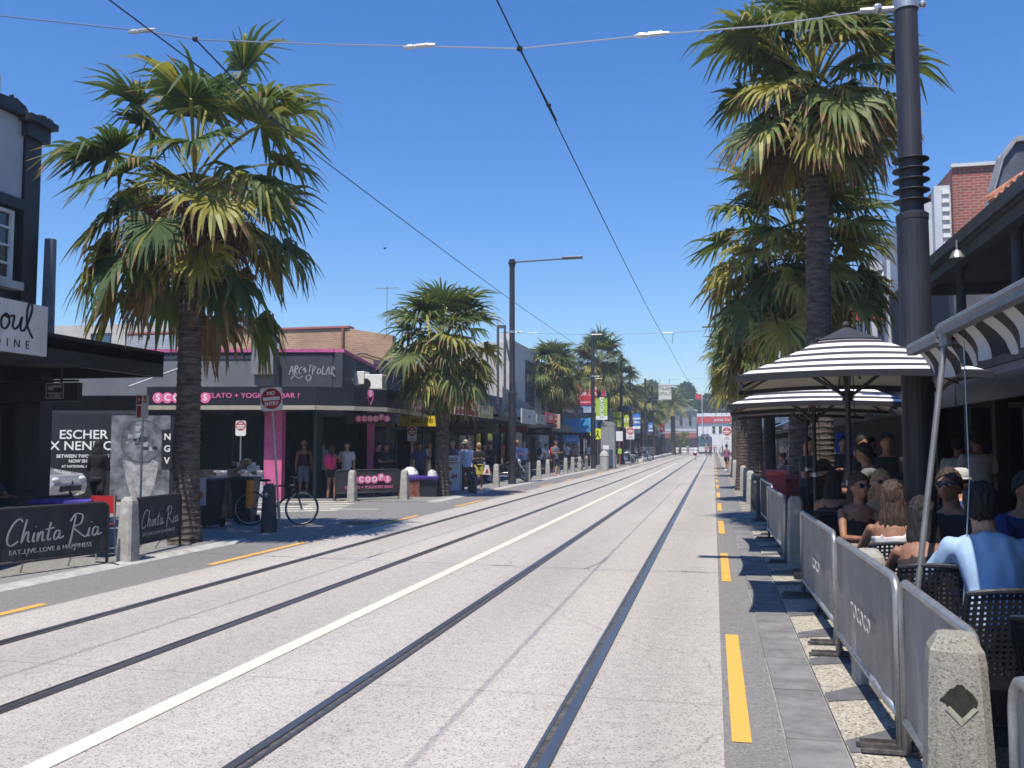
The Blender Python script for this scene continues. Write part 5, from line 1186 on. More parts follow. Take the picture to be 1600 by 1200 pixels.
# ------------------------------------------------------------------ bollards
def bollard_parts(t, m, worn=False):
    mb = MB(); a, b = .118, .088
    rg = []
    for z, w_ in ((-.02, a), (.30, a * .97), (.80, b + .006), (.845, b), (.895, b - .03)):
        c = .028
        rg.append([(x, y, z) for x, y in ((w_ - c, w_), (w_, w_ - c), (w_, -w_ + c), (w_ - c, -w_), (-w_ + c, -w_), (-w_, -w_ + c), (-w_, w_ - c), (-w_ + c, w_))])
    mb.rings(rg); mb.build('body', m, t)
    mb = MB(); y = -.0985
    if worn:
        r = random.Random(3); n = 22; o_ = [((.05 + r.uniform(-.007, .012)) * (1.2 / (abs(math.cos(q)) + abs(math.sin(q)))) ** .8 * math.cos(q), .69 + (.05 + r.uniform(-.007, .01)) * (1.2 / (abs(math.cos(q)) + abs(math.sin(q)))) ** .8 * math.sin(q)) for q in (2 * math.pi * k / n for k in range(n))]
        mb.slab(o_, 'y', y - .003, y + .002); h = mb.build('chipped_hole', mat('hole_dark', (.03, .028, .022), .95, var=.3, scale=40), t)
        mb = MB(); mb.slab([(-.05, .662), (0, .61), (.012, .625), (-.035, .672)], 'y', y - .006, y - .0035); mb.slab([(.0, .61), (.055, .668), (.04, .672), (.0, .63)], 'y', y - .0065, y - .0035); mb.build('chipped_edge', mat('fresh_concrete', (.4, .38, .3), .9, var=.2, scale=30), h)
    else:
        mb.slab([(-.042, .7), (0, .655), (.042, .7), (0, .745)], 'y', y - .002, y + .003); mb.build('diamond', mat('diamond_plate', (.5, .5, .48), .5), t)
    return t
protoB = thing('bollard', '', 'bollard', (0, 0, 0), 0, 'concrete bollards in the left row'); bollard_parts(protoB, concrete)
protoD = thing('bollard', '', 'bollard', (0, 0, 0), 0, 'concrete bollards in the left row'); bollard_parts(protoD, mat('dark_concrete', (.055, .06, .065), .8, var=.15, scale=6))
bl = [('B', -7.85, 10.95, 'concrete bollard between the two Chinta Ria banners'), ('D', -8.04, 15.3, 'dark bollard beside the leaning no entry sign'), ('B', -10.04, 24.0, 'concrete bollard in front of the pink gelato barrier logo'),
      ('B', -8.81, 24.95, 'concrete bollard left of the white domed cloth planter'), ('D', -7.77, 28.7, 'dark bollard right of the hot dog board'), ('B', -8.06, 33.2, 'concrete bollard left of the motorbikes'), ('B', -7.85, 38.1, 'concrete bollard in front of the motorbike')]
for y in (842, 749.5), (856, 745.4), (871, 743), (884, 740), (895, 737.5), (906, 735.5), (916, 733), (925, 731.4):
    p = G(*y); bl.append(('B', p.x, p.y, 'concrete bollard, %s of the eight before the black pole counting from the motorbikes' % ORD[len(bl) - 7]))
for k in range(5): bl.append(('B', -7.8, 66 + k * 7, 'far concrete bollard, %s past the lime banner pole' % ORD[k]))
used = set()
for kd, x, y, lab in bl:
    pr = protoB if kd == 'B' else protoD
    o = pr if kd not in used else copy_tree(pr); used.add(kd); place(o, (x, y, .0), rnd.uniform(-.12, .12), lab)
nb = thing('bollard', 'big near concrete bollard with a chipped diamond hole, bottom right corner', 'bollard', (.800, 3.40, .06), R(-6), 'concrete bollards in the right row'); bollard_parts(nb, speckle('near_concrete', (.29, .27, .225), (.17, .16, .14), (.38, .36, .31), 160, big=3), True)
nb.scale = (.96, .96, 1)
rb_l = [(1.02, 6.55, 'concrete bollard between the first and second rococo panels'), (1.06, 12.7, 'concrete bollard beside the far rococo panel'), (1.0, 20.3, 'dark bollard nearest the red barrier tube'), (.97, 22.6, 'dark bollard, second nearest the red barrier tube')]
for k in range(13): rb_l.append((.97, 25.4 + k * 3.1, 'concrete bollard in the right pavement row, %s beyond the red tube' % ORD[k]))
for k, (x, y, lab) in enumerate(rb_l):
    o = copy_tree(protoD if 'dark' in lab else protoB); place(o, (x, y, .02), rnd.uniform(-.08, .08), lab, 'concrete bollards in the right row')
    if k == 0: o.scale = (1, 1, .98)

# ------------------------------------------------------------------ barriers
def barrier(label, a, b, h, body, m, framem, words, size, tm, foot=.16, face=1, scr=None, sub=None, tube=.02, cat='barrier', group=None, name='cafe_barrier'):
    a, b = V(a), V(b); L = (b - a).length; rz = math.atan2((b - a).y, (b - a).x)
    t = thing(name, label, cat, a, rz, group)
    r = .1
    path = [(0, 0, 0), (0, 0, h - r)] + [(r - r * math.cos(q), 0, h - r + r * math.sin(q)) for q in (R(30), R(60), R(90))] + [(L - r + r * math.sin(q), 0, h - r + r * math.cos(q)) for q in (0, R(30), R(60), R(90))] + [(L, 0, 0)]
    mb = MB(); mb.tube(path, tube, 12); mb.tube([(0, 0, foot), (L, 0, foot)], tube, 12); mb.build('frame', framem, t, smooth=True)
    mb = MB(); n = 16
    ft = [(tube * .7 + (L - 1.4 * tube) * k / n, .006 * math.sin(k * 1.3)) for k in range(n + 1)]
    zz_ = [foot + tube * .6 + (h - foot - tube * 1.2) * k / 9 for k in range(10)]
    dp = lambda x, z: .014 * noise.noise(V((x * 3 + a.y, z * 2.2, a.x))) + .006 * noise.noise(V((x * 11, z * 4, a.y)))
    mb.rings([[(x, y - .003 + dp(x, z), z) for x, y in ft] + [(x, y + .003 + dp(x, z), z) for x, y in reversed(ft)] for z in zz_], 0)
    pn = mb.build('panel', m, t)
    for x in (.0, L):
        mb = MB(); mb.box(x - .014, x + .014, -.22, .22, -.005, .012); mb.box(x - .02, x - .013, -.2, .2, .012, .03); mb.build('foot', mat('rusty_foot', (.10, .09, .085), .7, .3, var=.4, scale=20), t)
    return t, pn, L, rz
def mesh_panel():
    m = mat('woven_mesh_panel', (.27, .26, .245), .6, .1, var=.14, scale=1.6, stretch=(2.5, 2.5, .3)); n, l, b = nodes(m)
    tc = n.new('ShaderNodeTexCoord'); wv = n.new('ShaderNodeTexWave'); wv.inputs['Scale'].default_value = 75; wv.bands_direction = 'X'; l.new(tc.outputs['Object'], wv.inputs[0])
    bp = n.new('ShaderNodeBump'); bp.inputs['Strength'].default_value = .3; bp.inputs['Distance'].default_value = .002; l.new(wv.outputs[0], bp.inputs['Height']); l.new(bp.outputs[0], b.inputs['Normal'])
    return m
mesh_p = mesh_panel(); clothb = mat('black_banner_cloth', (.028, .028, .031), .75, var=.12, scale=2)
# right-hand row (panels run away from the camera; the logo faces the road, reading from near right to far left)
rows = [((.93, 5.12), (.90, 7.22), 'main rococo barrier panel filling the middle of the right fence'), ((.93, 7.62), (.90, 10.0), 'second rococo barrier panel, behind the main one'), ((.93, 12.75), (.89, 15.9), 'far grey barrier panel beyond the second bollard'),
        ((.925, 3.62), (.94, 5.02), 'rococo barrier panel partly hidden behind the near bollard'), ((.93, 1.15), (.885, 3.06), 'nearest barrier panel cut off at the bottom right corner'), ((1.0, 16.6), (.96, 19.6), 'dark barrier panel before the red barrier tube')]
galv = mat('galvanised_tube', (.40, .41, .41), .38, .65, var=.15, scale=12)
for (x0, y0), (x1, y1), lab in rows:
    t, pn, L, rz = barrier(lab, (x1, y1, .03), (x0, y0, .03), .87, None, mesh_p if y0 < 16 else clothb, galv, '', 0, None, group='grey rococo barriers along the right kerb', tube=.022)
    if 3 < y0 < 12:
        text('rococo', pn, (L * .54 if L > 1.8 else L * .8, -.032, .50), .22, letterg, bold=-.001, sp=1.1)
# left Chinta Ria row
for a, b, lab in (((-8.32, 9.0, .02), (-7.93, 10.62, .02), 'large Chinta Ria banner barrier at the left edge'), ((-8.06, 11.35, .02), (-8.22, 12.75, .02), 'smaller Chinta Ria banner barrier beside the big palm trunk'), ((-8.85, 7.1, .02), (-8.36, 8.85, .02), 'dark banner barrier cut by the left edge')):
    t, pn, L, rz = barrier(lab, a, b, .82, None, clothb, clothb, '', 0, None, foot=.17, group='black banner barriers outside the left restaurant')
    k = L * .145
    script(CHINTA, (L * .12, -.020, .40), (1, 0, 0), (0, 0, 1), k * .92, .020 * (L / 2.2 + .2), letterg, pn)
    text('EAT..LIVE..LOVE & HAPPINESS', pn, (L * .5, -.020, .29), .105 * L / 2.2, letterg, sx=1.12)
    for x in (L * .3, L * .7):
        mb = MB(); mb.tube([(x, 0, .25), (x + .1, .25, 0)], .012, 6); mb.build('stay', steel, t)
a = G(530, 784); b = G(628, 786)
t, pn, L, rz = barrier('black SCOOPS barrier with pink logo discs outside the gelato shop', (-10.55, 24.0, .03), (-9.05, 25.3, .03), .86, None, clothb, clothb, '', 0, None, foot=.2, group=None)
scoops(pn, (.55, -.020, .58), (1, 0, 0), 0, .115); text('GELATO + YOGHURT BAR?', pn, (L / 2, -.021, .36), .12, signpink, bold=.001)
# red padded tube barriers on the right
for (y, x0, x1, z, m, lab) in ((21.2, 1.15, 2.35, .98, mat('faded_red_tube', (.50, .07, .06), .55, var=.1), 'bright red padded tube barrier behind the right bollards'), (17.6, 1.3, 2.5, .98, mat('maroon_cover', (.16, .015, .02), .6, var=.15), 'maroon rolled barrier in front of the bright red tube')):
    t = thing('tube_barrier', lab, 'barrier', (x0, y, 0)); mb = MB(); mb.tube([(0, 0, z), (x1 - x0, 0, z)], .075, 14); mb.build('tube', m, t, smooth=True)
    mb = MB(); mb.box(.02, x1 - x0 - .02, -.02, .02, .1, z - .07); mb.build('skirt', m, t); mb = MB(); mb.tube([(.05, 0, 0), (.05, 0, z)], .02, 8); mb.tube([(x1 - x0 - .05, 0, 0), (x1 - x0 - .05, 0, z)], .02, 8); mb.build('post', steel, t)
t, pn, L, rz = barrier('navy banner barrier with white lettering beside the far right tables', (1.3, 29.5, .03), (3.3, 29.5, .03), .92, None, mat('navy_banner', (.012, .02, .07), .7), clothb, '', 0, None)
text('VINOS', pn, (1.0, -.01, .66), .2, letterw)
t, pn, L, rz = barrier('second navy banner barrier further along the right tables', (1.2, 36.5, .03), (3.1, 36.5, .03), .92, None, MATS['navy_banner'], clothb, '', 0, None)

# ------------------------------------------------------------------ umbrellas
ubk = mat('umbrella_frame', (.02, .018, .02), .5, var=0)
um = stripes('umbrella_stripe', (.045, .035, .045), (.86, .84, .86), 'ring', .137, .50)
und = mat('umbrella_underside', (.42, .40, .34), .9, var=.05)
def umbrella(label, loc, rz, s=1.0, hz=2.2):
    t = thing('market_umbrella', label, 'umbrella', loc, rz, 'square striped umbrellas over the terrace'); hw = 1.02 * s; n = 12; rise = .52
    def ring(u, dz=0):
        out = []
        for e in range(4):
            for k in range(n):
                f = -1 + 2 * k / n
                x, y = [(f, -1), (1, f), (-f, 1), (-1, -f)][e]
                sg = (1 - f * f); q = u * hw
                inset = 1 - .05 * sg * u ** 2
                z = hz + rise * max(0, 1 - u) ** 1.05 + .055 * sg * u * (1 - .2 * u) * 1 - .012 * math.sin(math.pi * u) * 1
                out.append((x * q * inset, y * q * inset, z + dz))
        return out
    us = [0.001, .08, .2, .35, .5, .65, .8, .92, 1.0]
    mb = MB(); mb.rings([ring(u) for u in us], 0, cap=False); c = mb.build('canopy', um, t, smooth=False)
    mb = MB(); mb.rings([ring(u, -.012) for u in us], 0, cap=False); mb.build('underside', und, c)
    mb = MB(); mb.rings([[(x, y, z - d) for x, y, z in ring(1.002)] for d in (-.004, .055)], 0, cap=False); mb.rings([[(x, y, z - d) for x, y, z in ring(.994)] for d in (-.002, .055)], 0, cap=False); mb.build('hem', ubk, c)
    mb = MB(); mb.rings([[(x * 1.0, y * 1.0, z + .015) for x, y, z in ring(u)] for u in (.001, .08, .2, .27)], 0, cap=False); mb.ball((0, 0, hz + rise + .03), .035, n=8); mb.build('cap', charcoal, c)
    mb = MB(); mb.tube([(0, 0, 0), (0, 0, hz + rise)], .025, 12); mb.build('pole', ubk, t)
    mb = MB(); mb.tube([(0, 0, 1.22), (0, 0, 1.27)], .034, 12); mb.tube([(.03, 0, 1.245), (.08, 0, 1.245)], .012, 6); mb.build('collar', steel, t)
    mb = MB(); mb.box(-.28, .28, -.28, .28, 0.02, .07); mb.tube([(0, 0, .07), (0, 0, .35)], .035, 10); mb.build('base', darksteel, t)
    hub = hz - .13
    for e in range(8):
        a = e * math.pi / 4; L = hw * (1.38 if e % 2 else .99)
        dx, dy = math.cos(a), math.sin(a)
        zend = hz - .0
        mb = MB(); mb.tube([(0, 0, hz + rise - .13), (dx * L * .5, dy * L * .5, hz + rise * .42 - .02), (dx * L * .96, dy * L * .96, zend - .03)], .012, 5); rib = mb.build('rib', ubk, t)
        mb = MB(); mb.tube([(dx * .04, dy * .04, hub), (dx * L * .5, dy * L * .5, hz + rise * .45)], .011, 5); mb.build('stretcher', ubk, rib)
    mb = MB(); mb.tube([(0, 0, hub - .05), (0, 0, hub + .05)], .05, 10); mb.build('hub', ubk, t)
    mb = MB(); mb.tube([(.05, -.02, hz + rise - .1), (.06, -.02, 1.25)], .004, 4); mb.build('pull_cord', ubk, t)
    return t
u1 = umbrella('nearest black and white striped square umbrella over the terrace', (1.25, 9.0, 0), R(-2), 1.0, 2.20)
umbrella('second striped umbrella, directly behind the nearest one', (1.20, 11.5, 0), R(-2), .98, 2.06)
umbrella('third striped umbrella, farthest of the terrace row', (1.36, 14.1, 0), R(1), .97, 2.07)
# ------------------------------------------------------------------ people
BS = bpy.data.scenes.new('workbench')
def bake(mb, name, m, vox, smooth=3, parent=None, wrinkle=0, label=None, fz=(9, 4.5)):
    me = mb.mesh('tmp', m); o = bpy.data.objects.new('tmp', me); BS.collection.objects.link(o)
    md = o.modifiers.new('r', 'REMESH'); md.mode = 'VOXEL'; md.voxel_size = vox; md.use_smooth_shade = True
    sm = o.modifiers.new('s', 'SMOOTH'); sm.factor = .5; sm.iterations = smooth
    with bpy.context.temp_override(scene=BS, view_layer=BS.view_layers[0]): dg = bpy.context.evaluated_depsgraph_get()
    me2 = bpy.data.meshes.new_from_object(o.evaluated_get(dg)); bpy.data.objects.remove(o); bpy.data.meshes.remove(me)
    me2.materials.clear(); me2.materials.append(m)
    if wrinkle:
        new = []
        for v in me2.vertices:
            c = v.co; new += (c + v.normal * noise.noise(V((c.x * fz[0], c.y * fz[0], c.z * fz[1]))) * wrinkle)[:]
        me2.vertices.foreach_set('co', new); me2.update()
    me2.polygons.foreach_set('use_smooth', [True] * len(me2.polygons))
    n = bpy.data.objects.new(name, me2); COL.objects.link(n)
    if parent: n.parent = parent
    if label: n['label'] = label
    return n
def limb(mb, a, b, ra, rb_, n=10):
    a, b = V(a), V(b); mb.tube([a.lerp(b, k / 4) for k in range(5)], [ra + (rb_ - ra) * k / 4 + (.06 * ra * math.sin(math.pi * k / 4)) for k in range(5)], n)
    mb.ball(a, ra * 1.0, n=n); mb.ball(b, rb_ * 1.0, n=n)
def torso(mb, p0, p1, side, infl, fem, t0=0, t1=1, belly=0):
    p0, p1, side = V(p0), V(p1), V(side).normalized(); up = (p1 - p0).normalized(); fr = up.cross(side).normalized()
    prof = [(0, .150, .105), (.12, .158, .112), (.3, .135 if fem else .148, .10), (.42, .122 if fem else .145, .095), (.6, .138 if fem else .158, .108), (.75, .15 if fem else .175, .112), (.87, .155 if fem else .185, .10), (.95, .11, .08), (1, .062, .058)]
    rg = []
    for t, rx, ry in prof:
        if t < t0 - .01 or t > t1 + .01: continue
        ry += belly * math.exp(-((t - .3) / .2) ** 2)
        c = p0.lerp(p1, t) - fr * (-belly * .5 * math.exp(-((t - .3) / .2) ** 2))
        rg.append([c + side * (rx + infl) * math.cos(q) + fr * (ry + infl) * math.sin(q) for q in (2 * math.pi * k / 20 for k in range(20))])
    mb.rings(rg)
def headshape(mb, c, yaw, pitch, s=1.0):
    M = Matrix.Rotation(yaw, 3, 'Z') @ Matrix.Rotation(pitch, 3, 'X'); n, m = 26, 20; rg = []
    for j in range(m + 1):
        th = math.pi * (.03 + .94 * j / m); z = -math.cos(th); r = math.sin(th); row = []
        for k in range(n):
            q = 2 * math.pi * k / n; x, y = r * math.cos(q), r * math.sin(q)    # face is -y
            w_ = .077 * (1 - .22 * max(0, -z) ** 1.3); d_ = .098 * (1 - .12 * max(0, -z))
            X, Y, Z = x * w_, y * d_, z * .122
            if y < 0:
                fx = math.exp(-(X / .014) ** 2)
                Y -= .026 * fx * math.exp(-((Z + .018) / .02) ** 2) + .010 * fx * math.exp(-((Z - .005) / .02) ** 2)      # nose
                Y -= .009 * math.exp(-((X) / .03) ** 2) * math.exp(-((Z + .088) / .02) ** 2)                        # chin
                Y += .012 * (math.exp(-((abs(X) - .032) / .014) ** 2)) * math.exp(-((Z - .012) / .013) ** 2)        # sockets
                Y -= .006 * math.exp(-(X / .02) ** 2) * math.exp(-((Z + .055) / .012) ** 2)                         # lips
                Y -= .005 * math.exp(-((Z - .035) / .012) ** 2) * math.exp(-(X / .05) ** 2)
            row.append(V(c) + M @ (V((X, Y, Z)) * s))
        rg.append(row)
    mb.rings(rg)
    for sx in (-1, 1): p = V(c) + M @ (V((sx * .078, .008, -.005)) * s); mb.rings([[p + M @ V((sx * dx, .018 * math.cos(q), .03 * math.sin(q))) for q in (2 * math.pi * k / 8 for k in range(8))] for dx in (-.012, .006)])
    return M
def hand(mb, w_, d, s=1.0, curl=.5, side=1):
    w_, d = V(w_), V(d).normalized(); up = V((0, 0, 1)) if abs(d.z) < .8 else V((0, -1, 0)); a = d.cross(up).normalized(); b = a.cross(d).normalized()
    if abs(d.z) > .8: a, b = b, a * side
    c = w_ + d * .05 * s
    mb.rings([[w_ + d * t * s + (a * rx * math.cos(q) + b * ry * math.sin(q)) * s for q in (2 * math.pi * k / 10 for k in range(10))] for t, rx, ry in ((-.01, .026, .02), (.03, .036, .017), (.075, .042, .015), (.09, .036, .012))])
    for k, L in enumerate((.062, .073, .068, .052)):
        o = w_ + d * .08 * s + a * (-.03 + .02 * k) * s; p = o + (d * math.cos(curl * .5) - b * math.sin(curl * .5)) * L * .5 * s; q = p + (d * math.cos(curl * 1.4) - b * math.sin(curl * 1.4)) * L * .5 * s
        mb.tube([o, p, q], [.0098 * s, .009 * s, .0075 * s], 7)
    o = w_ + d * .025 * s - a * .03 * s * side; mb.tube([o, o + (d * .7 - a * .8 * side - b * .3) * .03 * s, o + (d * 1.4 - a * .9 * side - b * .7) * .04 * s], [.012 * s, .011 * s, .009 * s], 7)
SK = {'fair': mat('skin_fair', (.48, .26, .17), .6, var=.12, scale=14), 'tan': mat('skin_tan_shaded', (.28, .135, .08), .6, var=.14, scale=14), 'dark': mat('skin_dark', (.13, .065, .04), .5, var=.06, scale=8)}  # tan is also darkened, with the terrace diners' shade in the skin colour
HR = {'brown': mat('hair_brown', (.045, .025, .015), .7, var=.4, scale=30, stretch=(6, 6, 1)), 'black': mat('hair_black', (.010, .008, .008), .75, var=.3, scale=30, stretch=(6, 6, 1)), 'blond': mat('hair_blond', (.45, .31, .14), .55, var=.35, scale=30, stretch=(6, 6, 1)), 'grey': mat('hair_grey', (.3, .29, .28), .6, var=.3, scale=30), 'red': mat('hair_auburn', (.16, .05, .02), .55, var=.3, scale=30, stretch=(6, 6, 1))}
def cloth(c): return mat('cloth_%d_%d_%d' % tuple(int(x * 99) for x in c), c, .85, var=.12, scale=4, bump=.15)
eye_w, eye_k, lipm = mat('eye_white', (.6, .6, .58), .3, var=0), mat('eye_dark', (.02, .012, .01), .2, var=0), mat('lips', (.35, .09, .08), .45, var=0)
shade_m = mat('sunglass_lens', (.008, .008, .01), .1, var=0, spec=.9)
def person(label, loc, face=0, h=1.72, pose='stand', top=(.5, .5, .5), bot=(.05, .05, .08), skin='fair', hair='brown', hl='short', sleeve='short', leg='long', fem=False, hat=None, glasses=False, bag=None, arms='down', yaw=0, pitch=0, stride=.28, lean=0, vox=.014, belly=0, tank=False, shoe=(.05, .05, .05), turn=0, group=None, torso_on=True, faceon=True):
    """face = heading in degrees; 0 looks back toward the camera (-Y), 180 looks up the street"""
    t = thing('person', label, 'person', loc, R(face), group); s = h / 1.72; sc = s
    t.scale = (s, s, s)
    body, shirt, pants, hairm, shoes = MB(), MB(), MB(), MB(), MB()
    sit = pose == 'sit'
    pz = .56 if sit else (.93 if pose != 'walk' else .915)
    P0 = V((0, 0, pz - .03)); L = .56
    P1 = P0 + V((0, -math.sin(lean), math.cos(lean))) * L
    side = V((math.cos(turn), math.sin(turn), 0))
    torso(body, P0, P1, side, 0, fem, belly=belly)
    up = (P1 - P0).normalized(); fr = up.cross(side)
    HC = P1 + up * .06 + V((0, -.018, .098))
    limb(body, P1 - up * .03, HC + V((0, .012, -.05)), .058 if not fem else .048, .052 if not fem else .045)
    M = headshape(body, HC, yaw + turn, pitch)
    # legs
    knees, ank = [], []
    for i, sx in enumerate((-1, 1)):
        hip = P0 + V((sx * .085, 0, -.0))
        if sit: kn = V((sx * .12, -.42, .52)); an = V((sx * .13, -.40 - .05 * sx, .085))
        elif pose == 'walk':
            f = sx * stride
            kn = V((sx * .09, -f * .55 - .06, .50)); an = V((sx * .08, -f + .03, .085 if sx > 0 else .14 + stride * .2))
        else: kn = V((sx * .10, -.02 + .015 * sx, .50)); an = V((sx * .11, .02 + .03 * sx, .085))
        knees.append(kn); ank.append(an)
        limb(body, hip, kn, .083, .056); limb(body, kn, an, .056, .036)
        toe = an + V((sx * .02, -.15, -.052)); 
        if pose == 'walk' and sx < 0: toe = an + V((0, -.13, -.10))
        heel = an + V((0, .035, -.045))
        mbx = body if shoe is None else shoes
        mbx.tube([heel, an + V((0, -.03, -.038)), toe], [.038, .043, .032], 10); mbx.ball(toe, .036, .04, .028, 8); mbx.ball(heel, .038, n=8)
        if shoe is not None: shoes.tube([an + V((0, 0, -.05)), an + V((0, 0, .0))], [.042, .044], 10); limb(body, an, an + V((0, -.04, -.04)), .036, .03)
    # arms
    for i, sx in enumerate((-1, 1)):
        sh = P1 - up * .085 + side * sx * (.155 if fem else .175)
        A = arms if isinstance(arms, str) else arms[i]
        sw = (stride * .8 * sx if pose == 'walk' else 0)
        if A == 'down': el = sh + V((sx * .055, .02 + sw * .35, -.28)); wr = el + V((0, -.05 + sw * .5, -.245))
        elif A == 'front': el = sh + V((sx * .05, -.04, -.27)); wr = el + V((-sx * .10, -.22, .06))
        elif A == 'up': el = sh + V((sx * .10, -.16, -.16)); wr = el + V((-sx * .11, -.10, .21))
        elif A == 'hip': el = sh + V((sx * .17, .06, -.2)); wr = el + V((-sx * .12, -.1, -.16))
        elif A == 'table': el = sh + V((sx * .08, -.18, -.22)); wr = el + V((-sx * .12, -.22, .01))
        elif A == 'reach': el = sh + V((sx * .13, -.20, -.14)); wr = el + V((sx * .02, -.25, -.02))
        elif A == 'cross': el = sh + V((sx * .07, -.08, -.26)); wr = el + V((-sx * .25, -.1, .05))
        rA = .047 if not fem else .039
        limb(body, sh, el, rA, rA * .8); limb(body, el, wr, rA * .8, rA * .58); hand(body, wr, wr - el, 1.0, .7, sx)
        if not tank:
            if sleeve == 'long': limb(shirt, sh, el, rA + .016, rA * .8 + .016); limb(shirt, el, wr, rA * .8 + .015, rA * .6 + .013)
            elif sleeve == 'short': limb(shirt, sh, sh.lerp(el, .55), rA + .017, rA + .021)
    torso(shirt, P0 - up * .0, P1, side, .014, fem, 0 if not tank else .1, .96 if not tank else .76, belly)
    if not tank:
        shirt.tube([P0 - up * .07, P0 + up * .02], [.155, .165], 16) if not sit else None
    if tank:
        for sx in (-1, 1): shirt.tube([P0.lerp(P1, .75) + side * sx * .08 + fr * -.108, P1 - up * .035 + side * sx * .095, P0.lerp(P1, .75) + side * sx * .08 + fr * .108], .012, 6)
    # lower garment
    torso(pants, P0 - up * .02, P1, side, .018, fem, 0, .2, 0)
    if leg == 'skirt':
        z0 = .55 if not sit else .5
        pants.lathe([(.17, z0 + .42 - .02), (.19, z0 + .25), (.235, z0)], 20, o=(0, 0, 0), ry=.8) if not sit else [limb(pants, P0 + V((q * .07, 0, 0)), knees[0 if q < 0 else 1], .1, .075) for q in (-1, 1)]
    else:
        for i, sx in enumerate((-1, 1)):
            hip = P0 + V((sx * .085, 0, 0))
            if leg == 'long': limb(pants, hip, knees[i], .097, .07); limb(pants, knees[i], ank[i] + V((0, 0, .02)), .07, .058)
            elif leg == 'shorts': limb(pants, hip, hip.lerp(knees[i], .85), .10, .088)
            else: limb(pants, hip, hip.lerp(knees[i], .35), .099, .097)
    b = bake(body, 'body', SK[skin], vox * (.75 if vox < .013 else 1), 2, t)
    if torso_on: bake(shirt, 'top' if fem or tank else 'shirt', cloth(top), vox, 2, t, .016 if vox < .012 else .004, fz=(15, 6) if vox < .012 else (9, 4.5))
    bake(pants, 'skirt' if leg == 'skirt' else ('shorts' if leg in ('shorts', 'hot') else 'trousers'), cloth(bot), vox, 3, t, .006)
    if shoe is not None: bake(shoes, 'shoes', cloth(shoe), vox, 2, t)
    # hair: cap over the skull plus length
    def hp(x, y, z): return HC + M @ V((x, y, z))
    if hl != 'bald':
        rg = []
        for j in range(9):
            th = .02 + 1.9 * j / 8; row = []
            for k in range(20):
                q = 2 * math.pi * k / 20; back = .5 + .5 * math.sin(q)
                T = th * (.54 + .6 * back) * (1 + .05 * math.sin(5 * q)); row.append(hp(.091 * math.sin(T) * math.cos(q) * (1 - .1 * (T > 1.9)), .110 * math.sin(T) * math.sin(q) + .008, .133 * math.cos(T) + .004))
            rg.append(row)
        hairm.rings(rg)
        if hl == 'long':
            hairm.rings([[hp(rx * math.cos(q), yy + ry * math.sin(q), z) for q in (2 * math.pi * k / 12 for k in range(12))] for rx, ry, yy, z in ((.08, .05, .05, .06), (.092, .06, .055, -.05), (.10, .055, .075, -.15), (.095, .045, .085, -.27), (.06, .03, .09, -.36))])
        elif hl == 'tail': hairm.tube([hp(0, .1, .03), hp(0, .15, 0), hp(0, .15, -.12), hp(0, .13, -.22)], [.02, .032, .028, .012], 8)
        elif hl == 'bun': hairm.ball(hp(0, .08, .11), .045, n=10)
        bake(hairm, 'hair', HR[hair], vox * (.8 if vox > .012 else .55), 1, t, .010 if hl != 'long' else .014, fz=(70, 8))
    if faceon and vox < .02:
        for sx in (-1, 1):
            mb = MB(); mb.ball(hp(sx * .030, -.083, .010), .0125, .008, .0075, 8); e = mb.build('eye', eye_w, t, True)
            mb = MB(); mb.ball(hp(sx * .030, -.0895, .010), .006, .004, .006, 8); mb.build('iris', eye_k, e, True)
            mb = MB(); mb.tube([hp(sx * .014, -.094, .030), hp(sx * .03, -.094, .034), hp(sx * .047, -.084, .030)], .0035, 5); mb.build('eyebrow', HR[hair], t)
        mb = MB(); mb.ball(hp(0, -.100, -.055), .023, .006, .007, 10); mb.build('mouth', lipm, t, True)
    if glasses:
        mb = MB()
        for sx in (-1, 1): mb.ball(hp(sx * .033, -.101, .010), .028, .008, .021, 12); mb.tube([hp(sx * .058, -.09, .018), hp(sx * .082, 0, .015)], .0035, 5)
        mb.tube([hp(-.01, -.108, .015), hp(.01, -.108, .015)], .004, 5); mb.build('sunglasses', shade_m, t, True)
    if hat:
        hc, brim = hat; mb = MB(); n = 20
        mb.rings([[hp(r * math.cos(q), r * 1.12 * math.sin(q) + .005, z) for q in (2 * math.pi * k / n for k in range(n))] for r, z in ((.088, .045), (.092, .08), (.085, .13), (.055, .155), (.005, .16))])
        if brim: mb.rings([[hp(r * math.cos(q), r * 1.1 * math.sin(q) + .005, z) for q in (2 * math.pi * k / n for k in range(n))] for r, z in ((.07, .06), (.09 + brim, .045), (.09 + brim, .05), (.07, .075))])
        mb.build('hat', cloth(hc), t, True)
        if brim > .05: mb = MB(); mb.rings([[hp(r * math.cos(q), r * 1.12 * math.sin(q) + .005, z) for q in (2 * math.pi * k / n for k in range(n))] for r, z in ((.096, .06), (.0965, .085))], cap=False); mb.build('hat_band', cloth((.06, .03, .02)), t)
    if bag:
        kind, bc = bag[:2]
        if kind == 'pack': mb = MB(); c = P0.lerp(P1, .62) - fr * -.19; mb.ball(c - V((0, 0, .02)), .15, .09, .22, 14); bake(mb, 'backpack', cloth(bc), .016, 2, t, .006)
        elif kind == 'tote': mb = MB(); w0 = P1 + V((.27, -.16, -.55)); mb.slab([(w0.x - .13, w0.z - .34), (w0.x + .15, w0.z - .36), (w0.x + .08, w0.z), (w0.x - .06, w0.z)], 'y', w0.y - .04, w0.y + .04); o = mb.build('tote_bag', cloth(bc), t); mb = MB(); mb.slab([(w0.x - .06, w0.z - .30), (w0.x + .09, w0.z - .30), (w0.x + .02, w0.z - .1)], 'y', w0.y - .046, w0.y - .041); mb.build('emblem', red, o)
    return t
T = 'people walking on the left pavement'
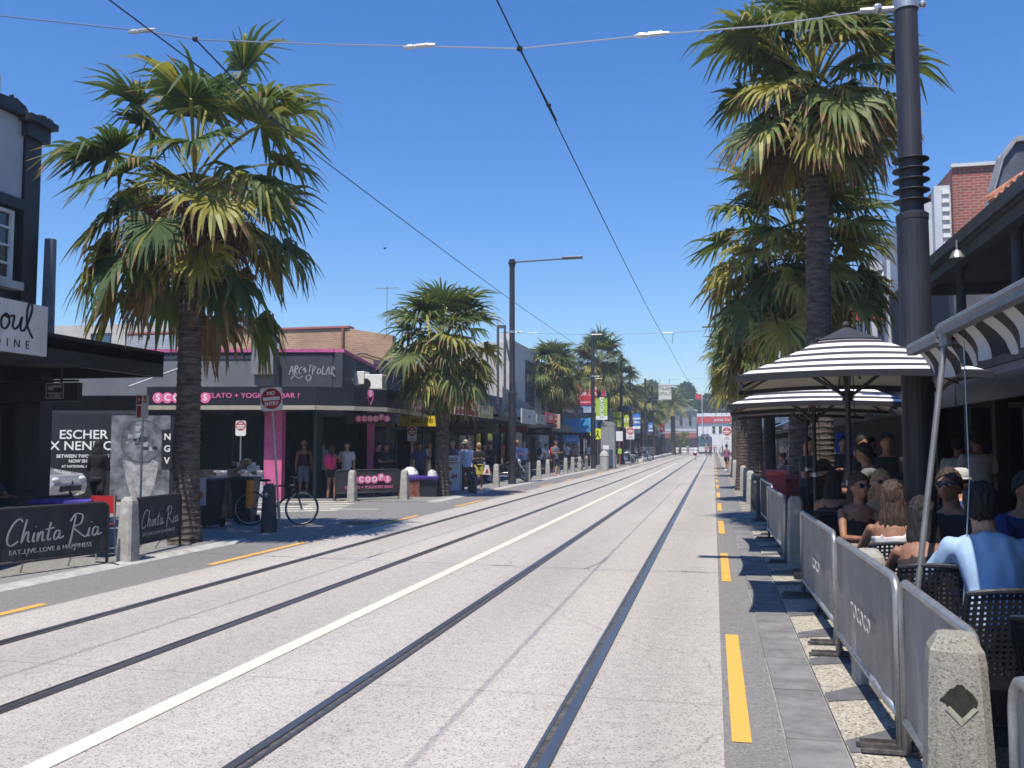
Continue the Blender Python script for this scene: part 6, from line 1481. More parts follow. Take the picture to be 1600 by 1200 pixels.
def at(px, py): p = G(px, py); return (p.x, p.y, 0)
# left side near
person('dark silhouetted person walking past the poster wall', (P(154, 700, 17.0).x, 17.0, .0), 200, 1.72, 'walk', (.012, .012, .016), (.015, .015, .02), 'dark', 'black', 'long', 'long', fem=True, arms='front')
person('bare-armed person in dark singlet and denim shorts at the gelato shop door', at(474, 779), 30, 1.74, top=(.03, .015, .02), bot=(.12, .17, .22), skin='tan', hair='grey', sleeve='none', leg='shorts', tank=True, arms='down')
person('person in grey t-shirt and dark trousers queueing at the gelato shop', at(503, 778), 190, 1.76, top=(.22, .23, .26), bot=(.03, .04, .07), arms='front')
person('person in bright pink top and black shorts with a purple bag, back to us', at(518, 781), 170, 1.62, top=(.75, .05, .16), bot=(.012, .012, .015), skin='tan', hair='brown', hl='long', fem=True, leg='hot', tank=True, arms=('up', 'down'), bag=('pack', (.6, .03, .15)))
person('stocky person in white t-shirt with dark chest print behind the scoops barrier', at(541, 778), 10, 1.70, top=(.55, .53, .56), bot=(.05, .05, .06), belly=.05, hair='brown', arms=('front', 'down'))
person('dim person in black at the shopfront left of the yellow pillar', at(589, 774), 120, 1.68, top=(.012, .012, .015), bot=(.03, .03, .035), hair='black', arms='front')
person('person in black jacket and pale blue jeans by the green shop window', at(602, 776), 60, 1.66, top=(.02, .02, .02), bot=(.17, .22, .34), skin='tan', hair='black', hl='long', fem=True, arms='front')
person('person in mid blue shirt sitting in the shade left of the middle palm', at(655, 772), 20, 1.7, top=(.05, .07, .16), bot=(.03, .03, .05), skin='tan', hair='black')
person('person in grey shirt standing in shade right of the middle palm trunk', at(707, 762), -20, 1.75, top=(.16, .17, .22), bot=(.05, .05, .06), hair='grey')
person('person in straw sun hat, pale blue shirt and grey trousers beside the hot dog board', at(728, 767), 215, 1.76, 'walk', (.42, .52, .72), (.09, .09, .09), 'tan', 'grey', stride=.1, sleeve='long', hat=((.66, .55, .38), .085), arms='front')
person('person in blue t-shirt and white shorts walking behind the straw hat', at(731, 762), 20, 1.70, 'walk', (.04, .12, .55), (.6, .6, .6), 'tan', 'brown', leg='shorts', arms='front', stride=.12)
person('blond person in black top and yellow patterned skirt carrying a white and red bag', at(748, 765), 20, 1.68, 'stand', (.015, .015, .018), (.42, .34, .04), 'tan', 'blond', 'long', leg='skirt', fem=True, bag=('tote', (.7, .68, .68)), arms='front', shoe=(.3, .15, .08))
person('dim person in dark clothes further back under the brown veranda', at(766, 752), 10, 1.7, top=(.03, .03, .04), bot=(.04, .04, .05), hair='black')
person('person with a pram in dark top under the veranda', at(757, 752), 0, 1.66, top=(.06, .06, .07), bot=(.02, .02, .02), fem=True, hl='tail', arms='front')
person('large person in navy shirt and brown hat beside the lamp post', at(808, 749), 20, 1.8, top=(.02, .05, .17), bot=(.03, .03, .05), skin='tan', belly=.05, hat=((.30, .17, .08), .06), arms='front')
person('person in pale blue shirt behind the navy shirted one', at(818, 745), 40, 1.76, top=(.25, .38, .55), bot=(.05, .05, .07), hair='grey')
person('person in white t-shirt with a black backpack walking away', at(845, 741), 170, 1.78, 'walk', (.62, .62, .62), (.03, .03, .03), 'tan', 'grey', leg='shorts', bag=('pack', (.02, .02, .03)), stride=.15)
person('person in white t-shirt just left of the red backpack', at(853, 740), 150, 1.7, 'walk', (.6, .6, .58), (.25, .12, .12), 'fair', 'brown', leg='shorts', stride=.18)
person('person in grey t-shirt with a red backpack looking at a phone', at(868, 744), 60, 1.85, 'walk', (.12, .14, .16), (.025, .02, .035), 'tan', 'brown', leg='shorts', bag=('pack', (.62, .03, .03)), arms='front', stride=.06, shoe=(.6, .3, .3))
person('person in white t-shirt in front of the blue bank', at(886, 729), 200, 1.78, top=(.7, .7, .7), bot=(.05, .05, .06))
person('bare shouldered person near the bank bollards', at(895, 728), 20, 1.66, top=(.5, .3, .3), bot=(.3, .1, .1), skin='fair', fem=True, tank=True, hl='long')
person('person beside the bare shouldered one at the bollards', at(899, 727), -20, 1.7, top=(.55, .4, .4), bot=(.1, .1, .12), skin='fair', hl='bun', fem=True)
person('person in striped white shirt and orange shorts behind the far bollards', at(919, 727), 0, 1.72, top=(.6, .62, .66), bot=(.65, .2, .05), skin='tan', leg='shorts')
for k, (px, py, c, b_, lab) in enumerate(((975, 716, (.6, .5, .48), (.04, .04, .06), 'person in pale pink top by the far kerb'), (982, 715, (.12, .12, .14), (.05, .05, .05), 'dark dressed person by the far kerb'), (1012, 712, (.02, .02, .03), (.03, .03, .04), 'person in black by the arm pole'),
        (1020, 711, (.3, .32, .5), (.06, .06, .08), 'person in blue right of the arm pole'), (1053, 706, (.6, .6, .6), (.1, .1, .1), 'person in white at the tram stop'), (1045, 706, (.5, .12, .08), (.1, .1, .1), 'person in red at the tram stop'))):
    person(lab, at(px, py), 30 * k, 1.72, top=c, bot=b_, vox=.03, faceon=False, group='people far along the street')
person('person in grey walking across the tram tracks far away', at(1075, 710), 200, 1.75, 'walk', (.28, .32, .33), (.06, .06, .07), vox=.025, faceon=False)
person('person in white shirt and red headscarf crossing with red bags', at(1087, 719), 160, 1.62, 'walk', (.72, .70, .70), (.04, .04, .04), hat=((.65, .03, .06), 0), vox=.02, leg='shorts', fem=True, bag=('tote', (.55, .03, .1)), faceon=False)
person('person in grey top walking on the right track', at(1103.5, 713), 0, 1.8, 'walk', (.3, .28, .3), (.12, .1, .12), vox=.025, faceon=False, hat=((.6, .6, .6), 0))
person('person in maroon top walking beside the grey one', at(1110, 713.5), 0, 1.76, 'walk', (.16, .04, .06), (.05, .04, .05), vox=.025, faceon=False)
person('person in white at the far right kerb', at(1124, 709.5), 0, 1.76, top=(.7, .7, .68), bot=(.7, .68, .65), vox=.03, faceon=False, hat=((.7, .7, .7), .03))
for k, (px, py, c) in enumerate(((1096, 707, (.5, .4, .15)), (1116, 708, (.5, .25, .3)), (1119, 707, (.6, .55, .4)), (1129, 708, (.1, .1, .2)))):
    person(['person in mustard top in front of the tram', 'person in dull pink by the tram front', 'person in cream beside the tram', 'person in navy past the tram'][k], at(px, py), 40 * k, 1.7, top=c, bot=(.08, .08, .09), vox=.035, faceon=False, group='people far along the street')
person('person in purple singlet and black shorts crossing the gutter on the right', at(1136, 738), 165, 1.66, 'walk', (.34, .10, .26), (.012, .012, .018), 'tan', 'brown', 'bun', leg='hot', fem=True, tank=True, stride=.34, arms=('front', 'front'), shoe=(.62, .62, .62))

# ------------------------------------------------------------------ cafe terrace furniture
woven = mat('woven_resin', (.018, .02, .026), .45, var=.25, scale=30, bump=.2)
def chair_mesh():
    parts = {}
    mb = MB(); nx, nz = 29, 35
    def bp(u, v): x = (u - .5) * (.47 - .05 * v); return V((x, .235 + .09 * v + .035 * (1 - (2 * u - 1) ** 2), .43 + .47 * v - .02 * (2 * u - 1) ** 2 * v))
    for i in range(nx):
        for j in range(nz):
            edge = i in (0, nx - 1) or j in (0, nz - 1) or j < 5
            hole = not edge and i % 2 == 1 and j % 2 == 1
            u0, u1, v0, v1 = i / nx, (i + 1) / nx, j / nz, (j + 1) / nz
            if hole: continue
            for d in (0, .012): mb.face([bp(u0, v0) + V((0, d, 0)), bp(u1, v0) + V((0, d, 0)), bp(u1, v1) + V((0, d, 0)), bp(u0, v1) + V((0, d, 0))])
    for r_ in ([bp(0, v / 8) + V((0, .006, 0)) for v in range(9)] + [bp(k / 8, 1) + V((0, .006, 0)) for k in range(1, 9)] + [bp(1, 1 - v / 8) + V((0, .006, 0)) for v in range(1, 9)],): mb.tube(r_, .015, 8)
    parts['backrest'] = mb.mesh('backrest', woven)
    mb = MB(); mb.box(-.235, .235, -.22, .25, .42, .45); parts['seat'] = mb.mesh('seat', woven)
    for sx in (-1, 1):
        mb = MB(); mb.tube([(sx * .24, .26, .66), (sx * .26, .1, .67), (sx * .26, -.15, .66), (sx * .25, -.21, .60)], .02, 8); parts['armrest' + str(sx)] = mb.mesh('armrest', woven)
        for sy in (-1, 1):
            mb = MB(); mb.tube([(sx * .22, .22 if sy > 0 else -.2, .43), (sx * .24, .27 if sy > 0 else -.23, 0)] if sy > 0 else [(sx * .25, -.21, .62), (sx * .235, -.22, 0)], .015, 8); parts['leg%d%d' % (sx, sy)] = mb.mesh('leg', woven)
    return parts
CH_ = chair_mesh()
def chair(label, loc, face):
    t = thing('woven_chair', label, 'chair', loc, R(face), 'black woven chairs on the terrace')
    for k, me in CH_.items():
        o = bpy.data.objects.new(me.name.split('.')[0], me); COL.objects.link(o); o.parent = t
    return t
tabletop = mat('table_top', (.32, .27, .20), .5, var=.15, scale=6)
def table(label, loc, w_=.62, rz=0, m=tabletop, d_=None, name='cafe_table'):
    t = thing(name, label, 'table', loc, rz, 'square cafe tables on the terrace'); d_ = d_ or w_
    mb = MB(); mb.box(-w_ / 2, w_ / 2, -d_ / 2, d_ / 2, .705, .735); mb.build('table_top', m, t, bevel=.004)
    mb = MB(); mb.tube([(0, 0, .02), (0, 0, .705)], .03, 10); mb.build('pedestal', darksteel, t)
    mb = MB(); mb.box(-.2, .2, -.2, .2, .0, .02); mb.build('base', darksteel, t); return t
def tumbler(label, loc, c, lemon=False):
    t = thing('drink_glass', label, 'glass', loc, 0, 'drinks on the sunlit table')
    mb = MB(); mb.rings([[(r * math.cos(q), r * math.sin(q), z) for q in (2 * math.pi * k / 14 for k in range(14))] for r, z in ((.028, 0), (.036, .10), (.033, .10), (.026, .006))], cap=False); mb.build('glass_wall', mat('clear_glass', (.6, .65, .65), .08, var=0, spec=.8), t)
    mb = MB(); mb.lathe([(.0285, .004), (.034, .075), (.01, .0755)], 14); mb.build('drink', mat('drink_%d' % int(c[0] * 99), c, .2, var=0), t)
    if lemon: mb = MB(); mb.lathe([(.025, -.004), (.025, .004)], 12); q = mb.build('lemon_slice', mat('lemon', (.8, .62, .05), .4, var=0), t); q.location = (.02, -.01, .095); q.rotation_euler = (R(80), 0, .4)
z0 = .03
# group 1: sunlit table (woman from behind, woman with sunglasses etc.)
tb = P(1345, 800, 7.6); t1 = table('cafe table with drinks between the sunglasses wearers and the long haired sitter', (1.45, 7.85, z0), .66)
tumbler('glass of orange juice with lemon at the sunlit table edge', (1.22, 7.6, .767), (.65, .33, .02), True)
tumbler('green topped glass at the back of the sunlit table', (1.42, 7.78, .767), (.12, .4, .05))
tumbler('pale drink glass between the yellow and green ones', (1.31, 7.7, .767), (.6, .5, .2))
chair('woven chair back just behind the rococo panel with the long haired sitter', (1.27, 7.0, z0), 178)
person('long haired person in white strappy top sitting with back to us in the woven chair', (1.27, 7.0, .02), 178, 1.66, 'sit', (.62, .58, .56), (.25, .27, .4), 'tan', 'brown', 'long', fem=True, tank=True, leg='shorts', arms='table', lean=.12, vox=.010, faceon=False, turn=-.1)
mb = MB()
for k in range(7): mb.ball((.06 * math.sin(k * 1.1) + k * .028, k * -.045, .34 - k * .052), .075 - .002 * k, .09, .06, 10)
wj = bake(mb, 'draped_jacket', cloth((.62, .58, .60)), .012, 3, None, .02); wj.location = (1.44, 6.6, .55); tag(wj, 'crumpled white jacket hanging over the side of the woven chair', 'jacket')
chair('woven chair of the sunglasses wearer left of the table', (1.26, 8.85, z0), 20)
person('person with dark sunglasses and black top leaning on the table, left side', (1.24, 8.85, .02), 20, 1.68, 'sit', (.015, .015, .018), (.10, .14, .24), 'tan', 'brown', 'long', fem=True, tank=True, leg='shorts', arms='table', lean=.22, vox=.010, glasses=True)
chair('woven chair on the far side of the drinks table', (1.62, 9.5, z0), 0)
person('blond person with sunglasses and black bikini top across the table', (1.60, 9.5, .02), 5, 1.68, 'sit', (.02, .02, .02), (.2, .2, .2), 'fair', 'blond', 'long', fem=True, tank=True, arms='cross', lean=.05, vox=.010, glasses=True)
chair('woven chair at the right end of the drinks table', (1.85, 7.35, z0), -50)
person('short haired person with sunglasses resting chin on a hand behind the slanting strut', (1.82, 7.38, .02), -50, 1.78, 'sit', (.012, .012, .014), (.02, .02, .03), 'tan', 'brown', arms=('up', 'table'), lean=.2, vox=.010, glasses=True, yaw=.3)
chair('woven chair left of the umbrella pole', (1.26, 10.1, z0), 165)
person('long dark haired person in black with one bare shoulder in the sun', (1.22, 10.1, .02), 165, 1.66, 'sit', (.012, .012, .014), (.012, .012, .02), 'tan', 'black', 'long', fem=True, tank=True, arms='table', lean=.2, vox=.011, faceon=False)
# group 2: blue shirt man near
chair('big woven chair of the pale blue shirt sitter behind the third rococo panel', (P(1524, 700, 4.95).x, 4.95, z0), 190)
person('person in sunlit pale blue shirt sitting hunched over a table with back to us', (P(1562, 700, 5.35).x, 5.3, .02), 190, 1.80, 'sit', (.36, .50, .70), (.05, .06, .09), 'fair', 'black', 'short', 'long', arms=('reach', 'table'), lean=.42, vox=.010, faceon=False, pitch=-.5, turn=-.12)
table('dark cafe table in front of the blue shirted sitter', (1.85, 6.0, z0), .7, 0, mat('dark_top', (.06, .05, .05), .4))
chair('woven chair turned sideways right of the blue shirted sitter', (1.55, 3.95, z0), 115)
chair('woven chair with slatted side at the right picture edge', (1.95, 4.6, z0), 100)
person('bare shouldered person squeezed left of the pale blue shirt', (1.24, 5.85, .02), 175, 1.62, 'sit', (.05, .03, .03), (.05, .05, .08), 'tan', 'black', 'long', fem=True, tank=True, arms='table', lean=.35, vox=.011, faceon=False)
chair('woven chair half hidden by the strut with a bare shouldered sitter', (1.26, 5.82, z0), 175)
person('person in navy shirt sitting deeper in the shade behind the table', (2.15, 7.4, .02), 20, 1.78, 'sit', (.015, .03, .12), (.02, .02, .03), 'tan', 'black', arms='table', lean=.3, vox=.012)
person('person in dark blue shirt at the right edge in deep shade', (2.6, 5.3, .02), 60, 1.8, 'sit', (.02, .04, .15), (.02, .02, .03), 'tan', 'black', arms='table', lean=.3, vox=.012)
chair('woven chair under the navy shirted sitter', (2.15, 7.45, z0), 20); chair('woven chair under the dark blue shirted sitter', (2.6, 5.3, z0), 60)
# standing and seated people deeper
D = 'people in the deep shade of the terrace'
person('waiter in white t-shirt standing at the counter, left one', (P(1497, 700, 14).x, 14, .02), 160, 1.68, top=(.45, .45, .50), bot=(.02, .02, .02), skin='tan', hair='black', arms='front', faceon=False)
person('waiter in white t-shirt standing at the counter, right one', (P(1527, 700, 13).x, 13, .02), 190, 1.76, top=(.45, .45, .52), bot=(.02, .02, .02), skin='tan', hair='black', arms='front', faceon=False)
person('person in white cap seated between the two waiters', (P(1512, 700, 9.5).x, 9.5, .02), 200, 1.68, 'sit', top=(.02, .04, .14), bot=(.02, .02, .02), hat=((.45, .45, .45), .03), arms='table', lean=.2)
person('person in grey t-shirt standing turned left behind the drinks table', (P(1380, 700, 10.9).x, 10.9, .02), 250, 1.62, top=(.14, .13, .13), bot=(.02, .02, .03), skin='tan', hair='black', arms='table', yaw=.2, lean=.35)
person('bearded person with a sunlit face between the umbrella pole and the strut', (P(1386, 700, 12.4).x, 12.4, .02), 0, 1.72, top=(.015, .015, .02), bot=(.02, .02, .02), skin='tan', hair='black', arms='down')
person('person seen from the side right of the grey t-shirt, small sunlit cheek', (P(1409, 700, 10.5).x, 10.5, .02), -60, 1.6, 'sit', top=(.02, .02, .02), bot=(.02, .02, .02), skin='tan', hair='black', hl='long', fem=True, arms='table')
person('person in dark grey t-shirt with beard standing left of the palm trunk', (P(1256, 700, 15.6).x, 15.1, .02), 60, 1.70, top=(.06, .07, .10), bot=(.02, .02, .03), skin='fair', hair='brown', arms='front', yaw=-.3)
for k, (px, Y, c, lab) in enumerate(((1318, 16.5, (.02, .02, .022), 'dim person in black behind the umbrella pole'), (1345, 15.4, (.04, .05, .07), 'dim person in dark blue right of the umbrella pole'), (1360, 18.8, (.05, .05, .06), 'dim person in dark grey before the door frame'), (1302, 22.0, (.3, .3, .3), 'person in pale top glimpsed beside the palm trunk'), (1340, 21.0, (.03, .03, .03), 'dim person between the door frame and the pole'))):
    person(lab, (P(px, 700, Y).x, Y, .02), 40 * k, 1.72, top=c, bot=(.02, .02, .03), skin='tan', hair='black', arms='front', group=D, faceon=False, vox=.018)
mb = MB(); mb.box(-.16, .16, 0, .03, 0, 1.55); bn = solo(mb, 'pull_up_banner', mat('royal_blue', (.02, .10, .6), .5), 'narrow bright blue pull-up banner behind the umbrella pole', 'banner', loc=(P(1319, 700, 19).x, 19, .3)); mb = MB(); disc(mb, (.05, .95), .09, -.01, -.002); mb.build('emblem', letterw, bn); mb = MB(); mb.box(-.2, .2, -.06, .08, -.28, 0); mb.build('base', darksteel, bn)
# far right tables
for k, (x, y) in enumerate(((1.9, 27.6), (3.0, 24.6), (2.2, 33.5), (3.4, 31.0))):
    table('%s white pavement table along the far right barriers' % ORD[k], (x, y, z0), .7, 0, offwhite)
person('auburn haired person with bare arms reaching over the far right table', (2.0, 28.2, .02), -80, 1.68, 'sit', (.25, .25, .28), (.05, .05, .06), 'fair', 'red', 'bun', fem=True, tank=True, arms='reach', group='people at the far right tables')
for k, (x, y, f, c, lab) in enumerate(((1.35, 31.5, 90, (.02, .02, .03), 'person in black at the far right navy barrier'), (2.9, 29.5, -100, (.3, .08, .05), 'person in rust top behind the auburn hair'), (1.6, 34.2, 60, (.6, .6, .6), 'person in white far along the right barriers'), (2.6, 34.5, -90, (.05, .05, .08), 'person in navy far along the right barriers'), (3.4, 27.0, 20, (.03, .03, .04), 'dim seated person left of the pull-up banner'))):
    person(lab, (x, y, .02), f, 1.7, 'sit', top=c, bot=(.04, .04, .05), skin='tan', hair='brown', arms='table', group='people at the far right tables', vox=.018, lean=.15)
for k in range(5): p = (1.6 + .3 * (k % 3), 42 + k * 6, .02); person('%s small dark figure far up the right pavement' % ORD[k], p, 170 * (k % 2), 1.72, 'walk', top=[(.5, .5, .5), (.04, .04, .05), (.3, .3, .3), (.5, .1, .1), (.05, .05, .1)][k], bot=(.04, .04, .05), vox=.03, faceon=False, group='people far along the street')
# ------------------------------------------------------------------ bicycles, motorbikes, car, tram
def torus(mb, c, Rr, r, n=36, m=8): mb.tube([(c[0] + Rr * math.cos(a), c[1], c[2] + Rr * math.sin(a)) for a in (2 * math.pi * k / n for k in range(n))], r, m, closed=True)
def bicycle(label, loc, rz, c=black, lean=0, group=None):
    t = thing('bicycle', label, 'bicycle', loc, rz, group); t.rotation_euler = (lean, 0, rz)
    for x in (-.5, .52):
        mb = MB(); torus(mb, (x, 0, .34), .325, .017); w_ = mb.build('wheel', rubber, t, True)
        mb = MB(); torus(mb, (x, 0, .34), .305, .011); mb.build('rim', steel, w_, True)
        mb = MB()
        for k in range(20): a = k * math.pi / 10; mb.tube([(x, .02 * (-1) ** k, .34), (x + .3 * math.cos(a), 0, .34 + .3 * math.sin(a))], .0016, 3)
        mb.tube([(x, -.04, .34), (x, .04, .34)], .02, 8); mb.build('spokes', steel, w_)
    mb = MB()
    for a, b, r in (((-.5, 0, .34), (-.08, 0, .30), .012), ((-.08, 0, .30), (-.2, 0, .82), .017), ((-.2, 0, .78), (.38, 0, .80), .017), ((-.08, 0, .30), (.36, 0, .72), .02), ((-.5, 0, .34), (-.19, 0, .78), .010), ((.34, 0, .86), (.42, 0, .66), .02)): mb.tube([a, b], r, 8)
    mb.build('frame', c, t)
    mb = MB(); mb.tube([(.41, -.045, .66), (.50, -.045, .40), (.52, -.04, .34)], .011, 6); mb.tube([(.41, .045, .66), (.50, .045, .40), (.52, .04, .34)], .011, 6); mb.tube([(.41, -.045, .66), (.41, .045, .66)], .014, 6); mb.build('fork', c, t)
    mb = MB(); mb.tube([(.33, -.3, .98), (.36, -.15, .96), (.35, 0, .95), (.36, .15, .96), (.33, .3, .98)], .013, 8); mb.tube([(.35, 0, .95), (.34, 0, .86)], .013, 8); mb.build('handlebar', darksteel, t)
    mb = MB(); mb.ball((-.24, 0, .90), .13, .065, .03, 10); mb.tube([(-.22, 0, .88), (-.2, 0, .8)], .012, 6); mb.build('saddle', black, t)
    mb = MB(); mb.rings([[(-.08 + .09 * math.cos(a), y, .3 + .09 * math.sin(a)) for a in (2 * math.pi * k / 16 for k in range(16))] for y in (-.04, -.033)]); mb.tube([(-.08, -.05, .3), (.04, -.07, .18)], .01, 5); mb.tube([(-.08, .05, .3), (-.2, .07, .42)], .01, 5); mb.build('crank', darksteel, t)
    return t
p = G(450, 822); bicycle('black bicycle leaning on the no entry sign post', (p.x - .32, p.y + .08, 0), R(14), lean=R(-5))
p = G(500, 820)
def motorbike(label, loc, rz, c, s=1):
    t = thing('motorbike', label, 'motorbike', loc, rz, 'motorbikes parked behind the left bollards'); t.rotation_euler = (R(-7), 0, rz); t.scale = (s,) * 3
    for x, rr in ((-.68, .3), (.78, .31)):
        mb = MB(); torus(mb, (x, 0, rr + .02), rr - .05, .055, 32, 10); w_ = mb.build('wheel', rubber, t, True)
        mb = MB(); torus(mb, (x, 0, rr + .02), rr - .10, .02, 28, 8); 
        for k in range(10): a = k * math.pi / 5; mb.tube([(x, 0, rr + .02), (x + (rr - .1) * math.cos(a), 0, rr + .02 + (rr - .1) * math.sin(a))], .006, 4)
        mb.tube([(x, -.08, rr + .02), (x, .08, rr + .02)], .05, 10); mb.build('rim', chrome, w_)
    mb = MB(); mb.rings([[(x, y * w_, z + h_ * zz) for y, zz in ((-.5, -.6), (-1, 0), (-.6, .8), (0, 1), (.6, .8), (1, 0), (.5, -.6))] for x, w_, z, h_ in ((-.12, .07, .74, .07), (0, .13, .78, .10), (.2, .15, .82, .11), (.36, .09, .86, .07))]); mb.build('fuel_tank', c, t, True)
    mb = MB(); mb.rings([[(x, y * w_, z + h_ * zz) for y, zz in ((-.8, -1), (-1, .3), (0, 1), (1, .3), (.8, -1))] for x, w_, z, h_ in ((-.75, .08, .76, .05), (-.6, .13, .72, .05), (-.35, .16, .69, .06), (-.1, .12, .72, .05))]); mb.build('seat', black, t, True)
    mb = MB(); mb.lathe([(.14, -.12), (.16, 0), (.14, .12)], 12, o=(.05, 0, 0)); e = mb.build('engine', chrome, t); e.location = (0, 0, .42)
    mb = MB()
    for k in range(6): mb.box(.0, .2, -.11, .11, .54 + k * .03, .555 + k * .03)
    mb.box(.03, .17, -.07, .07, .5, .72); mb.build('cylinder_block', steel, t)
    mb = MB(); mb.tube([(.15, -.12, .5), (.2, -.15, .3), (0, -.16, .22), (-.7, -.17, .26), (-.85, -.17, .28)], [.022, .025, .03, .045, .045], 10); mb.tube([(.15, -.12, .6), (.05, -.17, .36), (-.6, -.17, .36)], .03, 8); mb.build('exhaust', chrome, t, True)
    mb = MB(); mb.tube([(.40, -.08, .92), (.78, -.08, .33)], .025, 8); mb.tube([(.40, .08, .92), (.78, .08, .33)], .025, 8); mb.build('fork', chrome, t)
    mb = MB(); mb.tube([(.15, -.38, 1.08), (.3, -.25, 1.1), (.4, -.08, .98), (.4, .08, .98), (.3, .25, 1.1), (.15, .38, 1.08)], .016, 8); hb = mb.build('handlebar', chrome, t)
    for sy in (-1, 1): mb = MB(); mb.tube([(.27, sy * .27, 1.1), (.3, sy * .33, 1.24)], .007, 5); mb.ball((.3, sy * .34, 1.27), .05, .06, .04, 8); mb.build('mirror', darksteel, hb)
    mb = MB(); mb.ball((.50, 0, .88), .1, .095, .095, 14); mb.build('headlight', chrome, t, True)
    mb = MB(); mb.tube([(.2, 0, .75), (-.2, 0, .5), (-.3, 0, .3), (.3, 0, .25), (.4, 0, .8)], .025, 8); mb.tube([(-.25, .1, .32), (-.68, .1, .32)], .03, 6); mb.tube([(-.25, -.1, .32), (-.68, -.1, .32)], .03, 6); mb.build('frame', black, t)
    for x, a0, a1 in ((-.68, 20, 170), (.78, 30, 140)):
        rr = .36; mb = MB(); mb.rings([[(x + (rr + d) * math.cos(R(a)), y, .33 + (rr + d) * math.sin(R(a))) for y, d in ((-.08, -.03), (-.07, 0), (.07, 0), (.08, -.03))] for a in range(a0, a1 + 1, 10)], cap=True); mb.build('mudguard', c, t)
    mb = MB(); mb.ball((-.98, 0, .62), .04, .06, .04, 8); mb.build('tail_light', red, t)
    return t
motorbike('black cruiser motorbike with chrome engine behind the lamp post', (-8.75, 38.2, .03), R(22), black, 1.02)
motorbike('second dark motorbike left of the lamp post', (-9.45, 35.6, .03), R(60), mat('dark_red_paint', (.06, .01, .012), .3, coat=1), .95)
p = P(985, 700, 82); motorbike('far chrome and white motorbike past the no entry sign', (p.x - .3, 80, .03), R(40), white, 1.1)
p = P(1000, 700, 88); motorbike('farthest motorbike parked at the kerb on the left', (p.x, 90, .03), R(10), black, 1.1)
for k, (px, Y, lab) in enumerate(((888, 54, 'bicycle behind the first far bollards'), (901, 56.5, 'white bicycle behind the middle bollards'), (912, 59, 'bicycle nearest the black banner pole'), (966, 73, 'bicycle leaning at the short stub pole'))):
    p = P(px, 700, Y); bicycle(lab, (p.x, Y, .02), R(20 + 30 * k), [black, white, darksteel, black][k], group='bicycles parked behind the left bollards')
bicycle('dark bicycle in the shade under the black veranda', (P(75, 700, 12).x, 12.0, .03), R(30), black, lean=R(5))
# white parked car glimpsed up the side street
car = thing('parked_car', 'silver white hatchback glimpsed in the side street left of the poster', 'car', (P(-4, 700, 20.0).x, 20.0, 0), R(188))
carp = mat('car_paint', (.5, .51, .52), .25, .2, var=0, coat=1)
mb = MB(); prof = [(-2.0, .35), (-2.05, .6), (-1.95, .85), (-1.1, .98), (-.35, 1.38), (.9, 1.45), (1.6, 1.2), (1.85, .9), (1.92, .4), (1.8, .28), (-1.85, .28)]
mb.rings([[(x * sx, y, .28 + (z - .28) * sz) for x, z in prof] for y, sx, sz in ((-.82, .98, .86), (-.76, 1, 1), (.76, 1, 1), (.82, .98, .86))]); mb.build('body', carp, car, bevel=.04)
mb = MB(); mb.slab([(-1.0, 1.0), (-.38, 1.33), (.85, 1.4), (1.45, 1.18), (1.4, 1.0)], 'y', -.825, -.77); mb.slab([(-1.0, 1.0), (-.38, 1.33), (.85, 1.4), (1.45, 1.18), (1.4, 1.0)], 'y', .77, .825); mb.face([(-1.16, -.66, .99), (-1.16, .66, .99), (-.42, .6, 1.38), (-.42, -.6, 1.38)]); mb.build('window', glass, car)
for x in (-1.25, 1.2):
    for y in (-.74, .74):
        mb = MB(); mb.rings([[(x + r * math.cos(a), y + d, .31 + r * math.sin(a)) for a in (2 * math.pi * k / 20 for k in range(20))] for r, d in ((.26, -.1), (.31, -.08), (.31, .08), (.26, .1))]); w_ = mb.build('wheel', rubber, car); mb = MB(); s_ = -.105 if y < 0 else .105; mb.rings([[(x + r * math.cos(a), y + d, .31 + r * math.sin(a)) for a in (2 * math.pi * k / 16 for k in range(16))] for r, d in ((.19, s_ * .8), (.19, s_ * 1.02))]); mb.build('rim', steel, w_)
for y in (-.6, .6): mb = MB(); mb.ball((-1.98, y, .72), .1, .16, .08, 10); mb.build('headlight', mat('lamp_glass', (.6, .62, .65), .1, spec=.9, var=0), car, True)
mb = MB(); mb.box(-2.07, -2.0, -.45, .45, .42, .55); mb.build('grille', black, car)
# tram
tr = thing('tram', 'grey and white tram with dark windscreen standing at the far stop', 'tram', (-1.62, 178, 0))
tw = mat('tram_white', (.6, .6, .56), .4, var=.05); tg = mat('tram_grey', (.12, .15, .19), .4, var=.05)
mb = MB(); mb.rings([[(x, y, z) for x, z in ((-1.3 * k, .35), (-1.33 * k, 1.2), (-1.3 * k, 3.2), (-1.0 * k, 3.5), (1.0 * k, 3.5), (1.3 * k, 3.2), (1.33 * k, 1.2), (1.3 * k, .35))] for y, k in ((0, .86), (.35, .97), (1, 1), (26, 1))]); mb.build('body', tg, tr)
mb = MB(); mb.rings([[(x * k, y - .03, z) for x, z in ((-1.3, .34), (-1.34, 1.35), (1.34, 1.35), (1.3, .34))] for y, k in ((0, .87), (.36, .985), (1, 1.01), (26, 1.01))]); mb.build('lower_panel', tw, tr)
mb = MB(); mb.box(-1.0, 1.0, -.05, .02, 1.45, 2.85); mb.build('windscreen', glassblue, tr); mb = MB(); mb.box(-.7, .7, -.06, .0, 2.95, 3.2); q = mb.build('destination_sign', black, tr); text('96', q, (0, -.07, 3.07), .26, mat('amber', (.9, .4, .05), .5, var=0, emit=1.5))
for x in (-.85, .85): mb = MB(); mb.ball((x, -.02, .95), .13, .06, .1, 10); mb.build('headlight', white, tr)
mb = MB(); mb.box(-1.3, 1.3, .3, 25.5, .05, .36); mb.build('skirt', black, tr)
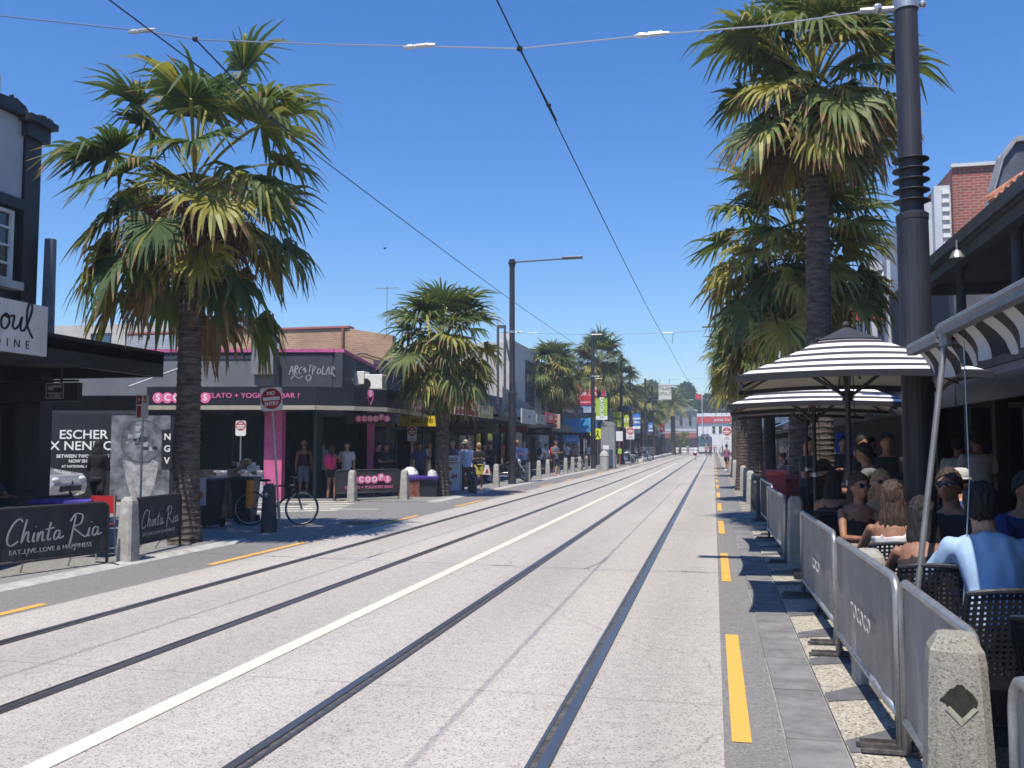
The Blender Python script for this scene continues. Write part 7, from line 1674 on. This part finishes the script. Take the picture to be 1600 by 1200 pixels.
mb = MB(); mb.tube([(-.4, 9, 3.5), (-.4, 7.8, 4.6), (-.4, 9.2, 5.45)], .04, 5); mb.tube([(.4, 9, 3.5), (.4, 7.8, 4.6), (.4, 9.2, 5.45)], .04, 5); mb.tube([(-.8, 9.2, 5.47), (.8, 9.2, 5.47)], .04, 5); mb.build('pantograph', steel, tr)
mb = MB(); mb.box(-.8, .8, 3, 7, 3.5, 3.85); mb.build('roof_unit', tg, tr)
# road closure boards in front of the terrace, shelters
rc = thing('barricade', 'white and red striped water barrier closing the road left of the tram', 'barrier', (-8.0, 196, 0)); mb = MB(); mb.box(0, 4.6, 0, .4, .15, 1.15); mb.build('board', white, rc); mb = MB(); mb.box(.0, 4.6, -.03, 0, .55, .8); mb.build('stripe', mat('pale_grey_stripe', (.3, .3, .32), .6), rc); mb = MB(); mb.box(.2, .5, 0, .5, 0, .15); mb.box(4.1, 4.4, 0, .5, 0, .15); mb.build('foot', black, rc)  # the stripe is a plain grey band along the board
tc = mat('terracotta_paint', (.42, .12, .05), .6, var=.1)
sh = thing('tram_shelter', 'rust orange tram stop shelter on the far platform', 'shelter', (-9.6, 125, .28))
mb = MB(); mb.box(-.3, 2.1, -4, 4, 2.7, 2.85); mb.build('roof', tc, sh)
for y in (-3.6, 0, 3.6): mb = MB(); mb.box(0, .12, y, y + .15, 0, 2.7); mb.build('post', tc, sh)
mb = MB(); mb.box(.02, .06, -3.4, 3.6, .4, 2.4); mb.build('glass_wall', glassblue, sh)
mb = MB(); mb.box(.2, .7, -3, 3, .45, .5); mb.tube([(.45, -2, 0), (.45, -2, .45)], .04, 6); mb.tube([(.45, 2, 0), (.45, 2, .45)], .04, 6); mb.build('bench', timber, sh)
hr = thing('platform_railing', 'grey metal railing along the far tram platform', 'railing', (-7.4, 92, .28)); mb = MB()
for k in range(16): mb.tube([(0, k * 1.5, 0), (0, k * 1.5, 1.1)], .03, 5)
for z in (.3, .7, 1.1): mb.tube([(0, 0, z), (0, 22.5, z)], .025, 5)
mb.build('rail', steel, hr)
pst = MB(); pst.tube([(0, 0, 0), (0, 0, 1.5)], .09, 10); solo(pst, 'warning_post', mat('orange_post', (.65, .1, .05), .5), 'red orange post at the start of the tram platform', 'post', loc=(-7.3, 91, .28))
# ------------------------------------------------------------------ left-hand street furniture
# sandwich board with hot dogs
ab = thing('sandwich_board', 'white sandwich board with COLD drinks heading and orange hot dogs', 'sandwich board', (-8.95, 30.2, .03), R(12))
for sy, rx in ((-1, 1), (1, -1)):
    mb = MB(); mb.obox((0, sy * .22, .62), (.34, 0, 0), (0, .012, 0), (0, -sy * .16, .6)); pn = mb.build('board', white, ab)
    if sy < 0:
        tl = R(90) - math.atan2(.16, .6); 
        def fp(z, d=.02): return V((0, -.22 + .16 * (z - .62) / .6 - .012 - d, z))
        o = text('COLD', pn, fp(1.08, .01), .16, letterk, rx=R(90) - math.atan2(.16, .6), bold=.003)
        mb = MB(); mb.obox(fp(.97, .006), (.28, 0, 0), (0, .004, 0), (0, .002, .012)); mb.obox(fp(.93, .006), (.2, 0, 0), (0, .004, 0), (0, .002, .006)); mb.build('stripe', red, pn)
        for z, x in ((.76, -.12), (.28, -.1)):
            mb = MB(); c = fp(z, .02); mb.ball((x, c.y, z), .17, .02, .085, 14); h_ = mb.build('bun_picture', mat('bun_orange', (.65, .25, .06), .6, var=.2, scale=12), pn); mb = MB(); mb.ball((x, c.y - .02, z), .13, .012, .03, 12); mb.build('sausage_picture', mat('sausage_red', (.45, .06, .03), .5), h_)
        o = text('$4', pn, fp(.5, .012) + V((.12, 0, 0)), .2, signred, rx=R(90) - math.atan2(.16, .6), bold=.006)
mb = MB()
for x in (-.34, .34): mb.tube([(x, -.39, 0), (x, -.06, 1.24)], .016, 6); mb.tube([(x, .39, 0), (x, .06, 1.24)], .016, 6)
mb.build('frame', steel, ab)
# planter table with purple cloth and white dome
pl = thing('display_table', 'low display table with a reddish brick base and purple fringed cloth', 'table', (-8.95, 26.6, 0), R(10))
mb = MB(); mb.box(-.55, .1, -.4, .4, 0, .62); mb.build('base', mat('reddish_stone', (.20, .07, .05), .85, var=.4, scale=14), pl)
mb = MB(); mb.box(.1, .62, -.35, .35, 0, .60); mb.build('dark_side', black, pl)
mb = MB(); mb.box(-.6, .68, -.46, .46, .622, .66); rr = random.Random(2)
for k in range(39): x = -.6 + k * .0325; mb.face([(x, -.463, .63), (x + .028, -.463, .63), (x + .02, -.468, .63 - rr.uniform(.05, .14))])
mb.build('cloth', mat('purple_cloth', (.06, .03, .26), .8, var=.2), pl)
mb = MB(); mb.lathe([(.27, 0), (.26, .08), (.2, .19), (.1, .26), (.01, .28)], 20); solo(mb, 'white_dome', white, 'white domed cover standing on the purple cloth', 'cover', loc=(-9.2, 26.55, .66), smooth=True)
mb = MB(); mb.lathe([(.16, 0), (.14, .12), (.03, .2)], 12); solo(mb, 'paper_bag', offwhite, 'small pale crumpled bag on the dark end of the display table', 'bag', loc=(-8.5, 26.6, .66))
# wheelie bins by the gelato shop
def wheelie(label, loc, rz, c, lid, s=.9):
    t = thing('wheelie_bin', label, 'bin', loc, rz, 'bins beside the big left palm'); t.scale = (s,) * 3
    mb = MB(); mb.rings([[(x * k, y * k, z) for x, y in ((-.24, -.27), (.24, -.27), (.24, .27), (-.24, .27))] for z, k in ((.06, .78), (.5, .92), (.95, 1.05), (.97, 1.12), (1.0, 1.12))]); mb.build('body', c, t, bevel=.02)
    mb = MB(); mb.rings([[(x * k, y * k, z) for x, y in ((-.28, -.32), (.28, -.32), (.28, .32), (-.28, .32))] for z, k in ((1.002, 1), (1.04, 1), (1.07, .85))]); mb.build('lid', lid, t, bevel=.015)
    for x in (-.22, .22): mb = MB(); mb.rings([[(x + d, .22 + r * math.cos(a), .1 + r * math.sin(a)) for a in (2 * math.pi * k / 14 for k in range(14))] for r, d in ((.1, -.025), (.1, .025))]); mb.build('wheel', rubber, t)
    mb = MB(); mb.tube([(-.2, .33, .93), (.2, .33, .93)], .018, 8); mb.build('handle', c, t); return t
bink = mat('bin_plastic', (.012, .02, .02), .5, var=.1)
wheelie('dark wheelie bin heaped with rubbish, nearest the gelato counter', (P(385, 700, 16.8).x, 16.8, .0), R(10), bink, bink)
wheelie('dark red lidded wheelie bin against the big palm trunk', (P(327, 700, 15.9).x, 15.9, .0), R(0), bink, mat('maroon_lid', (.05, .01, .015), .5))
wheelie('dark wheelie bin between the other two', (P(356, 700, 17.4).x, 17.4, .0), R(-6), bink, bink)
mb = MB()
for k in range(9): mb.obox((rnd.uniform(-.2, .2), rnd.uniform(-.2, .2), .05 + .03 * k), V((rnd.uniform(.05, .12), rnd.uniform(-.05, .05), rnd.uniform(-.05, .05))), V((0, rnd.uniform(.05, .1), 0)), V((0, 0, rnd.uniform(.02, .06))), k % 2)
solo(mb, 'rubbish_heap', [mat('cardboard', (.28, .18, .1), .8, var=.3), offwhite], 'cardboard boxes and papers piled on the wheelie bin', 'rubbish', loc=(P(385, 700, 16.8).x, 16.8, .975))
mb = MB(); mb.box(-.03, .03, -.1, .1, 0, .55); solo(mb, 'orange_padding', mat('orange_foam', (.75, .25, .02), .6), 'narrow orange foam strip on the right side of the bins', 'padding', loc=(P(392, 700, 16.5).x, 16.5, .35))
bx = thing('notice_board', 'pale notice board with an orange round sticker beside the big palm', 'sign', (P(315, 700, 14.9).x, 14.9, .15)); mb = MB(); mb.box(-.09, .10, 0, .02, .35, .85); mb.build('board', mat('notice_white', (.42, .42, .46), .6), bx)
mb = MB(); disc(mb, (0, .55), .06, -.006, -.001); mb.build('sticker', mat('sticker_orange', (.5, .12, .04), .6), bx); mb = MB(); mb.tube([(0, .01, -.15), (0, .01, .35)], .02, 6); mb.build('post', darksteel, bx)
# tables, red chairs and stools behind the Chinta Ria banners
for k, (x, y) in enumerate(((-9.3, 9.6), (-9.5, 11.6), (-10.6, 8.6))):
    table(['dark outdoor table behind the large left banner', 'dark outdoor table behind the concrete bollard, left', 'dark outdoor table at the far left edge'][k], (x, y, .03), .8, .3, black)
def redchair(label, loc, rz):
    t = thing('metal_chair', label, 'chair', loc, rz, 'red metal chairs at the left restaurant'); rm = mat('red_metal', (.4, .02, .02), .4, var=0)
    mb = MB(); mb.box(-.2, .2, -.2, .2, .43, .455); mb.build('seat', rm, t); mb = MB(); mb.box(-.2, .2, .18, .2, .6, .85); mb.build('backrest', rm, t)
    for a in (-.18, .18):
        for b in (-.18, .18): mb = MB(); mb.tube([(a, b, .43 if b < 0 else .85), (a * 1.15, b * 1.15, 0)], .012, 6); mb.build('leg', steel if a > 0 else rm, t)
for k, (x, y, l) in enumerate(((-8.55, 11.15, 'red metal chair glimpsed beside the concrete bollard'), (-8.95, 9.0, 'red metal chair whose leg shows under the large left banner'), (-9.7, 10.6, 'red metal chair further inside the left restaurant'))): redchair(l, (x, y, .03), k * .8)
mb = MB(); mb.box(-.5, .5, -.3, .3, 0, .04); solo(mb, 'purple_cushion', mat('violet_cloth', (.06, .04, .30), .8, var=.2), 'violet cloth lying on the table behind the left bollard', 'cloth', loc=(-9.2, 11.5, .768))
for k, (x, y, c) in enumerate(((-10.3, 9.4, (.10, .03, .04)), (-11.0, 11.8, (.05, .05, .07)))):
    person(['dim seated person in dark red under the black veranda', 'dim seated person in black under the black veranda'][k], (x, y, .03), 30 + 60 * k, 1.7, 'sit', top=c, bot=(.02, .02, .02), skin='tan', hair='black', arms='table', faceon=False, vox=.02)
    chair(['woven chair of the dim sitter in dark red, left', 'woven chair of the dim sitter in black, left'][k], (x, y, .03), 30 + 60 * k)
# manhole and cover plates in the footpath
mb = MB(); mb.box(-.3, .3, -.3, .3, 0, .006); mb.box(-.26, .26, -.26, .26, .006, .009); solo(mb, 'cover_plate', mat('plate_iron', (.09, .085, .08), .6, .3, var=.3, scale=20), 'small iron cover plate set in the left asphalt', 'cover plate', loc=(-7.2, 17.5, .002))
mb = MB(); mb.box(-75, 40, -8, 300, -1.1, 30); hz = mb.build('haze', [], None); hz.data.materials.clear()
hm = bpy.data.materials.new('haze_air'); hm.use_nodes = True; hm.node_tree.nodes.remove(hm.node_tree.nodes['Principled BSDF'])
pv = hm.node_tree.nodes.new('ShaderNodeVolumePrincipled'); pv.inputs['Density'].default_value = .0011; pv.inputs['Color'].default_value = (.80, .88, 1, 1); pv.inputs['Anisotropy'].default_value = .2
hm.node_tree.links.new(pv.outputs[0], hm.node_tree.nodes['Material Output'].inputs['Volume']); hz.data.materials.append(hm); hz['kind'] = 'stuff'
bpy.data.scenes.remove(BS)
